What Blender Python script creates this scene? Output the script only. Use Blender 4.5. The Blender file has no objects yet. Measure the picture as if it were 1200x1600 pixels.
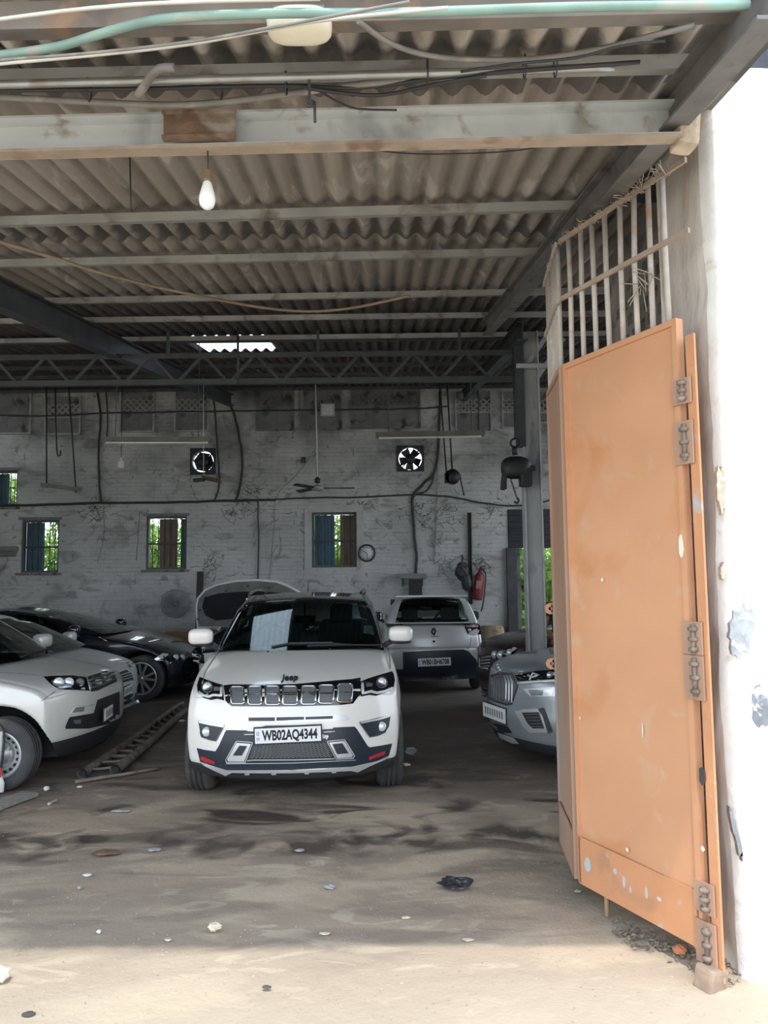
import bpy, bmesh, math, random
from mathutils import Vector, Matrix, Euler
from mathutils.bvhtree import BVHTree

R = math.radians
V = Vector
rnd = random.Random(7)
scn = bpy.context.scene
COL = scn.collection

# ------------------------------------------------------------------ camera
CAM_Z, FPX, PITCH, ROLL = 1.75, 1200.0, R(5.0), R(-0.6)
cam_d = bpy.data.cameras.new('camera')
cam_d.sensor_width = 36.0
cam_d.lens = 36.0 * FPX / 1600.0
cam_d.clip_end = 400
cam = bpy.data.objects.new('camera', cam_d)
COL.objects.link(cam)
CAM_M = Matrix.Translation((0, 0, CAM_Z)) @ Matrix.Rotation(R(90) + PITCH, 4, 'X') @ Matrix.Rotation(ROLL, 4, 'Z')
cam.matrix_world = CAM_M
scn.camera = cam
CAM_O = V((0, 0, CAM_Z))

# ------------------------------------------------------------------ sky, sun, exposure
world = bpy.data.worlds.new('sky')
scn.world = world
world.use_nodes = True
wn = world.node_tree
bgn = wn.nodes['Background']
wtc = wn.nodes.new('ShaderNodeTexCoord')
wsep = wn.nodes.new('ShaderNodeSeparateXYZ')
wramp = wn.nodes.new('ShaderNodeValToRGB')
wn.links.new(wtc.outputs['Generated'], wsep.inputs[0])
wn.links.new(wsep.outputs['Z'], wramp.inputs[0])
wramp.color_ramp.elements[0].color = (0.86, 0.92, 0.98, 1)
wramp.color_ramp.elements[1].color = (0.55, 0.74, 0.96, 1)
wn.links.new(wramp.outputs[0], bgn.inputs[0])
bgn.inputs[1].default_value = 2.3
SUN_EL, SUN_AZ = R(66), R(1)
sun_d = bpy.data.lights.new('sun', 'SUN')
sun_d.energy = 2.0
sun_d.angle = R(0.9)
sun_d.color = (1.0, 0.955, 0.88)
sun = bpy.data.objects.new('sun', sun_d)
COL.objects.link(sun)
sdir = V((math.sin(SUN_AZ) * math.cos(SUN_EL), -math.cos(SUN_AZ) * math.cos(SUN_EL), math.sin(SUN_EL)))
sun.rotation_euler = sdir.to_track_quat('Z', 'Y').to_euler()
sun.location = (6, -14, 22)
vs = scn.view_settings
vs.view_transform = 'Standard'
vs.look = 'None'
vs.gamma = 1.0
vs.use_curve_mapping = False
vs.exposure = 0.55
try:
    scn.cycles.max_bounces = 10
    scn.cycles.diffuse_bounces = 6
    scn.cycles.transparent_max_bounces = 12
    scn.cycles.caustics_reflective = False
    scn.cycles.caustics_refractive = False
except Exception:
    pass

# ------------------------------------------------------------------ where a sight line meets a plane of the place
def ray(px, py):
    d = V(((px - 600) / FPX, (800 - py) / FPX, -1.0))
    return (CAM_M.to_3x3() @ d).normalized()

def at(px, py, Y):
    d = ray(px, py)
    return CAM_O + d * (Y / d.y)

def gnd(px, py, z=0.0):
    d = ray(px, py)
    return CAM_O + d * ((z - CAM_Z) / d.z)

ROOF0, ROOFS = 3.36, 0.15
def roof_z(y):
    return ROOF0 + ROOFS * y

def onroof(px, py, dz=0.0):
    d = ray(px, py)
    t = (ROOF0 + dz - CAM_Z) / (d.z - ROOFS * d.y)
    return CAM_O + d * t

# ------------------------------------------------------------------ materials
MATS = {}
def mat(name, col, rough=0.6, metal=0.0, var=0.12, scale=6.0, bump=0.0, bscale=30.0, dirt=None, coat=0.0, spec=0.5, stretch=(1, 1, 1), fine=None):
    """principled material with noise in colour and relief; dirt = (colour, amount, scale)"""
    if name in MATS:
        return MATS[name]
    m = bpy.data.materials.new(name)
    m.use_nodes = True
    nt = m.node_tree
    b = nt.nodes['Principled BSDF']
    b.inputs['Roughness'].default_value = rough
    b.inputs['Metallic'].default_value = metal
    b.inputs['Specular IOR Level'].default_value = spec
    if coat:
        b.inputs['Coat Weight'].default_value = coat
        b.inputs['Coat Roughness'].default_value = 0.04
    tc = nt.nodes.new('ShaderNodeTexCoord')
    mp = nt.nodes.new('ShaderNodeMapping')
    mp.inputs['Scale'].default_value = stretch
    nt.links.new(tc.outputs['Object'], mp.inputs[0])
    def noise(s, det=5.0, dist=0.0):
        n = nt.nodes.new('ShaderNodeTexNoise')
        n.inputs['Scale'].default_value = s
        n.inputs['Detail'].default_value = det
        n.inputs['Distortion'].default_value = dist
        nt.links.new(mp.outputs[0], n.inputs['Vector'])
        return n
    def ramp(src, p0, c0, p1, c1):
        r = nt.nodes.new('ShaderNodeValToRGB')
        r.color_ramp.elements[0].position = p0
        r.color_ramp.elements[0].color = (*c0, 1)
        r.color_ramp.elements[1].position = p1
        r.color_ramp.elements[1].color = (*c1, 1)
        nt.links.new(src, r.inputs[0])
        return r.outputs[0]
    def mix(f, a, bb, mode='MIX'):
        x = nt.nodes.new('ShaderNodeMix')
        x.data_type = 'RGBA'
        x.blend_type = mode
        if isinstance(f, float):
            x.inputs[0].default_value = f
        else:
            nt.links.new(f, x.inputs[0])
        for sock, val in ((x.inputs[6], a), (x.inputs[7], bb)):
            if isinstance(val, tuple):
                sock.default_value = (*val, 1)
            else:
                nt.links.new(val, sock)
        return x.outputs[2]
    lo = tuple(c * (1 - var) for c in col)
    hi = tuple(min(1, c * (1 + var)) for c in col)
    out = ramp(noise(scale).outputs[0], 0.3, lo, 0.7, hi) if var else None
    if dirt:
        lst = dirt if isinstance(dirt, list) else [dirt]
        for (dc, amt, ds) in lst:
            k = ramp(noise(ds, 7.0, 0.6).outputs[0], 0.72 - 0.4 * amt, (0, 0, 0), 0.86 - 0.4 * amt, (1, 1, 1))
            out = mix(k, out if out is not None else tuple(col), tuple(dc))
    if out is not None:
        nt.links.new(out, b.inputs['Base Color'])
    else:
        b.inputs['Base Color'].default_value = (*col, 1)
    if bump:
        bn = nt.nodes.new('ShaderNodeBump')
        bn.inputs['Strength'].default_value = bump
        bn.inputs['Distance'].default_value = 0.02
        nt.links.new(noise(bscale, 6.0).outputs[0], bn.inputs['Height'])
        nt.links.new(bn.outputs[0], b.inputs['Normal'])
    m['_h'] = 1
    del m['_h']
    m.diffuse_color = (*col, 1)
    MATS[name] = m
    return m

def glass(name, tint, refl=0.06, rough=0.02):
    if name in MATS:
        return MATS[name]
    m = bpy.data.materials.new(name)
    m.use_nodes = True
    nt = m.node_tree
    nt.nodes.clear()
    o = nt.nodes.new('ShaderNodeOutputMaterial')
    t = nt.nodes.new('ShaderNodeBsdfTransparent')
    t.inputs[0].default_value = (*tint, 1)
    g = nt.nodes.new('ShaderNodeBsdfGlossy')
    g.inputs['Roughness'].default_value = rough
    g.inputs[0].default_value = (0.95, 1, 1, 1)
    f = nt.nodes.new('ShaderNodeFresnel')
    f.inputs[0].default_value = 1.5
    x = nt.nodes.new('ShaderNodeMixShader')
    nt.links.new(f.outputs[0], x.inputs[0])
    nt.links.new(t.outputs[0], x.inputs[1])
    nt.links.new(g.outputs[0], x.inputs[2])
    nt.links.new(x.outputs[0], o.inputs[0])
    MATS[name] = m
    return m

# ------------------------------------------------------------------ objects
MW = {}
def tag(o, label=None, cat=None, group=None, kind=None):
    if label: o['label'] = label
    if cat: o['category'] = cat
    if group: o['group'] = group
    if kind: o['kind'] = kind
    return o

def empty(name, loc=(0, 0, 0), rz=0.0, label=None, cat=None, group=None, kind=None, rot=None):
    o = bpy.data.objects.new(name, None)
    o.empty_display_size = 0.2
    COL.objects.link(o)
    o.location = loc
    o.rotation_euler = rot if rot else (0, 0, rz)
    MW[o] = Matrix.LocRotScale(V(loc), Euler(o.rotation_euler), None)
    return tag(o, label, cat, group, kind)

def mw(o):
    if o is None:
        return Matrix()
    if o in MW:
        return MW[o]
    return mw(o.parent)

class MB:
    """collects shapes into one mesh object; M places the next shapes"""
    def __init__(s, M=None):
        s.v, s.f, s.sm, s.mi = [], [], [], []
        s.M = M
        s.cur = 0
    def add(s, vs, fs, smooth=False):
        b = len(s.v)
        for p in vs:
            p = V(p)
            s.v.append(s.M @ p if s.M else p)
        for f in fs:
            s.f.append([b + i for i in f])
            s.sm.append(smooth)
            s.mi.append(s.cur)
    def box(s, c, size, rot=None, bev=0.0):
        hx, hy, hz = size[0] / 2, size[1] / 2, size[2] / 2
        c = V(c)
        if bev > 0:
            bev = min(bev, hx * .49, hy * .49, hz * .49)
            bm = bmesh.new()
            bmesh.ops.create_cube(bm, size=1.0)
            for v in bm.verts:
                v.co = V((v.co.x * 2 * hx, v.co.y * 2 * hy, v.co.z * 2 * hz))
            bmesh.ops.bevel(bm, geom=bm.edges[:], offset=bev, segments=2, affect='EDGES', profile=0.7)
            bm.verts.index_update()
            vs = [v.co.copy() for v in bm.verts]
            fs = [[v.index for v in f.verts] for f in bm.faces]
            bm.free()
        else:
            vs = [V((x, y, z)) for x in (-hx, hx) for y in (-hy, hy) for z in (-hz, hz)]
            fs = [(0, 1, 3, 2), (4, 6, 7, 5), (0, 4, 5, 1), (2, 3, 7, 6), (0, 2, 6, 4), (1, 5, 7, 3)]
        if rot is not None:
            Q = Euler(rot).to_matrix() if not isinstance(rot, Matrix) else rot
            vs = [Q @ v for v in vs]
        s.add([c + v for v in vs], fs, False)
        return s
    def bar(s, a, b, w, h, up=(0, 0, 1)):
        """rectangular bar from a to b, w across, h along up"""
        a, b = V(a), V(b)
        d = (b - a).normalized()
        up = V(up)
        if abs(d.dot(up)) > 0.98:
            up = V((0, 1, 0))
        x = d.cross(up).normalized()
        u = x.cross(d).normalized()
        vs = []
        for p in (a, b):
            for (i, j) in ((-1, -1), (1, -1), (1, 1), (-1, 1)):
                vs.append(p + x * (i * w / 2) + u * (j * h / 2))
        s.add(vs, [(0, 3, 2, 1), (4, 5, 6, 7), (0, 1, 5, 4), (1, 2, 6, 5), (2, 3, 7, 6), (3, 0, 4, 7)])
        return s
    def chan(s, a, b, prof, up=(0, 0, 1)):
        """open profile (list of (across, up)) closed polygon swept a->b"""
        a, b = V(a), V(b)
        d = (b - a).normalized()
        up = V(up)
        x = d.cross(up).normalized()
        u = x.cross(d).normalized()
        n = len(prof)
        vs = [p + x * i + u * j for p in (a, b) for (i, j) in prof]
        fs = [(i, (i + 1) % n, n + (i + 1) % n, n + i) for i in range(n)]
        fs += [tuple(range(n))[::-1], tuple(range(n, 2 * n))]
        s.add(vs, fs)
        return s
    def tube(s, pts, r, n=6, cap=True, smooth=True):
        pts = [V(p) for p in pts]
        k = len(pts)
        rs = r if isinstance(r, (list, tuple)) else [r] * k
        vs, fs = [], []
        prev = None
        for i, p in enumerate(pts):
            d = (pts[min(i + 1, k - 1)] - pts[max(i - 1, 0)])
            if d.length < 1e-9:
                d = V((0, 0, 1))
            d.normalize()
            if prev is None:
                a = V((0, 0, 1)) if abs(d.z) < 0.9 else V((1, 0, 0))
                x = d.cross(a).normalized()
            else:
                x = (prev - d * prev.dot(d))
                x = x.normalized() if x.length > 1e-6 else d.orthogonal().normalized()
            prev = x
            y = d.cross(x)
            for j in range(n):
                t = 2 * math.pi * j / n
                vs.append(p + (x * math.cos(t) + y * math.sin(t)) * rs[i])
        for i in range(k - 1):
            for j in range(n):
                fs.append((i * n + j, i * n + (j + 1) % n, (i + 1) * n + (j + 1) % n, (i + 1) * n + j))
        s.add(vs, fs, smooth)
        if cap:
            b = len(s.v) - len(vs)
            s.f.append([b + j for j in range(n)][::-1]); s.sm.append(False); s.mi.append(s.cur)
            s.f.append([b + (k - 1) * n + j for j in range(n)]); s.sm.append(False); s.mi.append(s.cur)
        return s
    def lathe(s, prof, c=(0, 0, 0), axis=(0, 0, 1), n=24, smooth=True):
        """prof: list of (radius, along)"""
        ax = V(axis).normalized()
        x = ax.orthogonal().normalized()
        y = ax.cross(x)
        c = V(c)
        vs, fs = [], []
        m = len(prof)
        for j in range(n):
            t = 2 * math.pi * j / n
            dd = x * math.cos(t) + y * math.sin(t)
            for (r, h) in prof:
                vs.append(c + dd * r + ax * h)
        for j in range(n):
            k = (j + 1) % n
            for i in range(m - 1):
                fs.append((j * m + i, k * m + i, k * m + i + 1, j * m + i + 1))
        s.add(vs, fs, smooth)
        return s
    def prism(s, poly, depth, M):
        """polygon in xy, extruded along +z by depth, placed with M"""
        n = len(poly)
        vs = [M @ V((p[0], p[1], 0)) for p in poly] + [M @ V((p[0], p[1], depth)) for p in poly]
        fs = [tuple(range(n))[::-1], tuple(range(n, 2 * n))]
        fs += [(i, (i + 1) % n, n + (i + 1) % n, n + i) for i in range(n)]
        s.add(vs, fs)
        return s
    def blob(s, c, rad, rot=None, n=10, jit=0.0, p=2.0):
        """ellipsoid / superellipsoid"""
        c = V(c)
        vs, fs = [], []
        m = n
        Q = Euler(rot).to_matrix() if rot else Matrix.Identity(3)
        def sp(x):
            return math.copysign(abs(x) ** (2.0 / p), x)
        for i in range(m + 1):
            th = math.pi * i / m
            for j in range(2 * n):
                ph = math.pi * j / n
                q = V((rad[0] * sp(math.sin(th)) * sp(math.cos(ph)), rad[1] * sp(math.sin(th)) * sp(math.sin(ph)), rad[2] * sp(math.cos(th))))
                if jit:
                    q *= 1 + rnd.uniform(-jit, jit)
                vs.append(c + Q @ q)
        k = 2 * n
        for i in range(m):
            for j in range(k):
                fs.append((i * k + j, (i + 1) * k + j, (i + 1) * k + (j + 1) % k, i * k + (j + 1) % k))
        s.add(vs, fs, jit < 0.05)
        return s
    def mesh(s, name, mats, inv=None):
        me = bpy.data.meshes.new(name)
        vv = [inv @ v for v in s.v] if inv else s.v
        me.from_pydata([tuple(v) for v in vv], [], s.f)
        for m in (mats if isinstance(mats, (list, tuple)) else [mats]):
            me.materials.append(m)
        me.polygons.foreach_set('use_smooth', s.sm)
        if any(s.mi):
            me.polygons.foreach_set('material_index', s.mi)
        me.update()
        return me
    def build(s, name, mats, parent=None, label=None, cat=None, group=None, kind=None, world=False, loc=None):
        inv = None
        if parent is not None and world:
            inv = mw(parent).inverted()
        if loc is not None and parent is None:
            inv = Matrix.Translation(-V(loc))
        o = bpy.data.objects.new(name, s.mesh(name, mats, inv))
        COL.objects.link(o)
        o.parent = parent
        if loc is not None and parent is None:
            o.location = loc
            MW[o] = Matrix.Translation(V(loc))
        return tag(o, label, cat, group, kind)

def link_copy(o, parent=None, loc=None, name=None):
    c = o.copy()
    COL.objects.link(c)
    c.parent = parent
    if loc is not None:
        c.location = loc
    return c

def copy_tree(o, parent=None):
    c = o.copy()
    COL.objects.link(c)
    c.parent = parent
    for ch in list(o.children):
        copy_tree(ch, c)
    return c

def catmull(pts, k=6):
    pts = [V(p) for p in pts]
    if len(pts) < 3:
        return pts
    out = []
    for i in range(len(pts) - 1):
        p0 = pts[max(i - 1, 0)]; p1 = pts[i]; p2 = pts[i + 1]; p3 = pts[min(i + 2, len(pts) - 1)]
        for j in range(k):
            t = j / k
            out.append(0.5 * ((2 * p1) + (p2 - p0) * t + (2 * p0 - 5 * p1 + 4 * p2 - p3) * t * t + (3 * p1 - p0 - 3 * p2 + p3) * t ** 3))
    out.append(pts[-1])
    return out

def sag(a, b, s, k=10):
    a, b = V(a), V(b)
    return [a.lerp(b, i / k) - V((0, 0, s * 4 * (i / k) * (1 - i / k))) for i in range(k + 1)]

def interp(tab, x):
    if x <= tab[0][0]:
        return tab[0][1]
    for (a, b) in zip(tab, tab[1:]):
        if x <= b[0]:
            t = (x - a[0]) / (b[0] - a[0])
            return a[1] + (b[1] - a[1]) * t
    return tab[-1][1]

def text_mesh(name, txt, size, M, material, parent, depth=0.002, world=True, sx=1.0, bold=0.0, label=None, width=None):
    """lettering as a solid mesh; M maps text plane xy (z outward) into place; centred"""
    cu = bpy.data.curves.new(name, 'FONT')
    cu.body = txt
    cu.size = size
    cu.extrude = depth
    cu.offset = bold
    cu.align_x = 'CENTER'
    cu.align_y = 'CENTER'
    cu.resolution_u = 3
    tmp = bpy.data.objects.new(name, cu)
    COL.objects.link(tmp)
    dg = bpy.context.evaluated_depsgraph_get()
    me = bpy.data.meshes.new_from_object(tmp.evaluated_get(dg))
    bpy.data.objects.remove(tmp)
    bpy.data.curves.remove(cu)
    if width:
        xs = [v.co.x for v in me.vertices]
        sx = width / (max(xs) - min(xs))
    T = (mw(parent).inverted() @ M) if (parent is not None and world) else M
    for v in me.vertices:
        v.co = T @ V((v.co.x * sx, v.co.y, v.co.z))
    me.materials.clear()
    me.materials.append(material)
    o = bpy.data.objects.new(name, me)
    COL.objects.link(o)
    o.parent = parent
    if label: o['label'] = label
    return o
# ================================================================== materials of the place
def m_floor():
    m = bpy.data.materials.new('packed_earth_floor')
    m.use_nodes = True
    nt = m.node_tree
    b = nt.nodes['Principled BSDF']
    N = nt.nodes.new
    L = nt.links.new
    tc = N('ShaderNodeTexCoord')
    sep = N('ShaderNodeSeparateXYZ'); L(tc.outputs['Object'], sep.inputs[0])
    def noise(s, det, dist=0.0, st=(1, 1, 1)):
        mp = N('ShaderNodeMapping'); mp.inputs['Scale'].default_value = st
        L(tc.outputs['Object'], mp.inputs[0])
        n = N('ShaderNodeTexNoise'); n.inputs['Scale'].default_value = s; n.inputs['Detail'].default_value = det
        n.inputs['Distortion'].default_value = dist
        L(mp.outputs[0], n.inputs['Vector'])
        return n.outputs[0]
    def rng(src, a, bb, c=0.0, d=1.0):
        r = N('ShaderNodeMapRange'); r.inputs[1].default_value = a; r.inputs[2].default_value = bb
        r.inputs[3].default_value = c; r.inputs[4].default_value = d
        L(src, r.inputs[0]); return r.outputs[0]
    def math_(op, a, bb):
        x = N('ShaderNodeMath'); x.operation = op
        for i, q in enumerate((a, bb)):
            if isinstance(q, float): x.inputs[i].default_value = q
            else: L(q, x.inputs[i])
        return x.outputs[0]
    def mix(f, a, bb):
        x = N('ShaderNodeMix'); x.data_type = 'RGBA'
        if isinstance(f, float): x.inputs[0].default_value = f
        else: L(f, x.inputs[0])
        for sck, q in ((x.inputs[6], a), (x.inputs[7], bb)):
            if isinstance(q, tuple): sck.default_value = (*q, 1)
            else: L(q, sck)
        return x.outputs[2]
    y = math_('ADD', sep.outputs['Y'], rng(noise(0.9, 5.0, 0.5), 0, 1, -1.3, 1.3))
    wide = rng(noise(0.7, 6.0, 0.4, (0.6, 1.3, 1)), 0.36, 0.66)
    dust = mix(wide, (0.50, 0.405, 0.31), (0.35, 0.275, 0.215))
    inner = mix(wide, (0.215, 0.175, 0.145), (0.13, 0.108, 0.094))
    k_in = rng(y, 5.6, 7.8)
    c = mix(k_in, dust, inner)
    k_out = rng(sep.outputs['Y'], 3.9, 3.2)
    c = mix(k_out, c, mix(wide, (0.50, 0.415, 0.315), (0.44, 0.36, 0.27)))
    # scuffs, lighter scrapes of dust
    sc = rng(noise(4.2, 9.0, 1.6, (0.5, 1.3, 1)), 0.57, 0.63)
    c = mix(math_('MULTIPLY', math_('MULTIPLY', sc, math_('MULTIPLY', rng(sep.outputs['Y'], 3.3, 3.7, 0.25, 1.0), rng(sep.outputs['Y'], 8.0, 5.5, 0.2, 1.0))), 0.6), c, (0.60, 0.50, 0.39))
    bare = math_('MULTIPLY', rng(noise(0.95, 8.0, 0.7, (0.8, 1.6, 1)), 0.54, 0.60), rng(sep.outputs['Y'], 7.2, 5.6))
    c = mix(math_('MULTIPLY', bare, 0.6), c, (0.56, 0.46, 0.34))
    # oil and damp
    oil = rng(noise(1.5, 7.0, 1.0, (0.75, 1.5, 1)), 0.53, 0.63)
    band = math_('MULTIPLY', rng(sep.outputs['Y'], 4.6, 5.4), rng(sep.outputs['Y'], 13.0, 7.0))
    c = mix(math_('MULTIPLY', math_('MULTIPLY', oil, band), 0.85), c, (0.050, 0.042, 0.038))
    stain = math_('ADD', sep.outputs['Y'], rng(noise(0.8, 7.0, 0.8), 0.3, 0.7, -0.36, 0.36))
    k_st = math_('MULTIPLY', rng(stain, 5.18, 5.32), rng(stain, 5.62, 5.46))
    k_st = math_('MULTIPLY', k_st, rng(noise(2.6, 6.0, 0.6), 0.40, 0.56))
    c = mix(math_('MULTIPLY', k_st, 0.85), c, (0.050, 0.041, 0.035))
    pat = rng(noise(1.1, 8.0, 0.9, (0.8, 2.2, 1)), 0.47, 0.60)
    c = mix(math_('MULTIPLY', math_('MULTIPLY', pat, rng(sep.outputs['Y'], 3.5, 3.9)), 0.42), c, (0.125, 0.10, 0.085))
    # grit
    gr = rng(noise(42.0, 3.0), 0.68, 0.76)
    c = mix(math_('MULTIPLY', gr, 0.5), c, (0.20, 0.165, 0.135))
    gl = rng(noise(26.0, 2.0), 0.73, 0.76)
    c = mix(math_('MULTIPLY', gl, 0.5), c, (0.66, 0.60, 0.50))
    L(c, b.inputs['Base Color'])
    ro = rng(math_('MULTIPLY', oil, band), 0.0, 1.0, 0.92, 0.45)
    L(ro, b.inputs['Roughness'])
    b.inputs['Specular IOR Level'].default_value = 0.3
    bp = N('ShaderNodeBump'); bp.inputs['Strength'].default_value = 0.35; bp.inputs['Distance'].default_value = 0.02
    L(math_('ADD', noise(9.0, 8.0), math_('MULTIPLY', noise(50.0, 4.0), 0.4)), bp.inputs['Height'])
    L(bp.outputs[0], b.inputs['Normal'])
    return m

def m_wall():
    m = bpy.data.materials.new('old_whitewash')
    m.use_nodes = True
    nt = m.node_tree
    b = nt.nodes['Principled BSDF']
    N = nt.nodes.new
    L = nt.links.new
    tc = N('ShaderNodeTexCoord')
    mp0 = N('ShaderNodeMapping'); mp0.inputs['Rotation'].default_value = (R(90), 0, 0)
    L(tc.outputs['Object'], mp0.inputs[0])
    sep = N('ShaderNodeSeparateXYZ'); L(tc.outputs['Object'], sep.inputs[0])
    def noise(s, det, dist=0.0, st=(1, 1, 1)):
        mp = N('ShaderNodeMapping'); mp.inputs['Scale'].default_value = st
        L(tc.outputs['Object'], mp.inputs[0])
        n = N('ShaderNodeTexNoise'); n.inputs['Scale'].default_value = s; n.inputs['Detail'].default_value = det
        n.inputs['Distortion'].default_value = dist
        L(mp.outputs[0], n.inputs['Vector'])
        return n.outputs[0]
    def rng(src, a, bb, c=0.0, d=1.0):
        r = N('ShaderNodeMapRange'); r.inputs[1].default_value = a; r.inputs[2].default_value = bb
        r.inputs[3].default_value = c; r.inputs[4].default_value = d
        L(src, r.inputs[0]); return r.outputs[0]
    def mul(a, k):
        x = N('ShaderNodeMath'); x.operation = 'MULTIPLY'
        for i, q in enumerate((a, k)):
            if isinstance(q, float): x.inputs[i].default_value = q
            else: L(q, x.inputs[i])
        return x.outputs[0]
    def mix(f, a, bb):
        x = N('ShaderNodeMix'); x.data_type = 'RGBA'
        L(f, x.inputs[0])
        for sck, q in ((x.inputs[6], a), (x.inputs[7], bb)):
            if isinstance(q, tuple): sck.default_value = (*q, 1)
            else: L(q, sck)
        return x.outputs[2]
    c = mix(rng(noise(0.8, 6.0), 0.35, 0.65), (0.56, 0.57, 0.56), (0.42, 0.435, 0.43))
    c = mix(mul(rng(noise(2.2, 8.0, 0.8, (0.8, 1, 1.6)), 0.54, 0.66), 0.75), c, (0.27, 0.27, 0.26))
    # soot streaks and cobweb grime, then shade painted up high
    c = mix(mul(rng(noise(2.4, 10.0, 3.2, (1.0, 1, 0.8)), 0.62, 0.70), 0.55), c, (0.12, 0.12, 0.12))
    c = mix(mul(rng(noise(4.2, 10.0, 1.2, (0.45, 1, 3.6)), 0.60, 0.67), 0.32), c, (0.16, 0.155, 0.15))
    c = mix(mul(rng(noise(1.2, 4.0), 0.4, 0.7), mul(rng(sep.outputs['Z'], 3.3, 4.9), 0.9)), c, (0.10, 0.108, 0.115))  # dimness below the roof put into the colour of the upper wall
    # old ochre dado showing low down
    c = mix(mul(rng(noise(1.6, 5.0), 0.38, 0.5), rng(sep.outputs['Z'], 0.80, 0.68, 0.0, 0.9)), c, (0.36, 0.19, 0.075))
    L(c, b.inputs['Base Color'])
    b.inputs['Roughness'].default_value = 0.9
    b.inputs['Specular IOR Level'].default_value = 0.15
    br = N('ShaderNodeTexBrick'); br.inputs['Scale'].default_value = 1.0
    br.inputs['Brick Width'].default_value = 0.26; br.inputs['Row Height'].default_value = 0.085
    br.inputs['Mortar Size'].default_value = 0.010
    br.inputs['Mortar Smooth'].default_value = 0.6
    br.inputs['Color1'].default_value = (1, 1, 1, 1); br.inputs['Color2'].default_value = (0.9, 0.9, 0.9, 1)
    br.inputs['Mortar'].default_value = (0.2, 0.2, 0.2, 1)
    L(mp0.outputs[0], br.inputs['Vector'])
    ad = N('ShaderNodeMath'); ad.operation = 'ADD'
    L(mul(br.outputs[0], 0.5), ad.inputs[0]); L(noise(6.0, 8.0), ad.inputs[1])
    bp = N('ShaderNodeBump'); bp.inputs['Strength'].default_value = 0.6; bp.inputs['Distance'].default_value = 0.03
    L(ad.outputs[0], bp.inputs['Height']); L(bp.outputs[0], b.inputs['Normal'])
    return m

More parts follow.
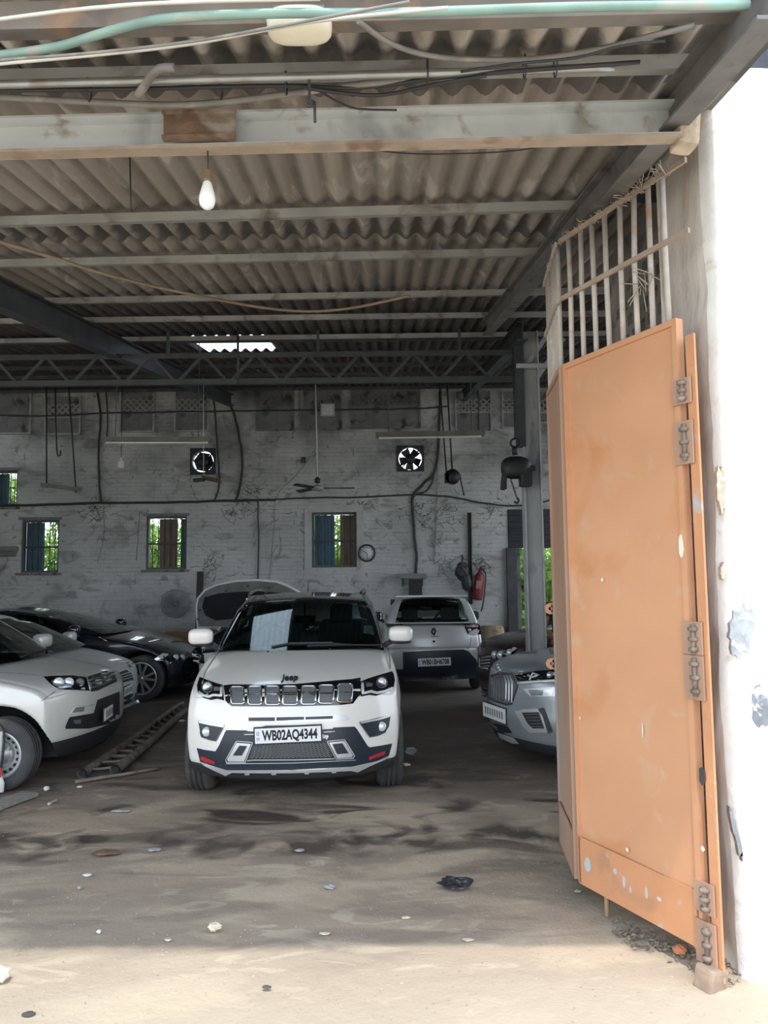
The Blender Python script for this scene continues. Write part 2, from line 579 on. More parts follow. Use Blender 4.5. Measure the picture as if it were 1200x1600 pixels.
FLOOR = m_floor()
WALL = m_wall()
PILLAR = mat('limewashed_plaster', (0.80, 0.79, 0.77), 0.9, var=0.05, scale=3, bump=0.5, bscale=14,
             dirt=[((0.52, 0.52, 0.52), 0.34, 3.4), ((0.50, 0.44, 0.36), 0.27, 6.0)], spec=0.2)
JAMB = mat('jamb_plaster', (0.82, 0.77, 0.72), 0.9, var=0.12, scale=4, bump=0.7, bscale=12,
           dirt=[((0.66, 0.47, 0.35), 0.34, 2.6), ((0.68, 0.63, 0.58), 0.30, 5.0)], spec=0.2, stretch=(1, 1, 0.5))
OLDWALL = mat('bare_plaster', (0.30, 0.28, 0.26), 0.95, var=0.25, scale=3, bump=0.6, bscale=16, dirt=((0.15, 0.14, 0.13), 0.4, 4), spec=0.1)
def m_sheet(name, base, pale, soot_end):
    """weathered corrugated cement sheet: soot and painted shading stripes in the corrugations, soot where a sheet end lies on its purlin"""
    m = bpy.data.materials.new(name); m.use_nodes = True
    nt = m.node_tree; b = nt.nodes['Principled BSDF']; N = nt.nodes.new; L = nt.links.new
    tc = N('ShaderNodeTexCoord'); sep = N('ShaderNodeSeparateXYZ'); L(tc.outputs['Object'], sep.inputs[0])
    oi = N('ShaderNodeObjectInfo')
    off = N('ShaderNodeVectorMath'); off.operation = 'ADD'; L(tc.outputs['Object'], off.inputs[0])
    sc = N('ShaderNodeVectorMath'); sc.operation = 'SCALE'; L(oi.outputs['Location'], sc.inputs[0]); sc.inputs['Scale'].default_value = 1.0
    L(sc.outputs[0], off.inputs[1])
    def noise(s_, det, dist=0.0, st=(1, 1, 1)):
        mp = N('ShaderNodeMapping'); mp.inputs['Scale'].default_value = st; L(off.outputs[0], mp.inputs[0])
        n = N('ShaderNodeTexNoise'); n.inputs['Scale'].default_value = s_; n.inputs['Detail'].default_value = det; n.inputs['Distortion'].default_value = dist
        L(mp.outputs[0], n.inputs['Vector']); return n.outputs[0]
    def rng(src, a, bb, c=0.0, d=1.0):
        r = N('ShaderNodeMapRange'); r.inputs[1].default_value = a; r.inputs[2].default_value = bb; r.inputs[3].default_value = c; r.inputs[4].default_value = d
        L(src, r.inputs[0]); return r.outputs[0]
    def op(o, a, bb):
        x = N('ShaderNodeMath'); x.operation = o
        for i, q in enumerate((a, bb)):
            if isinstance(q, float): x.inputs[i].default_value = q
            else: L(q, x.inputs[i])
        return x.outputs[0]
    def mix(f, a, bb):
        x = N('ShaderNodeMix'); x.data_type = 'RGBA'; L(f, x.inputs[0])
        for sck, q in ((x.inputs[6], a), (x.inputs[7], bb)):
            if isinstance(q, tuple): sck.default_value = (*q, 1)
            else: L(q, sck)
        return x.outputs[2]
    c = mix(rng(noise(1.7, 6.0, 0.3, (1.6, 0.35, 1)), 0.33, 0.67), tuple(q * .72 for q in base), base)
    c = mix(op('MULTIPLY', rng(noise(3.2, 8.0, 1.2, (2.2, 0.5, 1)), 0.56, 0.66), 0.6), c, pale)
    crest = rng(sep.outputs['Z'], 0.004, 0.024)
    c = mix(op('MULTIPLY', crest, rng(noise(2.0, 5.0), 0.35, 0.6, 0.15, 0.62)), c, tuple(q * .34 for q in base))  # corrugation shading put into the colour together with soot
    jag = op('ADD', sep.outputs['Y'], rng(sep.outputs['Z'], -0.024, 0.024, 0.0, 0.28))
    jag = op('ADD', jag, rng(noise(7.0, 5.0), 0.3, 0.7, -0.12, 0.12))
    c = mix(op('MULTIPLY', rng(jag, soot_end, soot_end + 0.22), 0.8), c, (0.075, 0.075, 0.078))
    L(c, b.inputs['Base Color']); b.inputs['Roughness'].default_value = 0.92; b.inputs['Specular IOR Level'].default_value = 0.12
    bp = N('ShaderNodeBump'); bp.inputs['Strength'].default_value = 0.3; bp.inputs['Distance'].default_value = 0.02
    L(noise(20.0, 6.0), bp.inputs['Height']); L(bp.outputs[0], b.inputs['Normal'])
    return m
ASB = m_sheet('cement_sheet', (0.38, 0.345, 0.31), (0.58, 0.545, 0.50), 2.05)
ASB3 = m_sheet('shaded_cement_sheet', (0.155, 0.142, 0.132), (0.24, 0.23, 0.21), 2.05)  # rear rows: shade deep in the hall put into a darker base
ASB2 = m_sheet('cement_sheet_front', (0.56, 0.50, 0.44), (0.75, 0.71, 0.66), 0.62)  # front row: daylight near the eave put into a paler base
STEEL = mat('galvanised_purlin', (0.34, 0.34, 0.33), 0.55, 0.25, var=0.2, scale=3, dirt=((0.17, 0.14, 0.12), 0.42, 5))
WSTEEL = mat('silver_painted_beam', (0.62, 0.64, 0.65), 0.45, 0.15, var=0.12, scale=2.5, dirt=[((0.30, 0.31, 0.32), 0.40, 2.0), ((0.30, 0.22, 0.16), 0.30, 7.0)])
DSTEEL = mat('dark_steel', (0.055, 0.060, 0.066), 0.6, 0.2, var=0.25, scale=4, dirt=((0.10, 0.085, 0.075), 0.4, 6))
RUST = mat('rusty_steel', (0.20, 0.125, 0.085), 0.85, 0.1, var=0.3, scale=8, bump=0.4, dirt=((0.33, 0.29, 0.25), 0.4, 5))
GREYCOL = mat('worn_column_paint', (0.42, 0.44, 0.45), 0.6, 0.1, var=0.2, scale=3, bump=0.2, dirt=[((0.06, 0.06, 0.065), 0.44, 3.0), ((0.55, 0.55, 0.53), 0.34, 5.0)], stretch=(1, 1, 0.4))
BLACKGAP = mat('hole_black', (0.012, 0.014, 0.016), 0.8, var=0)  # darkness of rim holes and hollow ends, painted on flat discs
CABLE = mat('black_cable', (0.03, 0.03, 0.032), 0.6, var=0.1)
CABLEG = mat('dusty_grey_conduit', (0.21, 0.20, 0.19), 0.7, var=0.2, scale=8, dirt=((0.36, 0.32, 0.27), 0.4, 6))
CABLEW = mat('white_cable', (0.60, 0.57, 0.52), 0.6, var=0.1)
GREENP = mat('green_pvc_conduit', (0.22, 0.34, 0.30), 0.5, var=0.2, scale=5, dirt=((0.38, 0.36, 0.32), 0.42, 5))

# ================================================================== floor
WY = 16.0
def grid_coords(a, b, n):
    return [a + (b - a) * i / n for i in range(n + 1)]
def make_floor():
    xs = [-60, -30, -16] + grid_coords(-9, 6, 60) + [12, 30, 60]
    ys = [-60, -25, -8, -2] + grid_coords(1.6, 9, 60) + grid_coords(9.3, 17, 16) + [22, 35, 60]
    from mathutils import noise as mn
    vs, fs = [], []
    for y in ys:
        for x in xs:
            z = 0.0
            if 1.6 <= y <= 9 and -9 <= x <= 6:
                z = 0.010 * (mn.noise(V((x * 1.1, y * 1.4, 0))) + 0.5 * mn.noise(V((x * 3.3, y * 3.9, 3)))) - 0.006
            vs.append((x, y, z))
    n = len(xs)
    for j in range(len(ys) - 1):
        for i in range(n - 1):
            fs.append((j * n + i, j * n + i + 1, (j + 1) * n + i + 1, (j + 1) * n + i))
    mb = MB(); mb.add(vs, fs, True)
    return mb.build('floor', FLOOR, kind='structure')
floor = make_floor()

# ================================================================== walls
def holes_wall(axis, p0, thick, u0, u1, z0, z1, holes):
    """wall in plane axis=p0 (front face), u along the wall, rectangular holes (u0,u1,z0,z1)"""
    us = sorted(set([u0, u1] + [h[0] for h in holes] + [h[1] for h in holes]))
    zs = sorted(set([z0, z1] + [h[2] for h in holes] + [h[3] for h in holes]))
    us = [u for u in us if u0 <= u <= u1]; zs = [z for z in zs if z0 <= z <= z1]
    def solid(i, j):
        if i < 0 or j < 0 or i >= len(us) - 1 or j >= len(zs) - 1:
            return False
        uc = (us[i] + us[i + 1]) / 2; zc = (zs[j] + zs[j + 1]) / 2
        return not any(h[0] < uc < h[1] and h[2] < zc < h[3] for h in holes)
    def P(u, z, d):
        return V((u, p0 + d, z)) if axis == 'y' else V((p0 + d, u, z))
    mb = MB()
    for i in range(len(us) - 1):
        for j in range(len(zs) - 1):
            if not solid(i, j):
                continue
            a, b, c, d = us[i], us[i + 1], zs[j], zs[j + 1]
            mb.add([P(a, c, 0), P(b, c, 0), P(b, d, 0), P(a, d, 0)], [(0, 1, 2, 3)])
            mb.add([P(a, c, thick), P(b, c, thick), P(b, d, thick), P(a, d, thick)], [(3, 2, 1, 0)])
            for (di, dj, q) in ((-1, 0, (a, c, a, d)), (1, 0, (b, c, b, d)), (0, -1, (a, c, b, c)), (0, 1, (a, d, b, d))):
                if not solid(i + di, j + dj):
                    mb.add([P(q[0], q[1], 0), P(q[2], q[3], 0), P(q[2], q[3], thick), P(q[0], q[1], thick)], [(0, 1, 2, 3)])
    return mb

def rect_px(x0, y0, x1, y1, Y=WY):
    a = at(x0, y1, Y); b = at(x1, y0, Y)
    return [a.x, b.x, a.z, b.z]

win_px = [(-20, 735, 28, 792), (31, 812, 93, 895), (227, 806, 292, 890), (487, 800, 557, 887)]
wins = [rect_px(*w) for w in win_px]
vent_px = [(-30, 615, 48, 677), (72, 620, 125, 678), (189, 612, 240, 674), (275, 612, 325, 673), (402, 603, 457, 671),
           (477, 602, 531, 670), (550, 603, 654, 668), (714, 612, 765, 675), (787, 612, 812, 668), (832, 612, 900, 660)]
vents = [rect_px(*w) for w in vent_px]
fan_px = [(297, 700, 337, 742), (620, 696, 662, 737)]
fans = [rect_px(*w) for w in fan_px]
door_r = [at(793, 800, WY).x, at(900, 800, WY).x, -0.2, at(800, 796, WY).z]
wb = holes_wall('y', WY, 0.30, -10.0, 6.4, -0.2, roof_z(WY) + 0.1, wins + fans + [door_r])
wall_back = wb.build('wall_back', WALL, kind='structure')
# recessed vents with perforated screens: framed niches on the wall
GRIME = mat('sooty_plaster', (0.20, 0.205, 0.21), 0.9, var=0.25, scale=3, dirt=((0.07, 0.07, 0.075), 0.45, 4), spec=0.1)
SCREEN = mat('cement_screen', (0.36, 0.365, 0.36), 0.9, var=0.2, scale=5, spec=0.1)
for k, (a, b, c, d) in enumerate(vents):
    e = empty('trim_%d' % (k + 1), ((a + b) / 2, WY, c), kind='structure')
    mb = MB()
    mb.box(((a + b) / 2, WY - 0.006, (c + d) / 2), (b - a, 0.012, d - c))
    mb.build('niche_back', GRIME, e, world=True)
    mb = MB()
    w = 0.035
    mb.box(((a + b) / 2, WY - 0.03, c - w / 2), (b - a + 2 * w, 0.06, w))
    mb.box((a - w / 2, WY - 0.02, (c + d) / 2), (w, 0.04, d - c))
    mb.box((b + w / 2, WY - 0.02, (c + d) / 2), (w, 0.04, d - c))
    mb.build('niche_edge', SCREEN if k not in (4, 5, 6) else GRIME, e, world=True)
    if k not in (0, 5):
        mb = MB()
        z1 = d - 0.16; z0 = z1 - 0.27
        mb.box(((a + b) / 2, WY - 0.02, z0 - 0.015), (b - a, 0.03, 0.03))
        n = max(3, int(round((b - a) / 0.135)))
        s = (b - a) / n
        for i in range(n):
            for j in range(2):
                x = a + (i + 0.5) * s; z = z0 + (j + 0.5) * 0.135
                mb.bar((x - s / 2, WY - 0.02, z - 0.067), (x + s / 2, WY - 0.02, z + 0.067), 0.022, 0.03)
                mb.bar((x - s / 2, WY - 0.02, z + 0.067), (x + s / 2, WY - 0.02, z - 0.067), 0.022, 0.03)
        mb.build('perforated_screen', SCREEN if k > 6 or k in (1, 2, 3) else GRIME, e, world=True, kind='stuff')

# windows
BLUEW = mat('faded_blue_shutter', (0.075, 0.15, 0.20), 0.75, var=0.25, scale=6, bump=0.2, stretch=(3, 1, 0.5))
BROWNW = mat('brown_board', (0.20, 0.145, 0.115), 0.8, var=0.25, scale=6, bump=0.2, stretch=(3, 1, 0.5))
FRAMEW = mat('grey_window_frame', (0.10, 0.105, 0.105), 0.7, var=0.2)
WBAR = mat('window_bar', (0.05, 0.055, 0.055), 0.6, var=0.1)
MARGIN = mat('pale_window_margin', (0.47, 0.48, 0.47), 0.9, var=0.12, scale=3, bump=0.4, bscale=12, dirt=((0.35, 0.35, 0.34), 0.38, 3), spec=0.1)
def window(n, r, shutters, margin=0.0, rail=True, nb=6):
    a, b, c, d = r
    e = empty('window_%d' % n, ((a + b) / 2, WY, c), kind='structure')
    f = 0.045
    mb = MB()
    for (cx, cz, sx, sz) in (((a + b) / 2, d - f / 2, b - a, f), ((a + b) / 2, c + f / 2, b - a, f), (a + f / 2, (c + d) / 2, f, d - c - 2 * f), (b - f / 2, (c + d) / 2, f, d - c - 2 * f)):
        mb.box((cx, WY + 0.10, cz), (sx, 0.10, sz))
    mb.build('window_frame', FRAMEW, e, world=True)
    for i in range(1, nb + 1):
        x = a + (b - a) * i / (nb + 1)
        mb = MB(); mb.tube([(x, WY + 0.08, c + f), (x, WY + 0.08, d - f)], 0.009, 6)
        mb.build('window_bar', WBAR, e, world=True)
    if rail:
        mb = MB(); mb.box(((a + b) / 2, WY + 0.07, (c + d) / 2 - 0.02), (b - a - 2 * f, 0.02, 0.035)); mb.build('middle_rail', WBAR, e, world=True)
    for (u0, u1, m, lab) in shutters:
        x0, x1 = a + (b - a) * u0, a + (b - a) * u1
        k = max(1, int(round((x1 - x0) / 0.14)))
        sh = MB(); sh.box(((x0 + x1) / 2, WY + 0.20, (c + d) / 2), (x1 - x0, 0.012, d - c - 2 * f))
        so = sh.build('shutter', m, e, world=True, label=lab)
        for i in range(k):
            xx = x0 + (x1 - x0) * (i + 0.5) / k
            q = MB(); q.box((xx, WY + 0.186, (c + d) / 2), ((x1 - x0) / k - 0.008, 0.016, d - c - 2 * f - 0.02), bev=0.003)
            q.build('plank', m, so, world=True)
    if margin:
        mb = MB()
        g = margin
        for (cx, cz, sx, sz) in (((a + b) / 2, d + g / 2, b - a + 2 * g, g), ((a + b) / 2, c - g / 2, b - a + 2 * g, g), (a - g / 2, (c + d) / 2, g, d - c), (b + g / 2, (c + d) / 2, g, d - c)):
            mb.box((cx, WY - 0.012, cz), (sx, 0.024, sz), bev=0.006)
        mb.build('window_margin', MARGIN, e, world=True)
    else:
        mb = MB(); mb.box(((a + b) / 2, WY - 0.03, c - 0.03), (b - a + 0.14, 0.06, 0.05), bev=0.008); mb.box(((a + b) / 2, WY - 0.02, d + 0.03), (b - a + 0.1, 0.04, 0.05), bev=0.008)
        mb.build('window_sill', GRIME, e, world=True)
window(1, wins[0], [(0.05, 0.58, BLUEW, None)], rail=False)
window(2, wins[1], [(0.05, 0.50, BLUEW, None)])
window(3, wins[2], [(0.27, 0.72, BROWNW, 'brown board shutter'), (0.80, 0.95, BLUEW, 'blue shutter leaf')])
window(4, wins[3], [(0.05, 0.50, BLUEW, 'blue shutter leaf'), (0.62, 0.95, BROWNW, 'brown board shutter')], margin=0.145)

# doorway at the right with a rolled shutter box
SHUT = mat('dark_rolling_shutter', (0.020, 0.024, 0.032), 0.5, 0.2, var=0.15)
dr = empty('door_1', ((door_r[0] + door_r[1]) / 2, WY, 0), kind='structure')
zb_ = at(830, 856, WY).z
mb = MB(); mb.box(((door_r[0] + door_r[1]) / 2, WY + 0.05, (zb_ + door_r[3]) / 2), (door_r[1] - door_r[0], 0.14, door_r[3] - zb_)); mb.build('shutter_box', SHUT, dr, world=True)
nsl = 6
for i in range(nsl):
    mb = MB(); z = zb_ + (door_r[3] - zb_) * (i + 0.5) / nsl
    mb.box(((door_r[0] + door_r[1]) / 2, WY - 0.025, z), (door_r[1] - door_r[0] - 0.02, 0.02, (door_r[3] - zb_) / nsl - 0.012), bev=0.006); mb.build('slat', SHUT, dr, world=True)
px0 = at(795, 900, WY).x; px1 = at(806, 900, WY).x
mb = MB(); mb.box(((px0 + px1) / 2 - 0.02, WY + 0.0, zb_ / 2), (px1 - px0 + 0.06, 0.22, zb_), bev=0.01); mb.build('door_post', DSTEEL, dr, world=True)
mb = MB(); mb.box((px1 + 0.07, WY + 0.22, zb_ / 2), (0.12, 0.08, zb_), bev=0.01); mb.build('door_frame', GRIME, dr, world=True)

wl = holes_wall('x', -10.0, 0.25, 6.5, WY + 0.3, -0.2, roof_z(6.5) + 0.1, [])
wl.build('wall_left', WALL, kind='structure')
# pier of the front wall beside the gate
PB = gnd(1163, 1537)
PX, PY = PB.x, PB.y
PTOP = at(1100, 108, PY).z
def rough_wall():
    from mathutils import noise as mn
    mb = MB()
    X1 = 9.0
    us = [0, 0.02, 0.05, 0.10] + [0.10 + i * 0.09 for i in range(1, 16)] + [2.4, 4.5, X1 - PX]
    zs = grid_coords(-0.1, PTOP, 44)
    vs, fs = [], []
    def wob(x, y, z, k):
        p = V((x * 3.1, y * 3.1, z * 2.2))
        return k * mn.noise(p) + 0.5 * k * mn.noise(p * 3.2)
    def edge(z):
        return 0.020 * mn.noise(V((0.3, 0.7, z * 1.3))) + 0.010 * mn.noise(V((0.3, 1.7, z * 6)))
    # front face: u from corner to the right; the corner is rounded
    for z in zs:
        e = edge(z)
        for u in us:
            rr = 0.07
            yy = PY + (rr - math.sqrt(max(0, rr * rr - (rr - u) ** 2)) if u < rr else 0)
            vs.append((PX + u + e * max(0, 1 - u / 0.4), yy + wob(u, 0, z, 0.010), z))
    n = len(us)
    for j in range(len(zs) - 1):
        for i in range(n - 1):
            fs.append((j * n + i, j * n + i + 1, (j + 1) * n + i + 1, (j + 1) * n + i))
    mb.add(vs, fs, True)
    # reveal running back to the gate, slightly splayed
    ds = [0.07, 0.12, 0.2, 0.28, 0.36, 0.45, 0.55, 0.62]
    vs, fs = [], []
    for z in zs:
        e = edge(z)
        for d in ds:
            vs.append((PX + e + 0.012 * (d - 0.07) + (wob(0, d, z, 0.014) if d > 0.08 else wob(0, 0, z, 0.0)), PY + d + (wob(0, 0, z, 0.010) if d < 0.08 else 0), z))
    n = len(ds)
    for j in range(len(zs) - 1):
        for i in range(n - 1):
            fs.append((j * n + i + 1, j * n + i, (j + 1) * n + i, (j + 1) * n + i + 1))
    mb.cur = 1
    mb.add(vs, fs, True)
    mb.cur = 0
    z1 = PTOP
    mb.add([(PX, PY, z1), (X1, PY, z1), (X1, PY + 0.62, z1), (PX, PY + 0.62, z1)], [(0, 1, 2, 3)])
    mb.add([(PX, PY + 0.62, -0.1), (X1, PY + 0.62, -0.1), (X1, PY + 0.62, z1), (PX, PY + 0.62, z1)], [(3, 2, 1, 0)])
    return mb
pier = rough_wall().build('wall_front', [PILLAR, JAMB], kind='structure')
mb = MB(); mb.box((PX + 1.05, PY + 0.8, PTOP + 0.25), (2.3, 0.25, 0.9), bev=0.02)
mb.build('sky_gap_infill', mat('dark_plaster', (0.05, 0.055, 0.07), 0.9, var=0.2), pier)  # added infill closing the sky gap above the pier, dark like a soffit
mb = MB(); mb.box((PX + 0.23, PY + 0.42, PTOP + 0.06), (0.34, 0.5, 0.12), rot=(0, 0, 0.03), bev=0.02)
mb.build('broken_ledge', mat('crumbled_mortar', (0.50, 0.41, 0.31), 0.95, var=0.25, scale=10, bump=0.8, bscale=20, dirt=((0.30, 0.25, 0.2), 0.4, 8)), pier)

def wall_patch(px, py, w, h, col, name, tilt=0.0, seed=1):
    r2 = random.Random(seed); c = at(px, py, PY - .004); k = 26; vs = []
    for i in range(k):
        t = 2 * math.pi * i / k; q = r2.uniform(.72, 1.08)
        vs.append(c + V((w * math.cos(t) * q + tilt * h * math.sin(t), 0, h * math.sin(t) * q)))
    mb = MB(); mb.add(vs + [v + V((0, .03, 0)) for v in vs], [tuple(range(k))] + [(i, k + i, k + (i + 1) % k, (i + 1) % k) for i in range(k)])
    return mb.build(name, mat(name + '_' + str(seed), col, .9, var=.22, scale=22, dirt=((.78, .77, .75), .36, 18)), pier)
wall_patch(1160, 985, .060, .125, (.34, .36, .38), 'peeled_patch', .15, 3)
wall_patch(1189, 1105, .045, .095, (.20, .215, .24), 'peeled_patch', -.05, 4)
wall_patch(1127, 765, .022, .11, (.55, .47, .36), 'flaked_patch', .0, 5)
wall_patch(1131, 892, .014, .04, (.52, .46, .38), 'flaked_patch', .1, 6)
wall_patch(1150, 1300, .012, .12, (.22, .22, .23), 'soot_smear', -.18, 7)

# side wall behind the gate with pierced brick screen
SX = PX + 0.20
jh = []
for j in range(9):
    for i in range(7):
        y0 = 4.35 + i * 0.165 + (0.08 if j % 2 else 0)
        z0 = 2.75 + j * 0.125
        if y0 + 0.1 < 5.62:
            jh.append((y0, y0 + 0.095, z0, z0 + 0.075))
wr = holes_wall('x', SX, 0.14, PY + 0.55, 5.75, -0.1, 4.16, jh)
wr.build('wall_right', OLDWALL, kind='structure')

# ================================================================== roof
ceil = empty('ceiling', (0, 0, 0), kind='structure')
PITCHW = 0.146
def sheet_mesh(length, npitch=7, seg=8, name='corrugated_sheet'):
    mb = MB()
    w = npitch * PITCHW
    nx = npitch * seg
    A, T = 0.024, 0.007
    top, bot = [], []
    for yy in (0, length / 2, length):
        for i in range(nx + 2):
            x = i * PITCHW / seg
            z = A * math.cos(2 * math.pi * x / PITCHW)
            top.append(V((x, yy, z + T))); bot.append(V((x, yy, z)))
    n = nx + 2
    fs = []
    for j in range(2):
        for i in range(n - 1):
            fs.append((j * n + i, j * n + i + 1, (j + 1) * n + i + 1, (j + 1) * n + i))
    mb.add(top, fs, True)
    mb.add(bot, [f[::-1] for f in fs], True)
    # ends
    for j in (0, 2):
        ev = []
        for i in range(n):
            ev += [bot[j * n + i], top[j * n + i]]
        ef = [(2 * i, 2 * i + 2, 2 * i + 3, 2 * i + 1) if j == 0 else (2 * i, 2 * i + 1, 2 * i + 3, 2 * i + 2) for i in range(n - 1)]
        mb.add(ev, ef)
    return mb
y_sh = gnd(420, 1478).y
y_ev = (y_sh - (ROOF0 + .05) / math.tan(SUN_EL)) / (1 + ROOFS / math.tan(SUN_EL))
rows = [y_ev, 3.05, 5.15, 7.25, 9.30, 10.62, 12.6, 14.6, 16.55]
SLOPE = math.atan(ROOFS)
TRANS = bpy.data.materials.new('translucent_sheet')
TRANS.use_nodes = True
nt = TRANS.node_tree; nt.nodes.clear()
o_ = nt.nodes.new('ShaderNodeOutputMaterial'); t1 = nt.nodes.new('ShaderNodeBsdfTranslucent'); t2 = nt.nodes.new('ShaderNodeBsdfTransparent'); mx = nt.nodes.new('ShaderNodeMixShader')
t1.inputs[0].default_value = (0.92, 0.95, 0.97, 1); t2.inputs[0].default_value = (0.9, 0.95, 1, 1); mx.inputs[0].default_value = 0.75
nt.links.new(t2.outputs[0], mx.inputs[1]); nt.links.new(t1.outputs[0], mx.inputs[2]); nt.links.new(mx.outputs[0], o_.inputs[0])
SW = 7 * PITCHW
for r_ in range(len(rows) - 1):
    y0, y1 = rows[r_], rows[r_ + 1]
    ln = (y1 - y0 + 0.16) / math.cos(SLOPE)
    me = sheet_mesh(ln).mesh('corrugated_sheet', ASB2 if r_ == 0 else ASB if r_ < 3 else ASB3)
    x = PX + .03 - SW * 12
    me_short = sheet_mesh((y1 - PY - 0.64 + 0.16) / math.cos(SLOPE)).mesh('corrugated_sheet', ASB) if r_ == 1 else None
    k = 0
    xmax = PX + .03 if y0 < 3 else 6.4
    while x < xmax - 0.05:
        nm = 'corrugated_sheet'
        mm = me
        if r_ == 4 and abs((x + SW / 2) - (-1.93)) < SW / 2:
            mm = sheet_mesh(ln, name='translucent_sheet').mesh('translucent_sheet', TRANS); nm = 'translucent_sheet'
        o = bpy.data.objects.new(nm, mm); COL.objects.link(o); o.parent = ceil
        o.location = (x + rnd.uniform(-.008, .008), y0, roof_z(y0) + 0.058 + 0.004 * (k % 2) + rnd.uniform(0, .003))
        o.rotation_euler = (SLOPE - 0.008, 0, rnd.uniform(-0.003, 0.003))
        if y0 < 5 and x > 1.35:
            o.data = me_short; o.location.y = PY + 0.64; o.location.z = roof_z(PY + 0.64) + 0.06
        x += SW; k += 1

# purlins: lipped channels along the building, read off two ends each on the roof plane
def purlin_profile(h, w):
    t = 0.008
    return [(-w / 2, h / 2), (w / 2, h / 2), (w / 2, h / 2 - t), (-w / 2 + t, h / 2 - t), (-w / 2 + t, -h / 2 + t), (w / 2, -h / 2 + t), (w / 2, -h / 2), (-w / 2, -h / 2)]
def purlin(pa, pb, xa, xb, h=0.09, w=0.06, m=STEEL, drop=0.04, name='purlin'):
    a = onroof(*pa, dz=-drop); b = onroof(*pb, dz=-drop)
    def ex(x):
        t = (x - a.x) / (b.x - a.x)
        p = a.lerp(b, t)
        return V((x, p.y, roof_z(p.y) - drop))
    mb = MB(); mb.chan(ex(xa), ex(xb), [(-p[0], p[1]) for p in purlin_profile(h, w)], up=(0, -ROOFS, 1))
    mb.build(name, m, ceil)
    return ex
P0 = purlin((0, 124), (1080, 100), -9, 1.32, 0.055, 0.05, STEEL)
purlin((0, 347), (905, 322), -9, 1.32, 0.055, 0.05)
purlin((15, 412), (850, 394), -9, 1.32, 0.055, 0.05)
for (pa, pb) in (((110, 470), (795, 457)), ((170, 500), (790, 492)), ((225, 530), (760, 523))):
    purlin(pa, pb, -9, 4.2, 0.052, 0.05)
for y in (9.28, 10.55, 11.7, 12.9, 14.1, 15.3):
    mb = MB(); z = roof_z(y) - 0.04
    mb.chan((-9.5, y, z), (4.2, y, z), [(-p[0], p[1]) for p in purlin_profile(0.055, 0.05)], up=(0, -ROOFS, 1)); mb.build('purlin', DSTEEL, ceil)
PT = purlin((0, 34), (1100, 8), -9, 1.32, 0.09, 0.07, mat('rusty_grey_purlin', (.20, .18, .165), .7, .1, var=.25, scale=5, dirt=((.30, .20, .14), .38, 6)), drop=0.05, name='eave_purlin')

# rafters
def ibeam(a, b, h, w, m, name, parent, t=0.012, up=(0, 0, 1)):
    pr = [(-w / 2, -h / 2), (w / 2, -h / 2), (w / 2, -h / 2 + t), (t / 2, -h / 2 + t), (t / 2, h / 2 - t), (w / 2, h / 2 - t), (w / 2, h / 2), (-w / 2, h / 2), (-w / 2, h / 2 - t), (-t / 2, h / 2 - t), (-t / 2, -h / 2 + t), (-w / 2, -h / 2 + t)]
    mb = MB()
    mb.chan(a, b, pr, up=up)
    return mb.build(name, m, parent)
def rafter(x0, y0, x1, y1, dz, h, w, m=DSTEEL):
    ibeam((x0, y0, roof_z(y0) - dz), (x1, y1, roof_z(y1) - dz), h, w, m, 'rafter', ceil)
rafter(-3.05, 5.6, -3.2, 15.9, 0.21, 0.24, 0.14)
rafter(1.22, y_ev + .03, 1.12, 8.0, 0.15, 0.16, 0.10, mat('grey_rafter', (0.16, 0.155, 0.15), 0.7, 0.1, var=0.2, dirt=((0.08, 0.07, 0.065), 0.4, 4)))
rafter(1.5, 8.0, 1.7, 15.9, 0.18, 0.2, 0.12)

# lattice truss across the hall
TY = 8.75
tr = empty('roof_truss', (0, TY, 0)); tr.parent = ceil; MW[tr] = Matrix.Translation((0, TY, 0))
zt = at(500, 553, TY).z; zb = at(500, 597, TY).z
TRU = mat('truss_steel', (0.075, 0.085, 0.09), 0.6, 0.2, var=0.2)
for (z, nm) in ((zt, 'top_chord'), (zb, 'bottom_chord')):
    mb = MB(); mb.box((-3.2, TY, z), (10.0, 0.06, 0.035)); mb.box((-3.2, TY - 0.028, z + (0.02 if nm[0] == 'b' else -0.02)), (10.0, 0.006, 0.05)); mb.build(nm, TRU, tr, world=True)
x = at(440, 590, TY).x - 10 * 0.61
for i in range(16):
    mb = MB(); mb.bar((x, TY, zb), (x + 0.305, TY, zt), 0.03, 0.03); mb.build('web_bar', TRU, tr, world=True)
    mb = MB(); mb.bar((x + 0.305, TY, zt), (x + 0.61, TY, zb), 0.03, 0.03); mb.build('web_bar', TRU, tr, world=True)
    x += 0.61
for xx in (-2.5, -0.75, 0.9):
    mb = MB(); mb.bar((xx, TY, zt), (xx, TY, roof_z(TY) - 0.02), 0.03, 0.03); mb.build('hanger_bar', TRU, tr, world=True)
# ================================================================== cars
PEARL = mat('pearl_white_paint', (0.80, 0.78, 0.74), 0.28, var=0.015, coat=0.8)
SILVERW = mat('silver_white_paint', (0.62, 0.62, 0.60), 0.32, 0.15, var=0.02, coat=0.6, dirt=((0.52, 0.50, 0.46), 0.3, 2))
SILVERW2 = mat('dull_white_paint', (0.60, 0.61, 0.61), 0.35, 0.1, var=0.02, coat=0.5)
NAVY = mat('dark_navy_paint', (0.012, 0.017, 0.026), 0.22, 0.1, var=0.02, coat=0.9)
SILVER = mat('silver_paint', (0.56, 0.575, 0.575), 0.34, 0.25, var=0.02, coat=0.6)
BLUEGREY = mat('blue_grey_silver_paint', (0.30, 0.34, 0.37), 0.30, 0.35, var=0.02, coat=0.7)
MAROON = mat('dark_maroon_paint', (0.045, 0.028, 0.028), 0.35, 0.1, var=0.05, coat=0.4, dirt=((0.16, 0.13, 0.12), 0.42, 3))
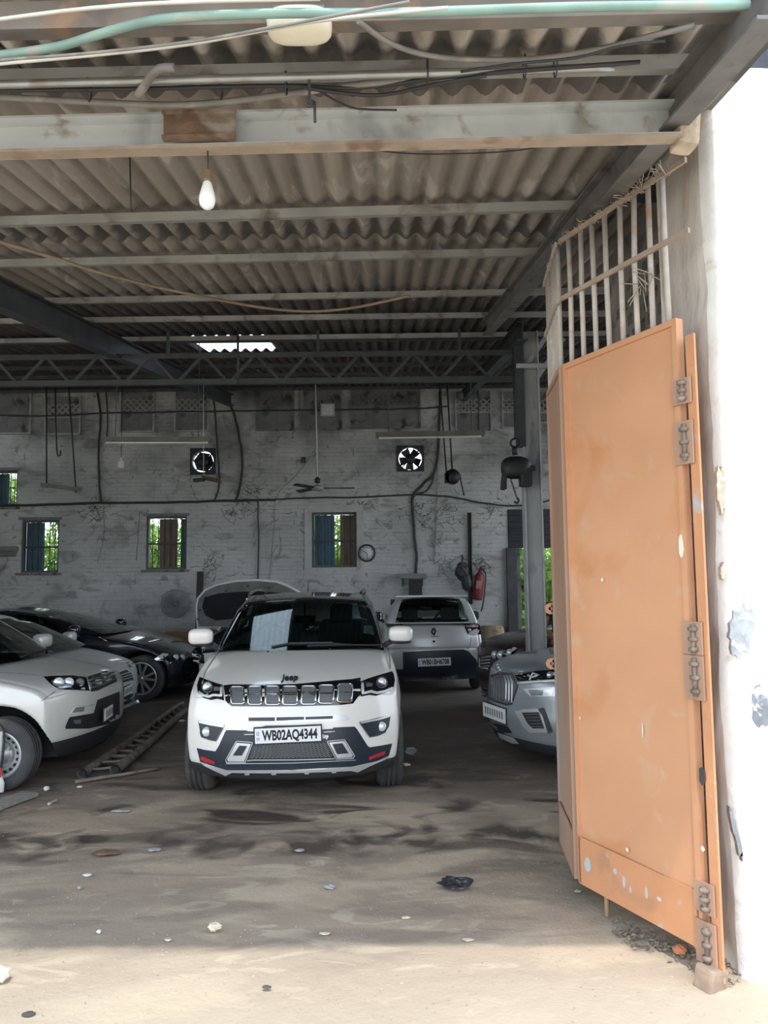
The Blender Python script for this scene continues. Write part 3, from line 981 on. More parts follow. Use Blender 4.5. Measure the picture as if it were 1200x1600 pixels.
WHITE3 = mat('white_paint', (0.76, 0.77, 0.77), 0.3, var=0.015, coat=0.6)
BLACKP = mat('black_plastic', (0.020, 0.022, 0.025), 0.5, var=0.1, scale=20)
GLOSSB = mat('gloss_black', (0.008, 0.009, 0.012), 0.12, var=0, coat=0.8)
NAVYP = mat('blue_black_plastic', (0.018, 0.027, 0.040), 0.38, var=0.1, scale=20)
GREYP = mat('grey_plastic', (0.13, 0.14, 0.15), 0.5, var=0.1)
CHROME = mat('chrome', (0.80, 0.81, 0.83), 0.14, 1.0, var=0)
SATIN = mat('satin_silver', (0.66, 0.68, 0.70), 0.35, 0.6, var=0.02)
RUBBER = mat('tyre_rubber', (0.055, 0.055, 0.056), 0.85, var=0.2, scale=10, dirt=((0.13, 0.115, 0.10), 0.42, 4))
RIMM = mat('steel_wheel', (0.42, 0.44, 0.45), 0.4, 0.5, var=0.1)
ALLOY = mat('silver_alloy', (0.55, 0.57, 0.58), 0.3, 0.6, var=0.05)
LAMPW = mat('clear_lamp', (0.72, 0.76, 0.78), 0.15, 0.3, var=0.05, scale=30)
LAMPG = mat('grey_lamp', (0.30, 0.33, 0.35), 0.15, 0.6, var=0.25, scale=25)
REDREF = mat('red_reflector', (0.45, 0.03, 0.04), 0.3, var=0.1)
REDLAMP = mat('dark_red_lamp', (0.05, 0.008, 0.012), 0.12, var=0.1, coat=0.7)
PLATEW = mat('white_plate', (0.82, 0.83, 0.84), 0.45, var=0.02)
INK = mat('plate_ink', (0.012, 0.012, 0.020), 0.6, var=0)
SEATM = mat('pale_seat', (0.30, 0.34, 0.34), 0.7, var=0.05)
SEATD = mat('dark_seat', (0.045, 0.048, 0.05), 0.8, var=0.1)
DASH = mat('dark_dash', (0.02, 0.022, 0.024), 0.7, var=0.1)
GLASSD = glass('dark_glass', (0.20, 0.30, 0.31))
GLASSM = glass('mid_glass', (0.50, 0.60, 0.60))
LENS = glass('lens', (0.9, 0.93, 0.95))

def bvh_of(objs):
    vs, fs = [], []
    for o in objs:
        M = mw(o)
        if o.type != 'MESH':
            continue
        Mo = mw(o.parent) @ Matrix.Identity(4)
        b = len(vs)
        vs += [Mo @ v.co for v in o.data.vertices]
        fs += [[b + i for i in p.vertices] for p in o.data.polygons]
    return BVHTree.FromPolygons(vs, fs)

def cage_box(us, ss, ws, f, matf, drop=()):
    """surface of a box grid mapped through f(u,s,w); matf(face, u,s,w) gives slot or None"""
    vid, vs, fs, mi = {}, [], [], []
    def vert(i, j, k):
        key = (i, j, k)
        if key not in vid:
            vid[key] = len(vs)
            vs.append(f(us[i], ss[j], ws[k]))
        return vid[key]
    nu, ns, nw = len(us) - 1, len(ss) - 1, len(ws) - 1
    def quad(face, a, b, c, d, u, s_, w):
        m = matf(face, u, s_, w)
        if m is None:
            return
        fs.append((vert(*a), vert(*b), vert(*c), vert(*d))); mi.append(m)
    mid = lambda L, i: (L[i] + L[i + 1]) / 2
    for j in range(ns):
        for k in range(nw):
            quad('front', (0, j, k), (0, j + 1, k), (0, j + 1, k + 1), (0, j, k + 1), 0, mid(ss, j), mid(ws, k))
            quad('rear', (nu, j, k), (nu, j, k + 1), (nu, j + 1, k + 1), (nu, j + 1, k), 1, mid(ss, j), mid(ws, k))
    for i in range(nu):
        for k in range(nw):
            quad('right', (i, 0, k), (i, 0, k + 1), (i + 1, 0, k + 1), (i + 1, 0, k), mid(us, i), -1, mid(ws, k))
            quad('left', (i, ns, k), (i + 1, ns, k), (i + 1, ns, k + 1), (i, ns, k + 1), mid(us, i), 1, mid(ws, k))
        for j in range(ns):
            quad('bottom', (i, j, 0), (i + 1, j, 0), (i + 1, j + 1, 0), (i, j + 1, 0), mid(us, i), mid(ss, j), 0)
            quad('top', (i, j, nw), (i, j + 1, nw), (i + 1, j + 1, nw), (i + 1, j, nw), mid(us, i), mid(ss, j), 1)
    return vs, fs, mi

def subdivide_eval(vs, fs, mi, nslots, levels=2, cutter=None, slot=None):
    me = bpy.data.meshes.new('cage')
    me.from_pydata([tuple(v) for v in vs], [], fs)
    for i in range(nslots):
        me.materials.append(None)
    me.polygons.foreach_set('material_index', mi)
    me.update()
    bm = bmesh.new(); bm.from_mesh(me); bmesh.ops.recalc_face_normals(bm, faces=bm.faces[:]); bm.to_mesh(me); bm.free()
    o = bpy.data.objects.new('cage', me); COL.objects.link(o)
    md = o.modifiers.new('s', 'SUBSURF'); md.levels = levels; md.render_levels = levels
    c = None
    if cutter:
        cm = bpy.data.meshes.new('cut'); cm.from_pydata([tuple(v) for v in cutter.v], [], cutter.f)
        for i in range(nslots):
            cm.materials.append(None)
        cm.polygons.foreach_set('material_index', [slot] * len(cm.polygons)); cm.update()
        c = bpy.data.objects.new('cut', cm); COL.objects.link(c)
        bo = o.modifiers.new('b', 'BOOLEAN'); bo.object = c; bo.operation = 'DIFFERENCE'; bo.solver = 'EXACT'
        bo.use_self = False; bo.use_hole_tolerant = True
    dg = bpy.context.evaluated_depsgraph_get(); dg.update()
    out = bpy.data.meshes.new_from_object(o.evaluated_get(dg))
    bpy.data.objects.remove(o)
    if c:
        bpy.data.objects.remove(c)
    return out

SPLITS = {'side_windows': 'side_window', 'wheel_arch': 'wheel_arch', 'window_trim': 'window_trim'}
def split_slots(me, names, mats, parent, smooth=True, groove=0.0):
    """one object per material slot"""
    bm = bmesh.new(); bm.from_mesh(me)
    bm.normal_update()
    if groove:
        for v in bm.verts:
            if len({f.material_index for f in v.link_faces}) > 1:
                v.co -= v.normal * groove
    res = {}
    used = sorted({f.material_index for f in bm.faces})
    for i in used:
        if names.get(i) is None:
            continue
        idx, vs, fs = {}, [], []
        for f in bm.faces:
            if f.material_index != i:
                continue
            q = []
            for v in f.verts:
                if v.index not in idx:
                    idx[v.index] = len(vs); vs.append(tuple(v.co))
                q.append(idx[v.index])
            fs.append(q)
        if names[i] in SPLITS:
            par = list(range(len(vs)))
            def root(a):
                while par[a] != a:
                    par[a] = par[par[a]]; a = par[a]
                return a
            for q in fs:
                for a in q[1:]:
                    par[root(a)] = root(q[0])
            groups = {}
            for q in fs:
                groups.setdefault(root(q[0]), []).append(q)
            for gq in list(groups.values()):
                ids = sorted({a for q in gq for a in q}); mp_ = {a: k for k, a in enumerate(ids)}
                m3 = bpy.data.meshes.new(SPLITS[names[i]]); m3.from_pydata([vs[a] for a in ids], [], [[mp_[a] for a in q] for q in gq]); m3.materials.append(mats[i])
                m3.polygons.foreach_set('use_smooth', [smooth] * len(m3.polygons)); m3.update()
                o = bpy.data.objects.new(SPLITS[names[i]], m3); COL.objects.link(o); o.parent = parent
                res[(i, len(res))] = o
            continue
        m2 = bpy.data.meshes.new(names[i]); m2.from_pydata(vs, [], fs); m2.materials.append(mats[i])
        m2.polygons.foreach_set('use_smooth', [smooth] * len(m2.polygons)); m2.update()
        o = bpy.data.objects.new(names[i], m2); COL.objects.link(o); o.parent = parent
        res[i] = o
    bm.free()
    return res

def make_car(name, sp, loc, rz, label, cat='car', group=None):
    """loc: ground point under the middle of the nose; car frame x forward, y left, nose at x=0"""
    e = empty(name, loc, rz, label, cat, group)
    L, W = sp['L'], sp['W']
    hw = W / 2
    xs = sp.get('xs') or [0, .035, .12, .3, .55, sp['bx0'] - .1, sp['bx0'] + .12, 1.6, 2.2, 2.8, L - 1.0, L - .6, L - .3, L - .12, L - .035, L]
    xs = sorted(xs)
    us = [x / L for x in xs]
    ss = [-1, -.95, -.82, -.6, -.32, 0, .32, .6, .82, .95, 1]
    ws = [0, .04, .14, .28, .42, .56, .7, .83, .95, 1]
    FP, RP = sp['front'], sp['rear']
    def fbody(u, s, w):
        d = u * L
        zt = interp(sp['top'], d) - sp.get('drop', .07) * abs(s) ** 2.6
        z0 = interp(sp['bottom'], d)
        z = z0 + w * (zt - z0)
        a = interp(FP, z) + sp['cf'] * abs(s) ** sp.get('pf', 2.4)
        b = interp(RP, z) + sp['cr'] * abs(s) ** 2.6
        x = -((1 - u) * a + u * (L - b)) if False else -(d + a * max(0, 1 - d / 1.3) ** 1.0 - b * max(0, 1 - (L - d) / 1.3))
        y = s * interp(sp['wz'], z) * interp(sp['wx'], d) * hw
        return V((x, y, z))
    bx0, bx1 = sp['bx0'], sp['bx1']
    def mbody(face, u, s, w):
        d = u * L
        if face == 'top':
            if bx0 + .10 < d < bx1 - .10 and abs(s) < .9:
                return None
            if d < bx0 + .1 and abs(s) < .93:
                return 1
            if d > bx1 - .12 and abs(s) < .93:
                return 3
            return 0
        if face == 'bottom':
            return 2
        if w < sp.get('clad', .15):
            return 2
        if face == 'rear' and abs(s) < .9:
            return 3 if w > .5 else 0
        return 0
    vs, fs, mi = cage_box(us, ss, ws, fbody, mbody)
    r, tw = sp['r'], sp['tw']
    # weld the cutter poles: rebuild as closed cylinders
    cut2 = MB()
    for xa in (-sp['fa'], -(L - sp['ra'])):
        for sg in (-1, 1):
            n = 40; rr = sp.get('ar', r + .055)
            y0 = sg * (hw - tw - .12); y1 = sg * (hw + .3)
            ya, yb = min(y0, y1), max(y0, y1)
            a = [V((xa + rr * math.cos(2 * math.pi * i / n), ya, r + .01 + rr * math.sin(2 * math.pi * i / n))) for i in range(n)]
            b = [V((p.x, yb, p.z)) for p in a]
            cut2.add(a + b, [tuple(range(n)), tuple(range(n, 2 * n))[::-1]] + [(i, n + i, n + (i + 1) % n, (i + 1) % n) for i in range(n)])
    me = subdivide_eval(vs, fs, mi, 6, 2, cut2, 4)
    paint = sp['paint']
    body = split_slots(me, {0: 'body', 1: None if sp.get('hood_open') else 'hood', 2: 'underbody', 3: 'tailgate', 4: 'wheel_arch'}, {0: paint, 1: paint, 2: BLACKP, 3: sp.get('tailpaint', paint), 4: BLACKP}, e, groove=0.006)
    # cabin
    rx0, rx1 = sp['rx0'], sp['rx1']
    zb, zr = sp['zb'], sp['zr']
    bw, rw = sp['bw'], sp['rw']
    cu = [0, .05, .1, .40, .46, .76, .82, .93, 1]
    cs = [-1, -.94, -.86, -.5, 0, .5, .86, .94, 1]
    cw = [0, .05, .12, .45, .8, .9, .97, 1]
    def fcab(u, s, w):
        wc = w
        xf = bx0 + (rx0 - bx0) * wc - sp.get('curv', .14) * (1 - abs(s) ** 2) * (1 - .4 * w) + .14 * .5
        xr = bx1 + (rx1 - bx1) * (wc ** sp.get('rpow', 1.4)) + sp.get('rcurv', .08) * (1 - abs(s) ** 2) - .04
        x = xf + (xr - xf) * u
        zroof = zr(u) if callable(zr) else interp(zr, u)
        zbelt = interp(zb, u)
        z = zbelt + (zroof - zbelt) * w - (sp.get('crown', .05) * s * s if w > .85 else 0)
        y = s * (bw + (rw - bw) * (w ** 1.25)) * (1 - .06 * max(0, u - .6) / .4 - .05 * max(0, .2 - u) / .2)
        return V((-x, y, z))
    def mcab(face, u, s, w):
        if face == 'bottom':
            return None
        if face == 'front' and abs(s) < .9 and .02 < w < .95:
            return 1
        if face == 'rear' and abs(s) < .88 and sp.get('rw0', .1) < w < .95:
            return 3
        if face in ('left', 'right') and .1 < w < .88 and (.08 < u < .40 or .46 < u < .76 or (.82 < u < .93 and sp.get('quarter', 1))):
            return 2
        if face in ('left', 'right') and .1 < w < .88 and .05 < u < .95:
            return 5
        if face == 'top':
            return 4
        return 0
    vs, fs, mi = cage_box(cu, cs, cw, fcab, mcab)
    me2 = subdivide_eval(vs, fs, mi, 6, 2)
    g = sp.get('glass', GLASSD)
    cabin = split_slots(me2, {0: 'pillars', 1: 'windshield', 2: 'side_windows', 3: 'rear_window', 4: 'roof', 5: 'window_trim'},
                        {0: sp.get('pillar', paint), 1: g, 2: g, 3: g, 4: sp.get('roofpaint', paint), 5: GLOSSB}, e, groove=0.005)
    hull = [o for o in body.values() if o.name.split('.')[0] != 'wheel_arch'] + list(cabin.values())
    # wheels
    for xa, lab in ((-sp['fa'], 'f'), (-(L - sp['ra']), 'r')):
        for sg in (-1, 1):
            make_wheel(e, xa, sg * (hw - .015), sg, r, tw, sp.get('rim', 'five'))
    # inside: floor, dashboard, steering wheel, seats
    mb = MB()
    mb.box((-(bx0 + bx1) / 2, 0, .38), (bx1 - bx0 - .2, bw * 1.7, .06))
    mb.build('cabin_floor', DASH, e)
    zc = interp(zb, 0)
    mb = MB(); mb.box((-(bx0 + .52), 0, zc - .10), (.5, bw * 1.72, .2), bev=.06); mb.build('dashboard', DASH, e)
    ys = .36 if W > 1.7 else .33
    mb = MB(); tor = [V((-(bx0 + .88) - .06 * math.sin(t), ys + .18 * math.cos(t), zc + .0 + .17 * math.sin(t))) for t in [i * math.pi / 10 for i in range(21)]]
    tor = [V((p.x, sp.get('rhd', -1) * p.y, p.z)) for p in tor]
    mb.tube(tor, .014, 6, cap=False); mb.tube([(-(bx0 + .8), -ys, zc - .04), tor[0].lerp(tor[10], .5)], .03, 8)
    mb.build('steering_wheel', DASH, e)
    sm = sp.get('seat', SEATD)
    rowx = [bx0 + 1.15, bx0 + 1.95]
    for k, x in enumerate(rowx):
        for sg in (-1, 1):
            mb = MB(); zs = .72 - sp.get('seatdrop', 0)
            mb.box((-x + .22, sg * ys, max(.5, zs - .08)), (.5, .46, .14), bev=.05)
            mb.box((-x - .06, sg * ys, zs + .26), (.14, .48, .62), rot=(0, R(-14), 0), bev=.05)
            mb.box((-x - .16, sg * ys, zs + .66), (.09, .24, .17), rot=(0, R(-14), 0), bev=.04)
            mb.tube([(-x - .13, sg * ys - .06, zs + .5), (-x - .16, sg * ys - .06, zs + .62)], .007, 5)
            mb.tube([(-x - .13, sg * ys + .06, zs + .5), (-x - .16, sg * ys + .06, zs + .62)], .007, 5)
            mb.build('seat', sm, e)
    xm = rx0 * .75 + bx0 * .25
    mb = MB(); mb.box((-(xm + .10), 0, (zr(0) if callable(zr) else interp(zr, 0)) - .20), (.03, .22, .07), bev=.012); mb.tube([(-(xm + .08), 0, interp(zr, 0) - .2), (-(xm + .13), 0, interp(zr, 0) - .05)], .008, 5); mb.build('inside_mirror', BLACKP, e)
    # outside mirrors
    for sg in (-1, 1):
        if sp.get('mirror') is None:
            break
        mx, my, mz, ml = sp['mirror']
        p = V((-mx, sg * my, mz))
        mb = MB(); mb.blob(p, (.075, ml, .076), rot=(0, 0, sg * R(-8)), n=12, p=3.3)
        cap = mb.build('mirror', sp.get('mirrorpaint', paint), e)
        mb = MB(); mb.blob(p + V((.0, -sg * .01, -.070)), (.062, ml * .96, .022), rot=(0, 0, sg * R(-8)), n=8, p=2.6)
        mb.bar(p + V((-.02, -sg * ml * .8, -.07)), p + V((-.04, -sg * (my - bw + .02), -.11)), .06, .05); mb.build('mirror_base', BLACKP, cap)
        mb = MB(); mb.box(p + V((-.068, 0, .0)), (.006, ml * 1.6, .1), bev=.002); mb.build('mirror_glass', CHROME, cap)
    return e, hull

def make_wheel(parent, x, y, sg, r, tw, style):
    """wheel standing at the outer plane y; sg = +1 left side"""
    ax = V((0, sg, 0))
    c = V((x, y, r))
    rr = r * (.70 if style == 'ten' else .62)
    mb = MB()
    t = tw / 2
    prof = [(rr, -tw + .02), (rr + .03, -tw), (r - .035, -tw + .005), (r - .008, -tw + .03)]
    g = -tw + .05
    while g < -.06:
        prof += [(r, g), (r, g + .026), (r - .010, g + .029), (r - .010, g + .037)]
        g += .040
    prof += [(r, -.05), (r - .008, -.03), (r - .035, -.006), (rr + .035, 0), (rr + .012, -.006), (rr, -.02)]
    mb.lathe(prof, c, ax, 48)
    ty = mb.build('wheel', RUBBER, parent)
    # rim
    mb = MB()
    m = ALLOY
    if style == 'steel':
        m = RIMM
        mb.lathe([(rr + .006, -.012), (rr - .008, -.006), (rr - .022, -.02), (rr - .03, -.05), (rr - .036, -.055), (rr * .66, -.04), (rr * .62, -.045), (rr * .55, -.075), (rr * .34, -.07), (rr * .30, -.035), (.0001, -.032)], c, ax, 48)
        rim = mb.build('rim', m, ty)
        hb = MB()
        x0 = ax.orthogonal().normalized(); y0 = ax.cross(x0)
        for i in range(18):
            a = 2 * math.pi * i / 18
            p = c + (x0 * math.cos(a) + y0 * math.sin(a)) * (rr * .78)
            hb.lathe([(.0001, 0), (.0135, 0), (.0135, -.02)], p + ax * -.0435, ax, 12)
        hb.build('rim_holes', BLACKGAP, ty)
        nb = MB()
        for i in range(5):
            a = 2 * math.pi * (i + .3) / 5
            p = c + (x0 * math.cos(a) + y0 * math.sin(a)) * (rr * .42)
            nb.lathe([(.0001, .012), (.011, .012), (.012, -.02)], p + ax * -.07, ax, 6, smooth=False)
        nb.lathe([(.0001, -.02), (.03, -.022), (.034, -.05)], c, ax, 16)
        nb.build('wheel_nut', RIMM, ty)
    else:
        mb.lathe([(rr + .006, -.012), (rr - .006, -.004), (rr - .018, -.014), (rr - .024, -.06), (rr - .03, -.16)], c, ax, 48)
        rim = mb.build('rim', m, ty)
        db = MB(); db.lathe([(rr - .03, -.13), (.0001, -.13)], c, ax, 24); db.build('brake_disc', BLACKP, ty)
        x0 = ax.orthogonal().normalized(); y0 = ax.cross(x0)
        n = 5 if style == 'five' else 5
        for i in range(n):
            for dd in ((-.16, .16) if style == 'ten' else (0,)):
                a = 2 * math.pi * i / n + dd
                q = x0 * math.cos(a) + y0 * math.sin(a)
                q2 = x0 * math.cos(a + dd * .6) + y0 * math.sin(a + dd * .6)
                s_ = MB(); s_.bar(c + q * .03 + ax * -.03, c + q2 * (rr - .012) + ax * -.022, .034 if style == 'ten' else .06, .02, up=tuple(ax)); s_.build('spoke', m, ty)
        hb = MB(); hb.lathe([(.0001, -.012), (.03, -.014), (.06, -.03), (.065, -.06)], c, ax, 20); hb.build('hub', m, ty)
    return ty

# ---- parts laid on a car's skin: an outline on the skin, given its own thickness
class Skin:
    def __init__(s, hull, e):
        s.b = bvh_of(hull); s.e = e
    def hit(s, px, py):
        d = ray(px, py)
        loc, n, i, dist = s.b.ray_cast(CAM_O, d)
        return loc, n, d
    def point(s, px, py, off=0.0, ref=None):
        loc, n, d = s.hit(px, py)
        if loc is None:
            if ref is None:
                for k in range(1, 30):
                    for (dx, dy) in ((-k, 0), (k, 0), (0, -k), (0, k), (-k, -k), (k, -k), (k, k), (-k, k)):
                        l2, n2, _ = s.hit(px + dx, py + dy)
                        if l2 is not None:
                            return CAM_O + d * ((l2 - CAM_O).length - off)
                raise ValueError('off the skin %s %s' % (px, py))
            return CAM_O + d * ((ref - CAM_O).length - off)
        return loc - d * off
    def panel(s, name, poly, m, off=0.004, thick=0.012, cell=7, parent=None, label=None, flat=False):
        bm = bmesh.new()
        f = bm.faces.new([bm.verts.new((p[0], p[1], 0)) for p in poly])
        f.normal_update()
        bmesh.ops.triangulate(bm, faces=[f])
        x0, x1 = min(p[0] for p in poly), max(p[0] for p in poly)
        y0, y1 = min(p[1] for p in poly), max(p[1] for p in poly)
        x = x0 + cell
        while x < x1 - .5:
            bmesh.ops.bisect_plane(bm, geom=bm.verts[:] + bm.edges[:] + bm.faces[:], plane_co=(x, 0, 0), plane_no=(1, 0, 0)); x += cell
        y = y0 + cell
        while y < y1 - .5:
            bmesh.ops.bisect_plane(bm, geom=bm.verts[:] + bm.edges[:] + bm.faces[:], plane_co=(0, y, 0), plane_no=(0, 1, 0)); y += cell
        bmesh.ops.remove_doubles(bm, verts=bm.verts[:], dist=.02)
        bm.verts.index_update()
        px = [(v.co.x, v.co.y) for v in bm.verts]
        hits = [s.hit(*p) for p in px]
        good = [(p, h[0]) for p, h in zip(px, hits) if h[0] is not None]
        if not good:
            bm.free(); print('PANEL OFF', name); return None
        if flat:
            # a stiff flat piece: best plane through the skin points
            c = sum((g[1] for g in good), V()) / len(good)
            nn = sum((h[1] for h in hits if h[0] is not None), V()).normalized()
        pts, back = [], []
        for p, h in zip(px, hits):
            d = ray(*p)
            if flat:
                q = CAM_O + d * ((c - CAM_O).dot(nn) / d.dot(nn))
                q = q - d * off
            elif h[0] is None:
                g = min(good, key=lambda g_: (g_[0][0] - p[0]) ** 2 + (g_[0][1] - p[1]) ** 2)
                q = CAM_O + d * ((g[1] - CAM_O).length - off)
            else:
                q = h[0] - d * off
            pts.append(q); back.append(q + d * thick)
        mb = MB()
        fs = [[v.index for v in f.verts] for f in bm.faces]
        # outline winding: face the camera
        def facing(f):
            a, b, c_ = pts[f[0]], pts[f[1]], pts[f[2]]
            return (b - a).cross(c_ - a).dot(a - CAM_O) < 0
        fs = [f if facing(f) else f[::-1] for f in fs]
        mb.add(pts, fs, not flat)
        mb.add(back, [f[::-1] for f in fs], False)
        for ed in bm.edges:
            if len(ed.link_faces) == 1:
                a, b = ed.verts[0].index, ed.verts[1].index
                mb.add([pts[a], pts[b], back[b], back[a]], [(0, 1, 2, 3)])
        bm.free()
        return mb.build(name, m, parent or s.e, label=label, world=True)
    def line(s, name, pts, m, r=0.006, off=0.002, step=4, closed=False, parent=None, n=6, label=None):
        mb = MB()
        s._line(mb, pts, r, off, step, closed, n)
        return mb.build(name, m, parent or s.e, world=True, label=label)
    def _line(s, mb, pts, r, off=0.002, step=4, closed=False, n=6):
        if closed:
            pts = list(pts) + [pts[0]]
        out = []
        last = None
        for a, b in zip(pts, pts[1:]):
            k = max(1, int(math.hypot(b[0] - a[0], b[1] - a[1]) / step))
            for i in range(k):
                out.append((a[0] + (b[0] - a[0]) * i / k, a[1] + (b[1] - a[1]) * i / k))
        out.append(pts[-1])
        q = []
        for p in out:
            last = s.point(p[0], p[1], off, last)
            q.append(last)
            last = q[-1]
        mb.tube(q, r, n)
    def disc(s, name, px, py, rad, m, off=0.01, depth=0.02, parent=None, squash=1.0, n=20, label=None):
        c = s.point(px, py, off)
        d = ray(px, py)
        mb = MB(); mb.lathe([(rad * .98, -depth), (rad, 0), (rad * .8, .006), (.0001, .010)], c, -d, n)
        return mb.build(name, m, parent or s.e, world=True, label=label)

def plate(e, hullskin, quad, txt, name='number_plate', w=.5, off=.02, th=0.018):
    """number plate through four corners in the picture, stiff and flat"""
    cx = sum(p[0] for p in quad) / 4; cy = sum(p[1] for p in quad) / 4
    c = hullskin.point(cx, cy, off)
    return c

def plate_at(e, c, xax, up, w, h, txt=None, rows=1, txth=.6, marks=0):
    """white plate with black border; xax points along the reading direction"""
    xax = V(xax).normalized(); up = V(up); up = (up - xax * up.dot(xax)).normalized(); n = xax.cross(up)
    M = Matrix((( *xax, 0), (*up, 0), (*n, 0), (0, 0, 0, 1))).transposed()
    M = Matrix([[xax.x, up.x, n.x, c.x], [xax.y, up.y, n.y, c.y], [xax.z, up.z, n.z, c.z], [0, 0, 0, 1]])
    mb = MB(M); mb.box((0, 0, -.006), (w + .02, h + .02, .012), bev=.004); fr = mb.build('number_plate', BLACKP, e, world=True)
    mb = MB(M); mb.box((0, 0, .002), (w, h, .006), bev=.002); mb.build('plate_face', PLATEW, fr, world=True)
    if txt:
        text_mesh('plate_lettering', txt, h * .92, M @ Matrix.Translation((w * .03, -.002, .0052)), INK, fr, .0015, width=w * .84, bold=.0035)
        mb = MB(M); mb.box((-w * .455, h * .16, .0055), (w * .045, h * .28, .002)); mb.box((-w * .455, -h * .2, .0055), (w * .05, h * .22, .002)); mb.build('plate_strip', mat('pale_blue_mark', (0.45, 0.52, 0.68), .5, var=0), fr, world=True)
    elif marks:
        mb = MB(M)
        k = marks
        for i in range(k):
            mb.box((-w * .42 + w * .84 * (i + .5) / k, 0, .0055), (w * .84 / k * .45, h * .5, .002))
        mb.build('plate_marks', GREYP, fr, world=True)
    return fr
# ------------------------------------------------------------------ the white crossover in the middle
JY = 5.92
jn = at(453, 1060, JY)
SP_J = dict(L=4.38, W=1.82, r=.335, tw=.225, fa=.80, ra=.88, ar=.40,
    top=[(0, .895), (.06, .945), (.2, .985), (.6, 1.07), (1.05, 1.145), (1.4, 1.16), (3.8, 1.15), (4.3, 1.08), (4.38, 1.02)],
    bottom=[(0, .245), (.5, .22), (1, .22), (3.5, .22), (4.38, .32)],
    front=[(.15, .10), (.22, .04), (.32, .0), (.5, .0), (.62, .015), (.75, .035), (.88, .08), (.95, .16)],
    rear=[(.2, .12), (.4, 0), (.7, .02), (1.1, .12)],
    wz=[(.15, .90), (.3, .965), (.5, .995), (.7, 1.0), (.85, .985), (.95, .955), (1.1, .90)],
    wx=[(0, .925), (.3, .965), (.7, 1.0), (3.6, 1.0), (4.38, .93)],
    cf=.34, pf=2.6, cr=.2, drop=.075, curv=.2, bx0=1.12, bx1=4.2, rx0=1.98, rx1=3.75,
    zb=[(0, 1.125), (.3, 1.12), (1, 1.15)], zr=[(0, 1.56), (.15, 1.60), (.35, 1.625), (.7, 1.61), (1, 1.56)],
    bw=.80, rw=.66, crown=.045, paint=PEARL, roofpaint=GLOSSB, pillar=GLOSSB, mirror=(1.36, .935, 1.235, .115), seat=SEATM, rim='five', glass=GLASSD)
jeep, jh = make_car('white_crossover', SP_J, (jn.x, JY, 0), R(-90 + 2.5), 'white crossover with black roof parked in the middle of the hall, facing out', 'car')
js = Skin(jh, jeep)
Z1 = lambda x, y: (290 + x / 6.6667, 1030 + y / 6.6667)
Z2 = lambda x, y: (460 + x / 6.6667, 1030 + y / 6.6667)
# grille band between the lamps
band = [Z1(395, 272), Z1(465, 262), Z1(800, 262), Z1(1130, 258), Z2(300, 232), Z2(600, 205), Z2(690, 190), Z2(690, 370), Z2(660, 395), Z2(612, 462), Z2(470, 478), Z2(0, 490), Z1(800, 492), Z1(480, 490), Z1(440, 460), Z1(415, 432)]
js.panel('grille', band, GLOSSB, off=.004, thick=.02, cell=8)
slots = []
for (a, b, c, d) in [Z1(468, 285) + Z1(602, 462), Z1(648, 282) + Z1(785, 470), Z1(830, 280) + Z1(975, 472), Z1(1013, 280) + Z1(1162, 472)]:
    slots.append((a, b, c, d))
for (a, b, c, d) in [Z2(75, 278) + Z2(222, 468), Z2(260, 268) + Z2(410, 458), Z2(455, 255) + Z2(605, 443)]:
    slots.append((a, b, c, d))
def rrect(x0, y0, x1, y1, r=3.0, lean=0.0):
    p = []
    for (cx, cy, a0) in ((x1 - r, y1 - r, 0), (x0 + r, y1 - r, 90), (x0 + r, y0 + r, 180), (x1 - r, y0 + r, 270)):
        for k in range(4):
            t = R(a0 + 30 * k)
            y = cy + r * math.sin(t)
            p.append((cx + r * math.cos(t) + lean * (y - y0) / (y1 - y0), y))
    return p
MESHG = mat('grille_mesh_grey', (0.36, 0.38, 0.40), 0.4, 0.5, var=0.1)
for i, (x0, y0, x1, y1) in enumerate(slots):
    lean = (3 - i) * -0.0
    fr = js.line('grille_slot', rrect(x0, y0, x1, y1, 3.4, (i - 3) * -.5 + 0), CHROME, r=.0075, off=.010, step=3, closed=True)
    bk = js.panel('slot_backing', rrect(x0 + .5, y0 + .5, x1 - .5, y1 - .5, 3, (i - 3) * -.5), GREYP, off=.006, thick=.004, cell=8, parent=fr)
    mb = MB()
    rows_ = 9
    for k in range(rows_):
        yy = y0 + 2.2 + (y1 - y0 - 4.4) * k / (rows_ - 1)
        zz = []
        m_ = 7
        for q in range(m_ * 2 + 1):
            zz.append((x0 + 1.6 + (x1 - x0 - 3.2) * q / (m_ * 2), yy + (0.8 if q % 2 else -.8)))
        js._line(mb, zz, .0018, .011, 6, n=4)
    mb.build('slot_mesh', MESHG, fr, world=True, kind='stuff')
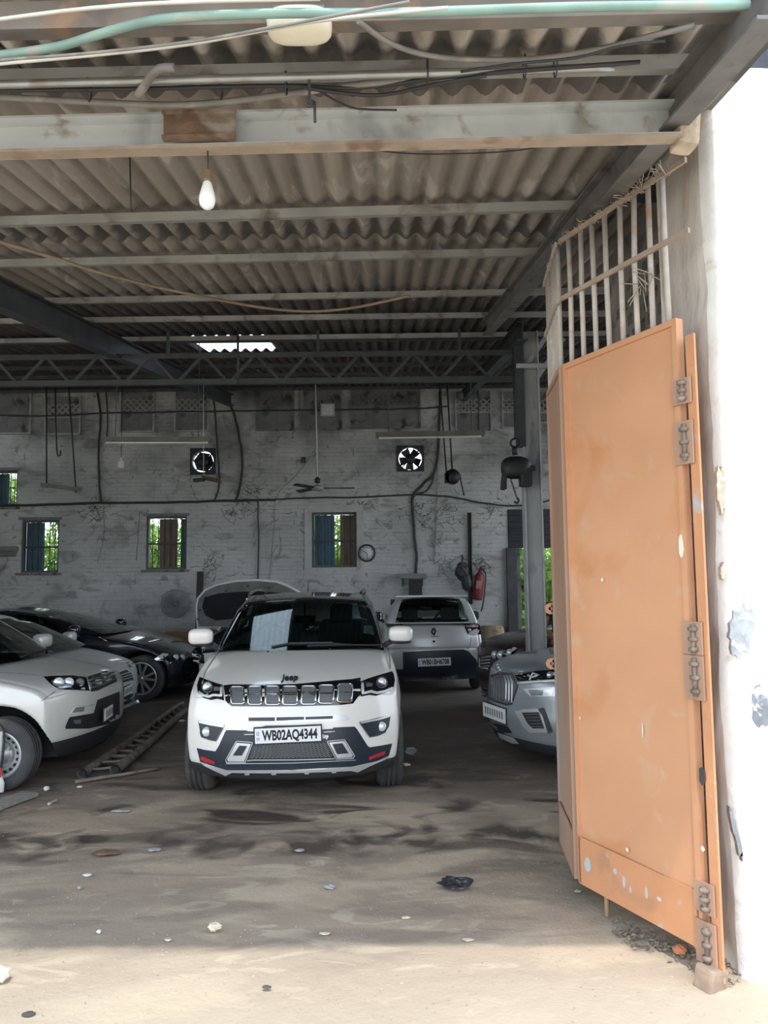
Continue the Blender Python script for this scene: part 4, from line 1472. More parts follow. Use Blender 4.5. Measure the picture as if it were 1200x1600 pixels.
# headlights
for sd, poly, lens, drl, tri in (
    (-1, [Z1(145, 182), Z1(225, 215), Z1(320, 248), Z1(388, 268), Z1(400, 430), Z1(330, 412), Z1(260, 425), Z1(190, 405), Z1(125, 345), Z1(118, 270)], Z1(225, 290),
     [Z1(138, 345), Z1(190, 378), Z1(245, 390), Z1(290, 372), Z1(372, 378), Z1(375, 290)], Z1(325, 305)),
    (1, [Z2(1015, 125), Z2(1035, 150), Z2(1048, 215), Z2(1035, 290), Z2(960, 345), Z2(850, 382), Z2(780, 372), Z2(690, 388), Z2(688, 232), Z2(760, 202), Z2(860, 170)], Z2(912, 240),
     [Z2(1022, 300), Z2(940, 335), Z2(855, 352), Z2(800, 335), Z2(712, 355), Z2(708, 250)], Z2(780, 262))):
    hl = js.panel('headlight', poly, GLOSSB, off=.006, thick=.03, cell=6)
    js.disc('lamp_lens', lens[0], lens[1], .036, LAMPW, off=.018, depth=.03, parent=hl)
    js.line('lamp_ring', [(lens[0] + 8.2 * math.cos(t), lens[1] + 8.2 * math.sin(t)) for t in [k * math.pi / 8 for k in range(16)]], GREYP, r=.004, off=.012, step=3, closed=True, parent=hl)
    js.line('daytime_strip', drl, LAMPW, r=.0125, off=.010, step=3, parent=hl)
    js.panel('side_lamp', [(tri[0] - 5, tri[1] - 3), (tri[0] + 5, tri[1] - 2), (tri[0] + 5, tri[1] + 3), (tri[0] - 5, tri[1] + 4)], GREYP, off=.012, thick=.008, parent=hl)
# bumper: upper slot, fog lamps, black apron, mesh, silver lip
slotp = [Z1(475, 660), Z1(520, 595), Z1(900, 592), Z2(0, 595), Z2(540, 578), Z2(578, 620), Z2(560, 638), Z2(0, 655), Z1(800, 668)]
us_ = js.panel('bumper_slot', slotp, SATIN, off=.004, thick=.012)
js.panel('slot_opening', [Z1(655, 608), Z1(1190, 600), Z2(120, 600), Z2(400, 590), Z2(400, 620), Z2(0, 633), Z1(900, 645), Z1(655, 645)], NAVYP, off=.007, thick=.006, parent=us_)
for q in (Z1(938, 622), Z2(108, 612)):
    js.panel('slot_divider', [(q[0] - 1, q[1] - 3), (q[0] + 1, q[1] - 3), (q[0] + 1, q[1] + 3.4), (q[0] - 1, q[1] + 3.4)], SATIN, off=.010, thick=.006, parent=us_)
for (poly, top, lp) in (
    ([Z1(130, 640), Z1(395, 690), Z1(388, 715), Z1(315, 852), Z1(255, 842), Z1(165, 810), Z1(150, 760)], [Z1(132, 634), Z1(398, 684), Z1(392, 712), Z1(250, 688), Z1(140, 664)], Z1(222, 755)),
    ([Z2(1005, 575), Z2(985, 700), Z2(950, 760), Z2(870, 795), Z2(785, 812), Z2(690, 680), Z2(680, 655)], [Z2(1005, 572), Z2(1000, 598), Z2(880, 635), Z2(700, 672), Z2(680, 648), Z2(860, 618)], Z2(908, 700))):
    fg = js.panel('fog_lamp', poly, NAVYP, off=.004, thick=.02, cell=6)
    js.panel('fog_lamp_trim', top, SATIN, off=.009, thick=.01, cell=6, parent=fg)
    js.line('fog_lamp_edge', poly[2:], GREYP, r=.004, off=.008, parent=fg)
    js.disc('fog_bulb', lp[0], lp[1], .037, LAMPW, off=.012, depth=.02, parent=fg)
apron = [Z1(115, 925), Z1(200, 945), Z1(310, 960), Z1(345, 905), Z1(410, 760), Z1(425, 738), Z1(640, 742), Z1(645, 752), Z1(900, 757), Z1(1100, 752), Z2(400, 725), Z2(405, 712), Z2(625, 702), Z2(650, 725), Z2(765, 905), Z2(785, 918), Z2(900, 900), Z2(1020, 878), Z2(985, 1005), Z2(860, 1062), Z2(640, 1120), Z2(300, 1140), Z1(1200, 1155), Z1(700, 1162), Z1(430, 1160), Z1(300, 1115), Z1(150, 1068)]
ap = js.panel('bumper_apron', apron, NAVYP, off=.005, thick=.02, cell=7)
lip = [Z1(150, 1072), Z1(300, 1118), Z1(430, 1158), Z1(1100, 1155), Z2(0, 1152), Z2(600, 1120), Z2(860, 1062), Z2(985, 1006), Z2(960, 1040), Z2(780, 1120), Z2(660, 1180), Z2(590, 1165), Z2(400, 1175), Z2(0, 1188), Z1(800, 1190), Z1(480, 1185), Z1(415, 1218), Z1(300, 1165), Z1(190, 1110)]
lp_ = js.panel('silver_lip', lip, SATIN, off=.012, thick=.02, cell=7)
for q in (Z1(640, 1200), Z1(918, 1198), Z2(128, 1190), Z2(412, 1178)):
    js.panel('lip_tab', [(q[0] - 4, q[1] - 1.6), (q[0] + 4, q[1] - 1.6), (q[0] + 3.4, q[1] + 1.4), (q[0] - 3.4, q[1] + 1.4)], SATIN, off=.014, thick=.012, parent=lp_)
for p in ([Z1(155, 1012), Z1(205, 1022), Z1(305, 1068), Z1(300, 1098), Z1(210, 1078), Z1(152, 1045)], [Z2(945, 955), Z2(942, 992), Z2(780, 1052), Z2(775, 1022), Z2(860, 985)]):
    js.panel('red_reflector', p, REDREF, off=.012, thick=.008)
grl = [Z1(690, 885), Z1(1000, 888), Z2(0, 885), Z2(350, 868), Z2(415, 1010), Z2(410, 1035), Z2(0, 1048), Z1(700, 1050), Z1(640, 1055)]
lg = js.panel('lower_grille', grl, BLACKP, off=.008, thick=.01, cell=9)
mb = MB()
x0, y0 = Z1(685, 900); x1, y1 = Z2(400, 1020)
for k in range(8):
    f = k / 7
    yl = 1030 + (900 + 125 * f) / 6.6667; yr = 1030 + (880 + 128 * f) / 6.6667
    xl = Z1(690 - 40 * f, 0)[0] + 3; xr = Z2(352 + 50 * f, 0)[0] - 2
    n_ = 40
    js._line(mb, [(xl + (xr - xl) * q / n_, yl + (yr - yl) * q / n_ + (1.1 if q % 2 else -1.1)) for q in range(n_ + 1)], .0022, .012, 8, n=4)
mb.build('lower_grille_mesh', MESHG, lg, world=True, kind='stuff')
js.line('lower_grille_edge', [Z1(640, 1058), Z1(700, 1052), Z2(0, 1050), Z2(420, 1038)], SATIN, r=.004, off=.010)
js.line('apron_crease', [Z1(420, 1090), Z1(700, 1088), Z2(0, 1082), Z2(640, 1052)], SATIN, r=.003, off=.008)
js.line('plate_bracket', [Z1(610, 785), Z1(735, 782)], SATIN, r=.006, off=.008); js.line('plate_bracket', [Z2(290, 762), Z2(420, 752)], SATIN, r=.006, off=.008)
for poly, inner in (([Z1(530, 870), Z1(680, 882), Z1(610, 1068), Z1(440, 1066), Z1(432, 1045)], [Z1(560, 900), Z1(640, 905), Z1(585, 1005), Z1(490, 1005)]),
                    ([Z2(360, 868), Z2(520, 852), Z2(612, 1000), Z2(600, 1025), Z2(445, 1032)], [Z2(395, 885), Z2(500, 875), Z2(565, 980), Z2(445, 990)])):
    sc_ = js.panel('chrome_scoop', poly, SATIN, off=.014, thick=.012, cell=6)
    js.panel('scoop_opening', inner, NAVYP, off=.018, thick=.008, cell=6, parent=sc_)
    js.line('scoop_rim', [(x + (x - sum(p[0] for p in poly) / len(poly)) * .14, y + (y - sum(p[1] for p in poly) / len(poly)) * .14) for (x, y) in poly], SATIN, r=.004, off=.010, closed=True, parent=sc_)
# number plate and lettering
c = js.point(450, 1148, .030)
xr_ = (Matrix.Rotation(R(2.5), 3, 'Z') @ V((1, 0, 0)))
pl = plate_at(jeep, c, (xr_.x, xr_.y, xr_.z + .028), (0, -.06, 1), .495, .112, 'WB02AQ4344')
js.panel('plate_mount', [Z1(835, 690), Z1(1200, 688), Z2(250, 690), Z2(275, 720), Z1(740, 722)], GREYP, off=.012, thick=.012)
def surf_text(sk, txt, px, py, wpx, hm, m, name, off=.006, depth=.002, bold=.004, up=None, rz=None):
    c = sk.point(px, py, off)
    a = sk.point(px - wpx / 2, py, off); b = sk.point(px + wpx / 2, py, off)
    u1 = sk.point(px, py - 3, off); u0 = sk.point(px, py + 3, off)
    xa = (b - a).normalized(); up = V(up) if up else (u1 - u0); up = (up - xa * up.dot(xa)).normalized(); n = xa.cross(up)
    wd = (b - a).length
    if rz is not None:
        loc, nn, d = sk.hit(px, py)
        xa = V((math.cos(rz), math.sin(rz), .02)).normalized(); n = (nn - xa * nn.dot(xa)).normalized(); up = n.cross(xa); c = loc + n * off
        wd = wpx / FPX * (c - CAM_O).length
        dv = d - up * d.dot(up); hm = hm / max(.25, math.sqrt(max(0, 1 - d.dot(up) ** 2)))
    M = Matrix([[xa.x, up.x, n.x, c.x], [xa.y, up.y, n.y, c.y], [xa.z, up.z, n.z, c.z], [0, 0, 0, 1]])
    return text_mesh(name, txt, hm, M, m, sk.e, depth, width=wd, bold=bold)
surf_text(js, 'Jeep', 453.5, 1060.0, 25, .062, BLACKP, 'hood_badge', bold=.0035, off=.006, depth=.004, rz=R(2.5))
surf_text(js, 'Jeep', 508, 1150.5, 11, .034, PLATEW, 'bumper_badge', off=.012)
# seams, washers, wipers, aerial, roof rails
SEAM = mat('panel_gap', (0.10, 0.10, 0.10), .8, var=0)
js.line('hood_gap', [(318, 1059), (321, 1050), (331, 1034), (345, 1013)], SEAM, r=.004, off=.000)
js.line('hood_gap', [(610, 1044), (609, 1030), (606, 1012)], SEAM, r=.004, off=.000)
for q in ((419, 1018.5), (515.5, 1014.5)):
    js.disc('washer_jet', q[0], q[1], .011, BLACKP, off=.006, depth=.01)
def wiper(pts):
    js.line('wiper', pts, BLACKP, r=.010, off=.012, step=5)
wiper([(425, 1011), (450, 1006), (520, 1005.5), (560, 1008)])
wiper([(480, 1009), (540, 1007.5), (600, 1008)])
js.line('wiper_blade', [(423, 1010), (452, 1004.5), (520, 1003.5)], GREYP, r=.004, off=.016, step=5)
ra_ = mw(jeep)
for sg in (-1, 1):
    mb = MB(); mb.tube(catmull([(-2.25, sg * .60, 1.575), (-2.45, sg * .615, 1.610), (-3.0, sg * .62, 1.635), (-3.6, sg * .60, 1.62), (-3.75, sg * .59, 1.57)], 6), .017, 8); mb.build('roof_rail', GLOSSB, jeep)
mb = MB(); mb.tube([(-3.5, -.06, 1.58), (-3.72, -.06, 1.74)], [.006, .003], 6); mb.build('aerial', BLACKP, jeep)
mb = MB(); mb.box((-1.75, .02, 1.32), (.006, .07, .1), bev=.002); mb.build('hanging_tag', GREYP, jeep)
# ------------------------------------------------------------------ white compact SUV at the left, nose pointing right
B = lambda x, y: (x / 5.4545, 940 + y / 5.4545)
bn = at(171, 1065, 7.45)
SP_B = dict(L=3.95, W=1.78, r=.305, tw=.20, fa=.58, ra=.75, ar=.40,
    top=[(0, .82), (.04, .875), (.2, .93), (.5, .98), (.9, 1.03), (1.3, 1.05), (3.4, 1.06), (3.85, 1.0), (3.95, .95)],
    bottom=[(0, .23), (.4, .21), (1, .21), (3.5, .21), (3.95, .3)],
    front=[(.2, .10), (.3, .03), (.42, .0), (.6, .0), (.75, .015), (.86, .05), (.93, .12)],
    rear=[(.2, .12), (.4, 0), (.7, .02), (1.0, .08)],
    wz=[(.2, .93), (.35, .98), (.55, 1.0), (.75, 1.0), (.88, .97), (.95, .94), (1.06, .88)],
    wx=[(0, .93), (.3, .98), (.6, 1.0), (3.3, 1.0), (3.95, .92)],
    cf=.22, pf=3.0, cr=.2, drop=.06, bx0=.86, bx1=3.75, rx0=1.62, rx1=3.35, clad=.22,
    zb=[(0, 1.02), (.5, 1.04), (1, 1.08)], zr=[(0, 1.52), (.2, 1.58), (.5, 1.61), (1, 1.56)],
    bw=.80, rw=.62, paint=SILVERW, mirror=(1.15, .96, 1.12, .11), rim='steel', glass=GLASSD)
suv, sh_ = make_car('white_compact_suv', SP_B, (bn.x, 7.45, 0), R(-3), 'pale white compact SUV with plain steel wheels, nearest of the cars on the left', 'car')
ss_ = Skin(sh_, suv)
hl = ss_.panel('headlight', [B(372, 640), B(440, 632), B(620, 628), B(735, 642), B(770, 760), B(620, 752), B(500, 748), B(430, 700)], GLOSSB, off=.005, thick=.03, cell=6)
ss_.panel('lamp_bowl', [B(440, 672), B(500, 645), B(600, 650), B(628, 690), B(610, 735), B(510, 735), B(450, 705)], LAMPG, off=.010, thick=.01, cell=5, parent=hl)
for (x, y, r_) in ((500, 690, .045), (585, 690, .045)):
    q = B(x, y); ss_.disc('lamp_lens', q[0], q[1], r_, LAMPW, off=.016, depth=.01, parent=hl)
q = B(680, 690); ss_.disc('indicator_lens', q[0], q[1], .04, GREYP, off=.012, depth=.01, parent=hl)
gr = ss_.panel('grille', [B(742, 640), B(960, 572), B(1000, 680), B(830, 760), B(775, 768)], BLACKP, off=.004, thick=.02, cell=5)
for k in range(3):
    f = .25 + .25 * k
    ss_.line('grille_bar', [B(750 + 25 * f, 640 + 128 * f), B(830 + 35 * f, 615 + 130 * f), B(962 + 36 * f, 575 + 105 * f)], GREYP, r=.009, off=.008, parent=gr)
ss_.line('grille_edge', [B(742, 645), B(772, 766)], SATIN, r=.005, off=.008)
lo = ss_.panel('lower_bumper', [B(830, 838), B(1020, 765), B(1022, 1000), B(940, 1040), B(760, 1082), B(560, 1085), B(555, 1070), B(592, 985), B(800, 950)], BLACKP, off=.006, thick=.02, cell=6)
ss_.panel('bumper_vane', [B(625, 1010), B(690, 1005), B(690, 1040), B(640, 1042)], GREYP, off=.010, thick=.01, parent=lo)
ss_.panel('fog_lamp', [B(608, 945), B(640, 905), B(722, 893), B(716, 937)], LAMPG, off=.006, thick=.015, cell=4)
ss_.line('bumper_crease', [B(600, 958), B(640, 900), B(790, 880)], SILVERW2, r=.008, off=.004)
ss_.line('bumper_gap', [B(350, 850), B(470, 765)], SEAM, r=.003, off=.0)
ss_.line('hood_gap', [B(0, 605), B(180, 615), B(300, 628), B(390, 638)], SEAM, r=.004, off=.0)
ss_.line('wiper', [B(180, 470), B(330, 425), B(500, 385)], BLACKP, r=.012, off=.01)
c = ss_.point(*B(938, 935), .025)
hd = Matrix.Rotation(R(-3), 3, 'Z')
plate_at(suv, c, hd @ V((-.16, 1, .0)), (0, 0, 1), .42, .11, marks=9)

# ------------------------------------------------------------------ white saloon behind it
cn = at(205, 1060, 9.75)
SP_C = dict(L=4.35, W=1.70, r=.30, tw=.19, fa=.80, ra=.9, ar=.37,
    top=[(0, .70), (.04, .75), (.2, .81), (.5, .87), (.85, .92), (1.3, .95), (3.6, .98), (4.2, .95), (4.35, .9)],
    bottom=[(0, .20), (.5, .20), (4.0, .2), (4.35, .3)],
    front=[(.15, .10), (.25, .02), (.4, .0), (.6, .01), (.7, .05), (.8, .12)], rear=[(.2, .1), (.5, 0), (.9, .05)],
    wz=[(.15, .93), (.35, .99), (.6, 1.0), (.8, .97), (.95, .9)], wx=[(0, .90), (.3, .96), (.7, 1.0), (3.4, 1.0), (4.35, .9)],
    cf=.26, pf=2.6, cr=.2, drop=.05, bx0=.82, bx1=3.8, rx0=1.7, rx1=2.95,
    zb=[(0, .92), (1, .98)], zr=[(0, 1.33), (.2, 1.39), (.5, 1.42), (1, 1.36)], bw=.74, rw=.56, paint=SILVERW2, mirror=(1.2, .90, 1.0, .1), rim='five', seatdrop=.17)
sal, sh2 = make_car('white_saloon', SP_C, (cn.x, 9.75, 0), R(-2), 'white saloon with chrome grille parked behind the pale compact SUV', 'car')
s2 = Skin(sh2, sal)
s2.panel('headlight', [B(1078, 520), B(1110, 500), B(1135, 515), B(1130, 555), B(1100, 562)], LAMPG, off=.005, thick=.015, cell=3)
g2 = s2.panel('grille', [B(990, 612), B(1085, 578), B(1120, 620), B(1128, 668), B(1020, 700), B(1010, 690)], BLACKP, off=.004, thick=.015, cell=4)
for k in range(3):
    s2.line('grille_bar', [B(1000 + 6 * k, 632 + 22 * k), B(1115 + 4 * k, 600 + 22 * k)], SATIN, r=.008, off=.008, parent=g2)
s2.line('grille_edge', [B(1085, 575), B(1120, 620), B(1132, 668)], CHROME, r=.010, off=.008)
s2.panel('lower_bumper', [B(1025, 812), B(1165, 775), B(1165, 850), B(1100, 880), B(1020, 900)], BLACKP, off=.005, thick=.02, cell=5)
s2.line('silver_lip', [B(1010, 915), B(1100, 885), B(1165, 855), B(1175, 850)], SATIN, r=.022, off=.012)
c = s2.point(*B(1098, 752), .02)
plate_at(sal, c, Matrix.Rotation(R(-2), 3, 'Z') @ V((-.1, 1, 0)), (0, 0, 1), .42, .11, marks=8)

# ------------------------------------------------------------------ dark navy saloon by the back wall
dn = V((-2.93, 12.3, 0))
SP_D = dict(L=4.8, W=1.84, r=.335, tw=.23, fa=.66, ra=1.0, ar=.385,
    top=[(0, .62), (.04, .68), (.25, .80), (.6, .90), (1.2, .98), (1.6, 1.0), (3.9, 1.02), (4.7, .98), (4.8, .92)],
    bottom=[(0, .18), (.5, .18), (4.5, .2), (4.8, .3)],
    front=[(.15, .12), (.25, .02), (.4, .0), (.55, .01), (.65, .06), (.75, .14)], rear=[(.2, .1), (.5, 0), (.9, .06)],
    wz=[(.15, .93), (.35, .99), (.6, 1.0), (.85, .98), (1.0, .9)], wx=[(0, .92), (.3, .97), (.7, 1.0), (3.8, 1.0), (4.8, .9)],
    cf=.24, pf=2.6, cr=.2, drop=.05, bx0=1.2, bx1=4.3, rx0=2.25, rx1=3.4,
    zb=[(0, .98), (1, 1.02)], zr=[(0, 1.30), (.2, 1.36), (.5, 1.39), (1, 1.33)], bw=.79, rw=.56, paint=NAVY, mirror=(1.6, .99, 1.05, .1), rim='ten', seatdrop=.2)
nav, sh3 = make_car('dark_saloon', SP_D, dn, R(0), 'dark navy saloon with many-spoked alloy wheels standing along the back wall', 'car')
s3 = Skin(sh3, nav)
E = lambda x, y: (x / 3.75, 930 + y / 3.75)
hl = s3.panel('headlight', [E(905, 375), E(950, 345), E(1090, 352), E(1095, 375), E(1020, 382), E(920, 385)], GLOSSB, off=.004, thick=.02, cell=4)
s3.panel('lamp_strip', [E(903, 375), E(950, 340), E(985, 342), E(985, 352), E(955, 368), E(915, 382)], LAMPW, off=.008, thick=.01, cell=4, parent=hl)
for x in (1030, 1068):
    q = E(x, 364); s3.disc('lamp_lens', q[0], q[1], .045, LAMPW, off=.012, depth=.01, parent=hl)
s3.line('mirror_chrome', [E(565, 238), E(625, 268)], CHROME, r=.010, off=.01)

# ------------------------------------------------------------------ white car with its hood up, behind the crossover
on = at(392, 1060, 11.35)
SP_O = dict(L=3.95, W=1.74, r=.30, tw=.19, fa=.8, ra=.75, ar=.37,
    top=[(0, .72), (.04, .78), (.2, .84), (.6, .90), (1.0, .95), (3.4, 1.0), (3.85, .95), (3.95, .9)],
    bottom=[(0, .2), (.5, .2), (3.95, .3)],
    front=[(.15, .10), (.25, .02), (.4, .0), (.6, .01), (.75, .06), (.85, .12)], rear=[(.2, .1), (.5, 0), (.9, .05)],
    wz=[(.15, .95), (.35, 1.0), (.6, 1.0), (.8, .98), (.95, .92)], wx=[(0, .93), (.3, .97), (.7, 1.0), (3.2, 1.0), (3.95, .9)],
    cf=.2, pf=3, cr=.2, drop=.05, bx0=1.0, bx1=3.75, rx0=1.75, rx1=3.3,
    zb=[(0, .96), (1, 1.0)], zr=[(0, 1.40), (.3, 1.46), (.6, 1.48), (1, 1.42)], bw=.78, rw=.6, paint=WHITE3, mirror=(1.25, .99, 1.03, .11), hood_open=True, seatdrop=.1)
opn, sh4 = make_car('white_hatchback', SP_O, (on.x, 11.35, 0), R(-90), 'white hatchback with its hood propped up, half hidden behind the crossover', 'car')
s4 = Skin(sh4, opn)
H = lambda x, y: (290 + x / 6.316, 900 + y / 6.316)
def onplane(px, py, p0, n):
    d = ray(px, py); return CAM_O + d * ((p0 - CAM_O).dot(n) / d.dot(n))
hp0 = V((on.x, 12.42, .95)); hn = V((0, -.90, -.44)).normalized()
def plane_slab(name, poly, m, e, off, thick, p0, n, label=None, bulge=0):
    a = [onplane(x, y, p0, n) + n * off for (x, y) in poly]
    b = [p - n * thick for p in a]
    k = len(a)
    mb = MB()
    mb.add(a + b, [tuple(range(k)), tuple(range(k, 2 * k))[::-1]] + [(i, (i + 1) % k, k + (i + 1) % k, k + i) for i in range(k)])
    return mb.build(name, m, e, world=True, label=label)
ho = [H(110, 500), H(100, 400), H(97, 300), H(112, 220), H(180, 140), H(300, 85), H(480, 50), H(700, 38), H(900, 55), H(1020, 100), H(1120, 155), H(1180, 230), H(1200, 330), H(1200, 430), H(1190, 510)]
hood = plane_slab('raised_hood', ho, WHITE3, opn, 0, .03, hp0, hn)
cx_, cy_ = H(650, 300)
def shrink(poly, k, c=(cx_, cy_)):
    return [(c[0] + (x - c[0]) * k, c[1] + (y - c[1]) * k) for (x, y) in poly]
HUND = mat('hood_underside', (0.20, 0.205, 0.20), .5, .2, var=.2)
plane_slab('hood_frame', shrink(ho, .965), HUND, hood, .012, .01, hp0, hn)
inn = [H(165, 300), H(190, 205), H(330, 168), H(560, 150), H(800, 152), H(1000, 165), H(1110, 230), H(1100, 330), H(1000, 420), H(700, 430), H(480, 412), H(300, 430), H(200, 380)]
plane_slab('insulation_pad', inn, mat('black_felt', (.012, .014, .017), .95, var=.2), hood, .03, .02, hp0, hn)
for (x, y) in ((615, 92), (825, 110), (400, 140), (145, 330), (125, 420)):
    q = H(x, y); p = onplane(q[0], q[1], hp0, hn); mb = MB(); mb.box(p + hn * .02, (.035, .02, .03), bev=.004); mb.build('hood_buffer', BLACKP, hood, world=True)
q = onplane(*H(610, 190), hp0, hn); mb = MB(); mb.tube([q + hn * .03, q + hn * .07 + V((0, 0, -.03)), q + hn * .05 + V((0, 0, -.07))], .012, 6); mb.build('hood_latch', CHROME, hood, world=True)
mb = MB(); mb.tube([V((on.x + .5, 11.75, .82)), onplane(*H(860, 260), hp0, hn) + hn * .03], .009, 6); mb.build('hood_prop', DSTEEL, opn, world=True)
mb = MB(); mb.box((-.6, 0, .62), (.7, 1.2, .26), bev=.05); mb.box((-.55, .2, .78), (.4, .5, .12), bev=.04); mb.lathe([(.0001, .1), (.07, .1), (.08, 0)], (-.4, -.42, .74), (0, 0, 1), 14); mb.build('engine', BLACKP, opn)
s4.panel('headlight', [H(62, 745), H(100, 705), H(180, 720), H(185, 865), H(140, 862), H(75, 845)], GLOSSB, off=.004, thick=.02, cell=3)
s4.panel('fog_lamp_recess', [H(58, 965), H(120, 960), H(135, 1000), H(70, 1020)], BLACKP, off=.004, thick=.02, cell=3)

# ------------------------------------------------------------------ silver hatchback seen from behind
KR = 11.85
kn = at(677, 1000, KR)
SP_K = dict(L=3.60, W=1.58, r=.28, tw=.16, fa=.7, ra=.62, ar=.34,
    top=[(0, .85), (.1, .92), (.5, .98), (1.0, 1.02), (3.2, 1.07), (3.5, 1.06), (3.60, 1.03)],
    bottom=[(0, .25), (.5, .22), (3.2, .22), (3.60, .26)],
    front=[(.2, .1), (.4, 0), (.7, .02), (.95, .1)], rear=[(.2, .10), (.3, .03), (.5, .0), (.7, .015), (.9, .05), (1.05, .10)],
    wz=[(.2, .94), (.4, .99), (.6, 1.0), (.85, .99), (1.0, .95), (1.07, .92)], wx=[(0, .9), (.5, 1.0), (3.1, 1.0), (3.6, .97)],
    cf=.2, cr=.16, drop=.04, bx0=.95, bx1=3.46, rx0=1.75, rx1=3.15, rcurv=.10, rpow=1.2, rw0=.08, quarter=0,
    zb=[(0, 1.02), (1, 1.06)], zr=[(0, 1.42), (.3, 1.47), (.7, 1.49), (1, 1.475)], bw=.755, rw=.585, paint=SILVER, mirror=(1.35, .88, 1.08, .1), mirrorpaint=BLACKP, seatdrop=.2, glass=glass('clear_glass', (.8, .86, .86)), crown=.05)
kw, sh5 = make_car('silver_hatchback', SP_K, (kn.x, KR + 3.60, 0), R(90), 'silver hatchback seen from behind, between the crossover and the wall', 'car')
s5 = Skin(sh5, kw)
K = lambda x, y: (590 + x / 6.6667, 920 + y / 6.6667)
s5.panel('rear_bumper', [K(262, 660), K(500, 645), K(900, 632), K(945, 650), K(1030, 740), K(1058, 850), K(1056, 900), K(1030, 930), K(700, 950), K(270, 965)], NAVYP, off=.008, thick=.02, cell=7)
tl = s5.panel('tail_lamp', [K(905, 392), K(1000, 348), K(1060, 372), K(1078, 440), K(1076, 475), K(990, 485), K(940, 470)], REDLAMP, off=.008, thick=.02, cell=4)
q = K(955, 430); s5.disc('reverse_lamp', q[0], q[1], .028, LAMPW, off=.014, depth=.008, parent=tl)
s5.panel('tail_lamp', [K(165, 395), K(262, 355), K(268, 470), K(200, 490), K(150, 450)], REDLAMP, off=.008, thick=.02, cell=4)
s5.panel('red_reflector', [K(1045, 610), K(1075, 590), K(1078, 680), K(1050, 690)], REDREF, off=.014, thick=.015, cell=3)
s5.line('tailgate_gap', [K(940, 630), K(962, 600), K(975, 500)], SEAM, r=.004, off=.0)
s5.line('tailgate_crease', [K(240, 615), K(600, 608), K(1050, 602)], SATIN, r=.004, off=.002)
# lozenge emblem: an open diamond ring
d0 = (677.5, 986.8)
s5.line('tailgate_emblem', [(d0[0], d0[1] - 5.2), (d0[0] + 3.2, d0[1] - 1.0), (d0[0] + 1.0, d0[1] + 5.0), (d0[0] - 1.0, d0[1] + 3.4), (d0[0] - 3.2, d0[1] + .6), (d0[0] - 1.2, d0[1] - 3.8)], BLACKP, r=.012, off=.012, step=2, closed=True)
surf_text(s5, 'KWID', 680, 994.6, 12, .02, GREYP, 'tailgate_lettering', off=.010, bold=.001)
q = K(588, 547); s5.disc('tailgate_button', q[0], q[1], .018, BLACKP, off=.008, depth=.01)
c = s5.point(678.8, 1034.3, .028)
plate_at(kw, c, (1, 0, .03), (0, .05, 1), .50, .118, 'WB01BH6708')
p = at(615, 939, 12.6); mb = MB(); mb.box(p, (.10, .2, .05), bev=.015); mb.bar(p + V((-.03, 0, -.02)), p + V((-.02, .02, -.10)), .03, .05); mb.build('roof_rail_end', BLACKP, kw, world=True)
mb = MB(); mb.box((-3.28, 0, 1.478), (.22, 1.12, .03), bev=.012); mb.build('roof_spoiler', SILVER, kw)

# ------------------------------------------------------------------ blue-grey SUV at the right, partly behind the gate
G = lambda x, y: (740 + x / 6.4, 940 + y / 6.4)
SP_S = dict(L=4.2, W=1.76, r=.325, tw=.21, fa=.85, ra=.8, ar=.39,
    top=[(0, .90), (.04, .96), (.2, 1.01), (.6, 1.05), (1.0, 1.08), (1.4, 1.09), (3.6, 1.1), (4.1, 1.05), (4.2, 1.0)],
    bottom=[(0, .22), (.5, .2), (3.8, .2), (4.2, .3)],
    front=[(.15, .16), (.25, .07), (.35, .03), (.48, .0), (.6, .02), (.75, .03), (.9, .06), (1.0, .14)], rear=[(.2, .1), (.5, 0), (.95, .06)],
    wz=[(.15, .93), (.3, .98), (.55, 1.0), (.8, 1.0), (.95, .96), (1.1, .9)], wx=[(0, .92), (.3, .97), (.7, 1.0), (3.4, 1.0), (4.2, .92)],
    cf=.34, pf=2.2, cr=.2, drop=.07, bx0=1.02, bx1=4.0, rx0=1.8, rx1=3.6,
    zb=[(0, 1.08), (1, 1.1)], zr=[(0, 1.5), (.3, 1.58), (.6, 1.6), (1, 1.55)], bw=.78, rw=.62, paint=BLUEGREY, mirror=(1.35, .98, 1.15, .11), rim='five')
sn = at(770, 1100, 7.3)
kus, sh6 = make_car('blue_grey_suv', SP_S, (sn.x, 7.3, 0), R(180 + 13), 'blue-grey silver SUV with upright slatted grille, nose showing past the orange gate', 'car')
s6 = Skin(sh6, kus)
gr = s6.panel('grille', [G(172, 742), G(215, 728), G(380, 722), G(436, 842), G(378, 1018), G(330, 1028), G(215, 992), G(162, 960)], GREYP, off=.004, thick=.02, cell=5)
s6.line('grille_edge', [G(175, 742), G(215, 728), G(380, 720), G(436, 842), G(378, 1020), G(330, 1030), G(215, 994), G(165, 962)], DSTEEL, r=.010, off=.008)
for k in range(7):
    x = 195 + 30 * k
    s6.line('grille_bar', [G(x - 5, 752), G(x + 12, 785 + 3 * k), G(x + 8, 965 + 8 * k)], SATIN if k > 3 else GREYP, r=.009, off=.014, parent=gr)
hl = s6.panel('headlight', [G(408, 735), G(640, 690), G(900, 672), G(900, 790), G(450, 828)], GLOSSB, off=.005, thick=.02, cell=5)
s6.line('daytime_strip', [G(440, 815), G(640, 800), G(890, 786)], LAMPW, r=.014, off=.010, parent=hl)
s6.line('lamp_detail', [G(540, 735), G(590, 755), G(650, 735), G(590, 715), G(560, 785)], SATIN, r=.009, off=.010, parent=hl)
q = G(770, 735); s6.disc('lamp_lens', q[0], q[1], .035, LAMPG, off=.012, depth=.01, parent=hl)
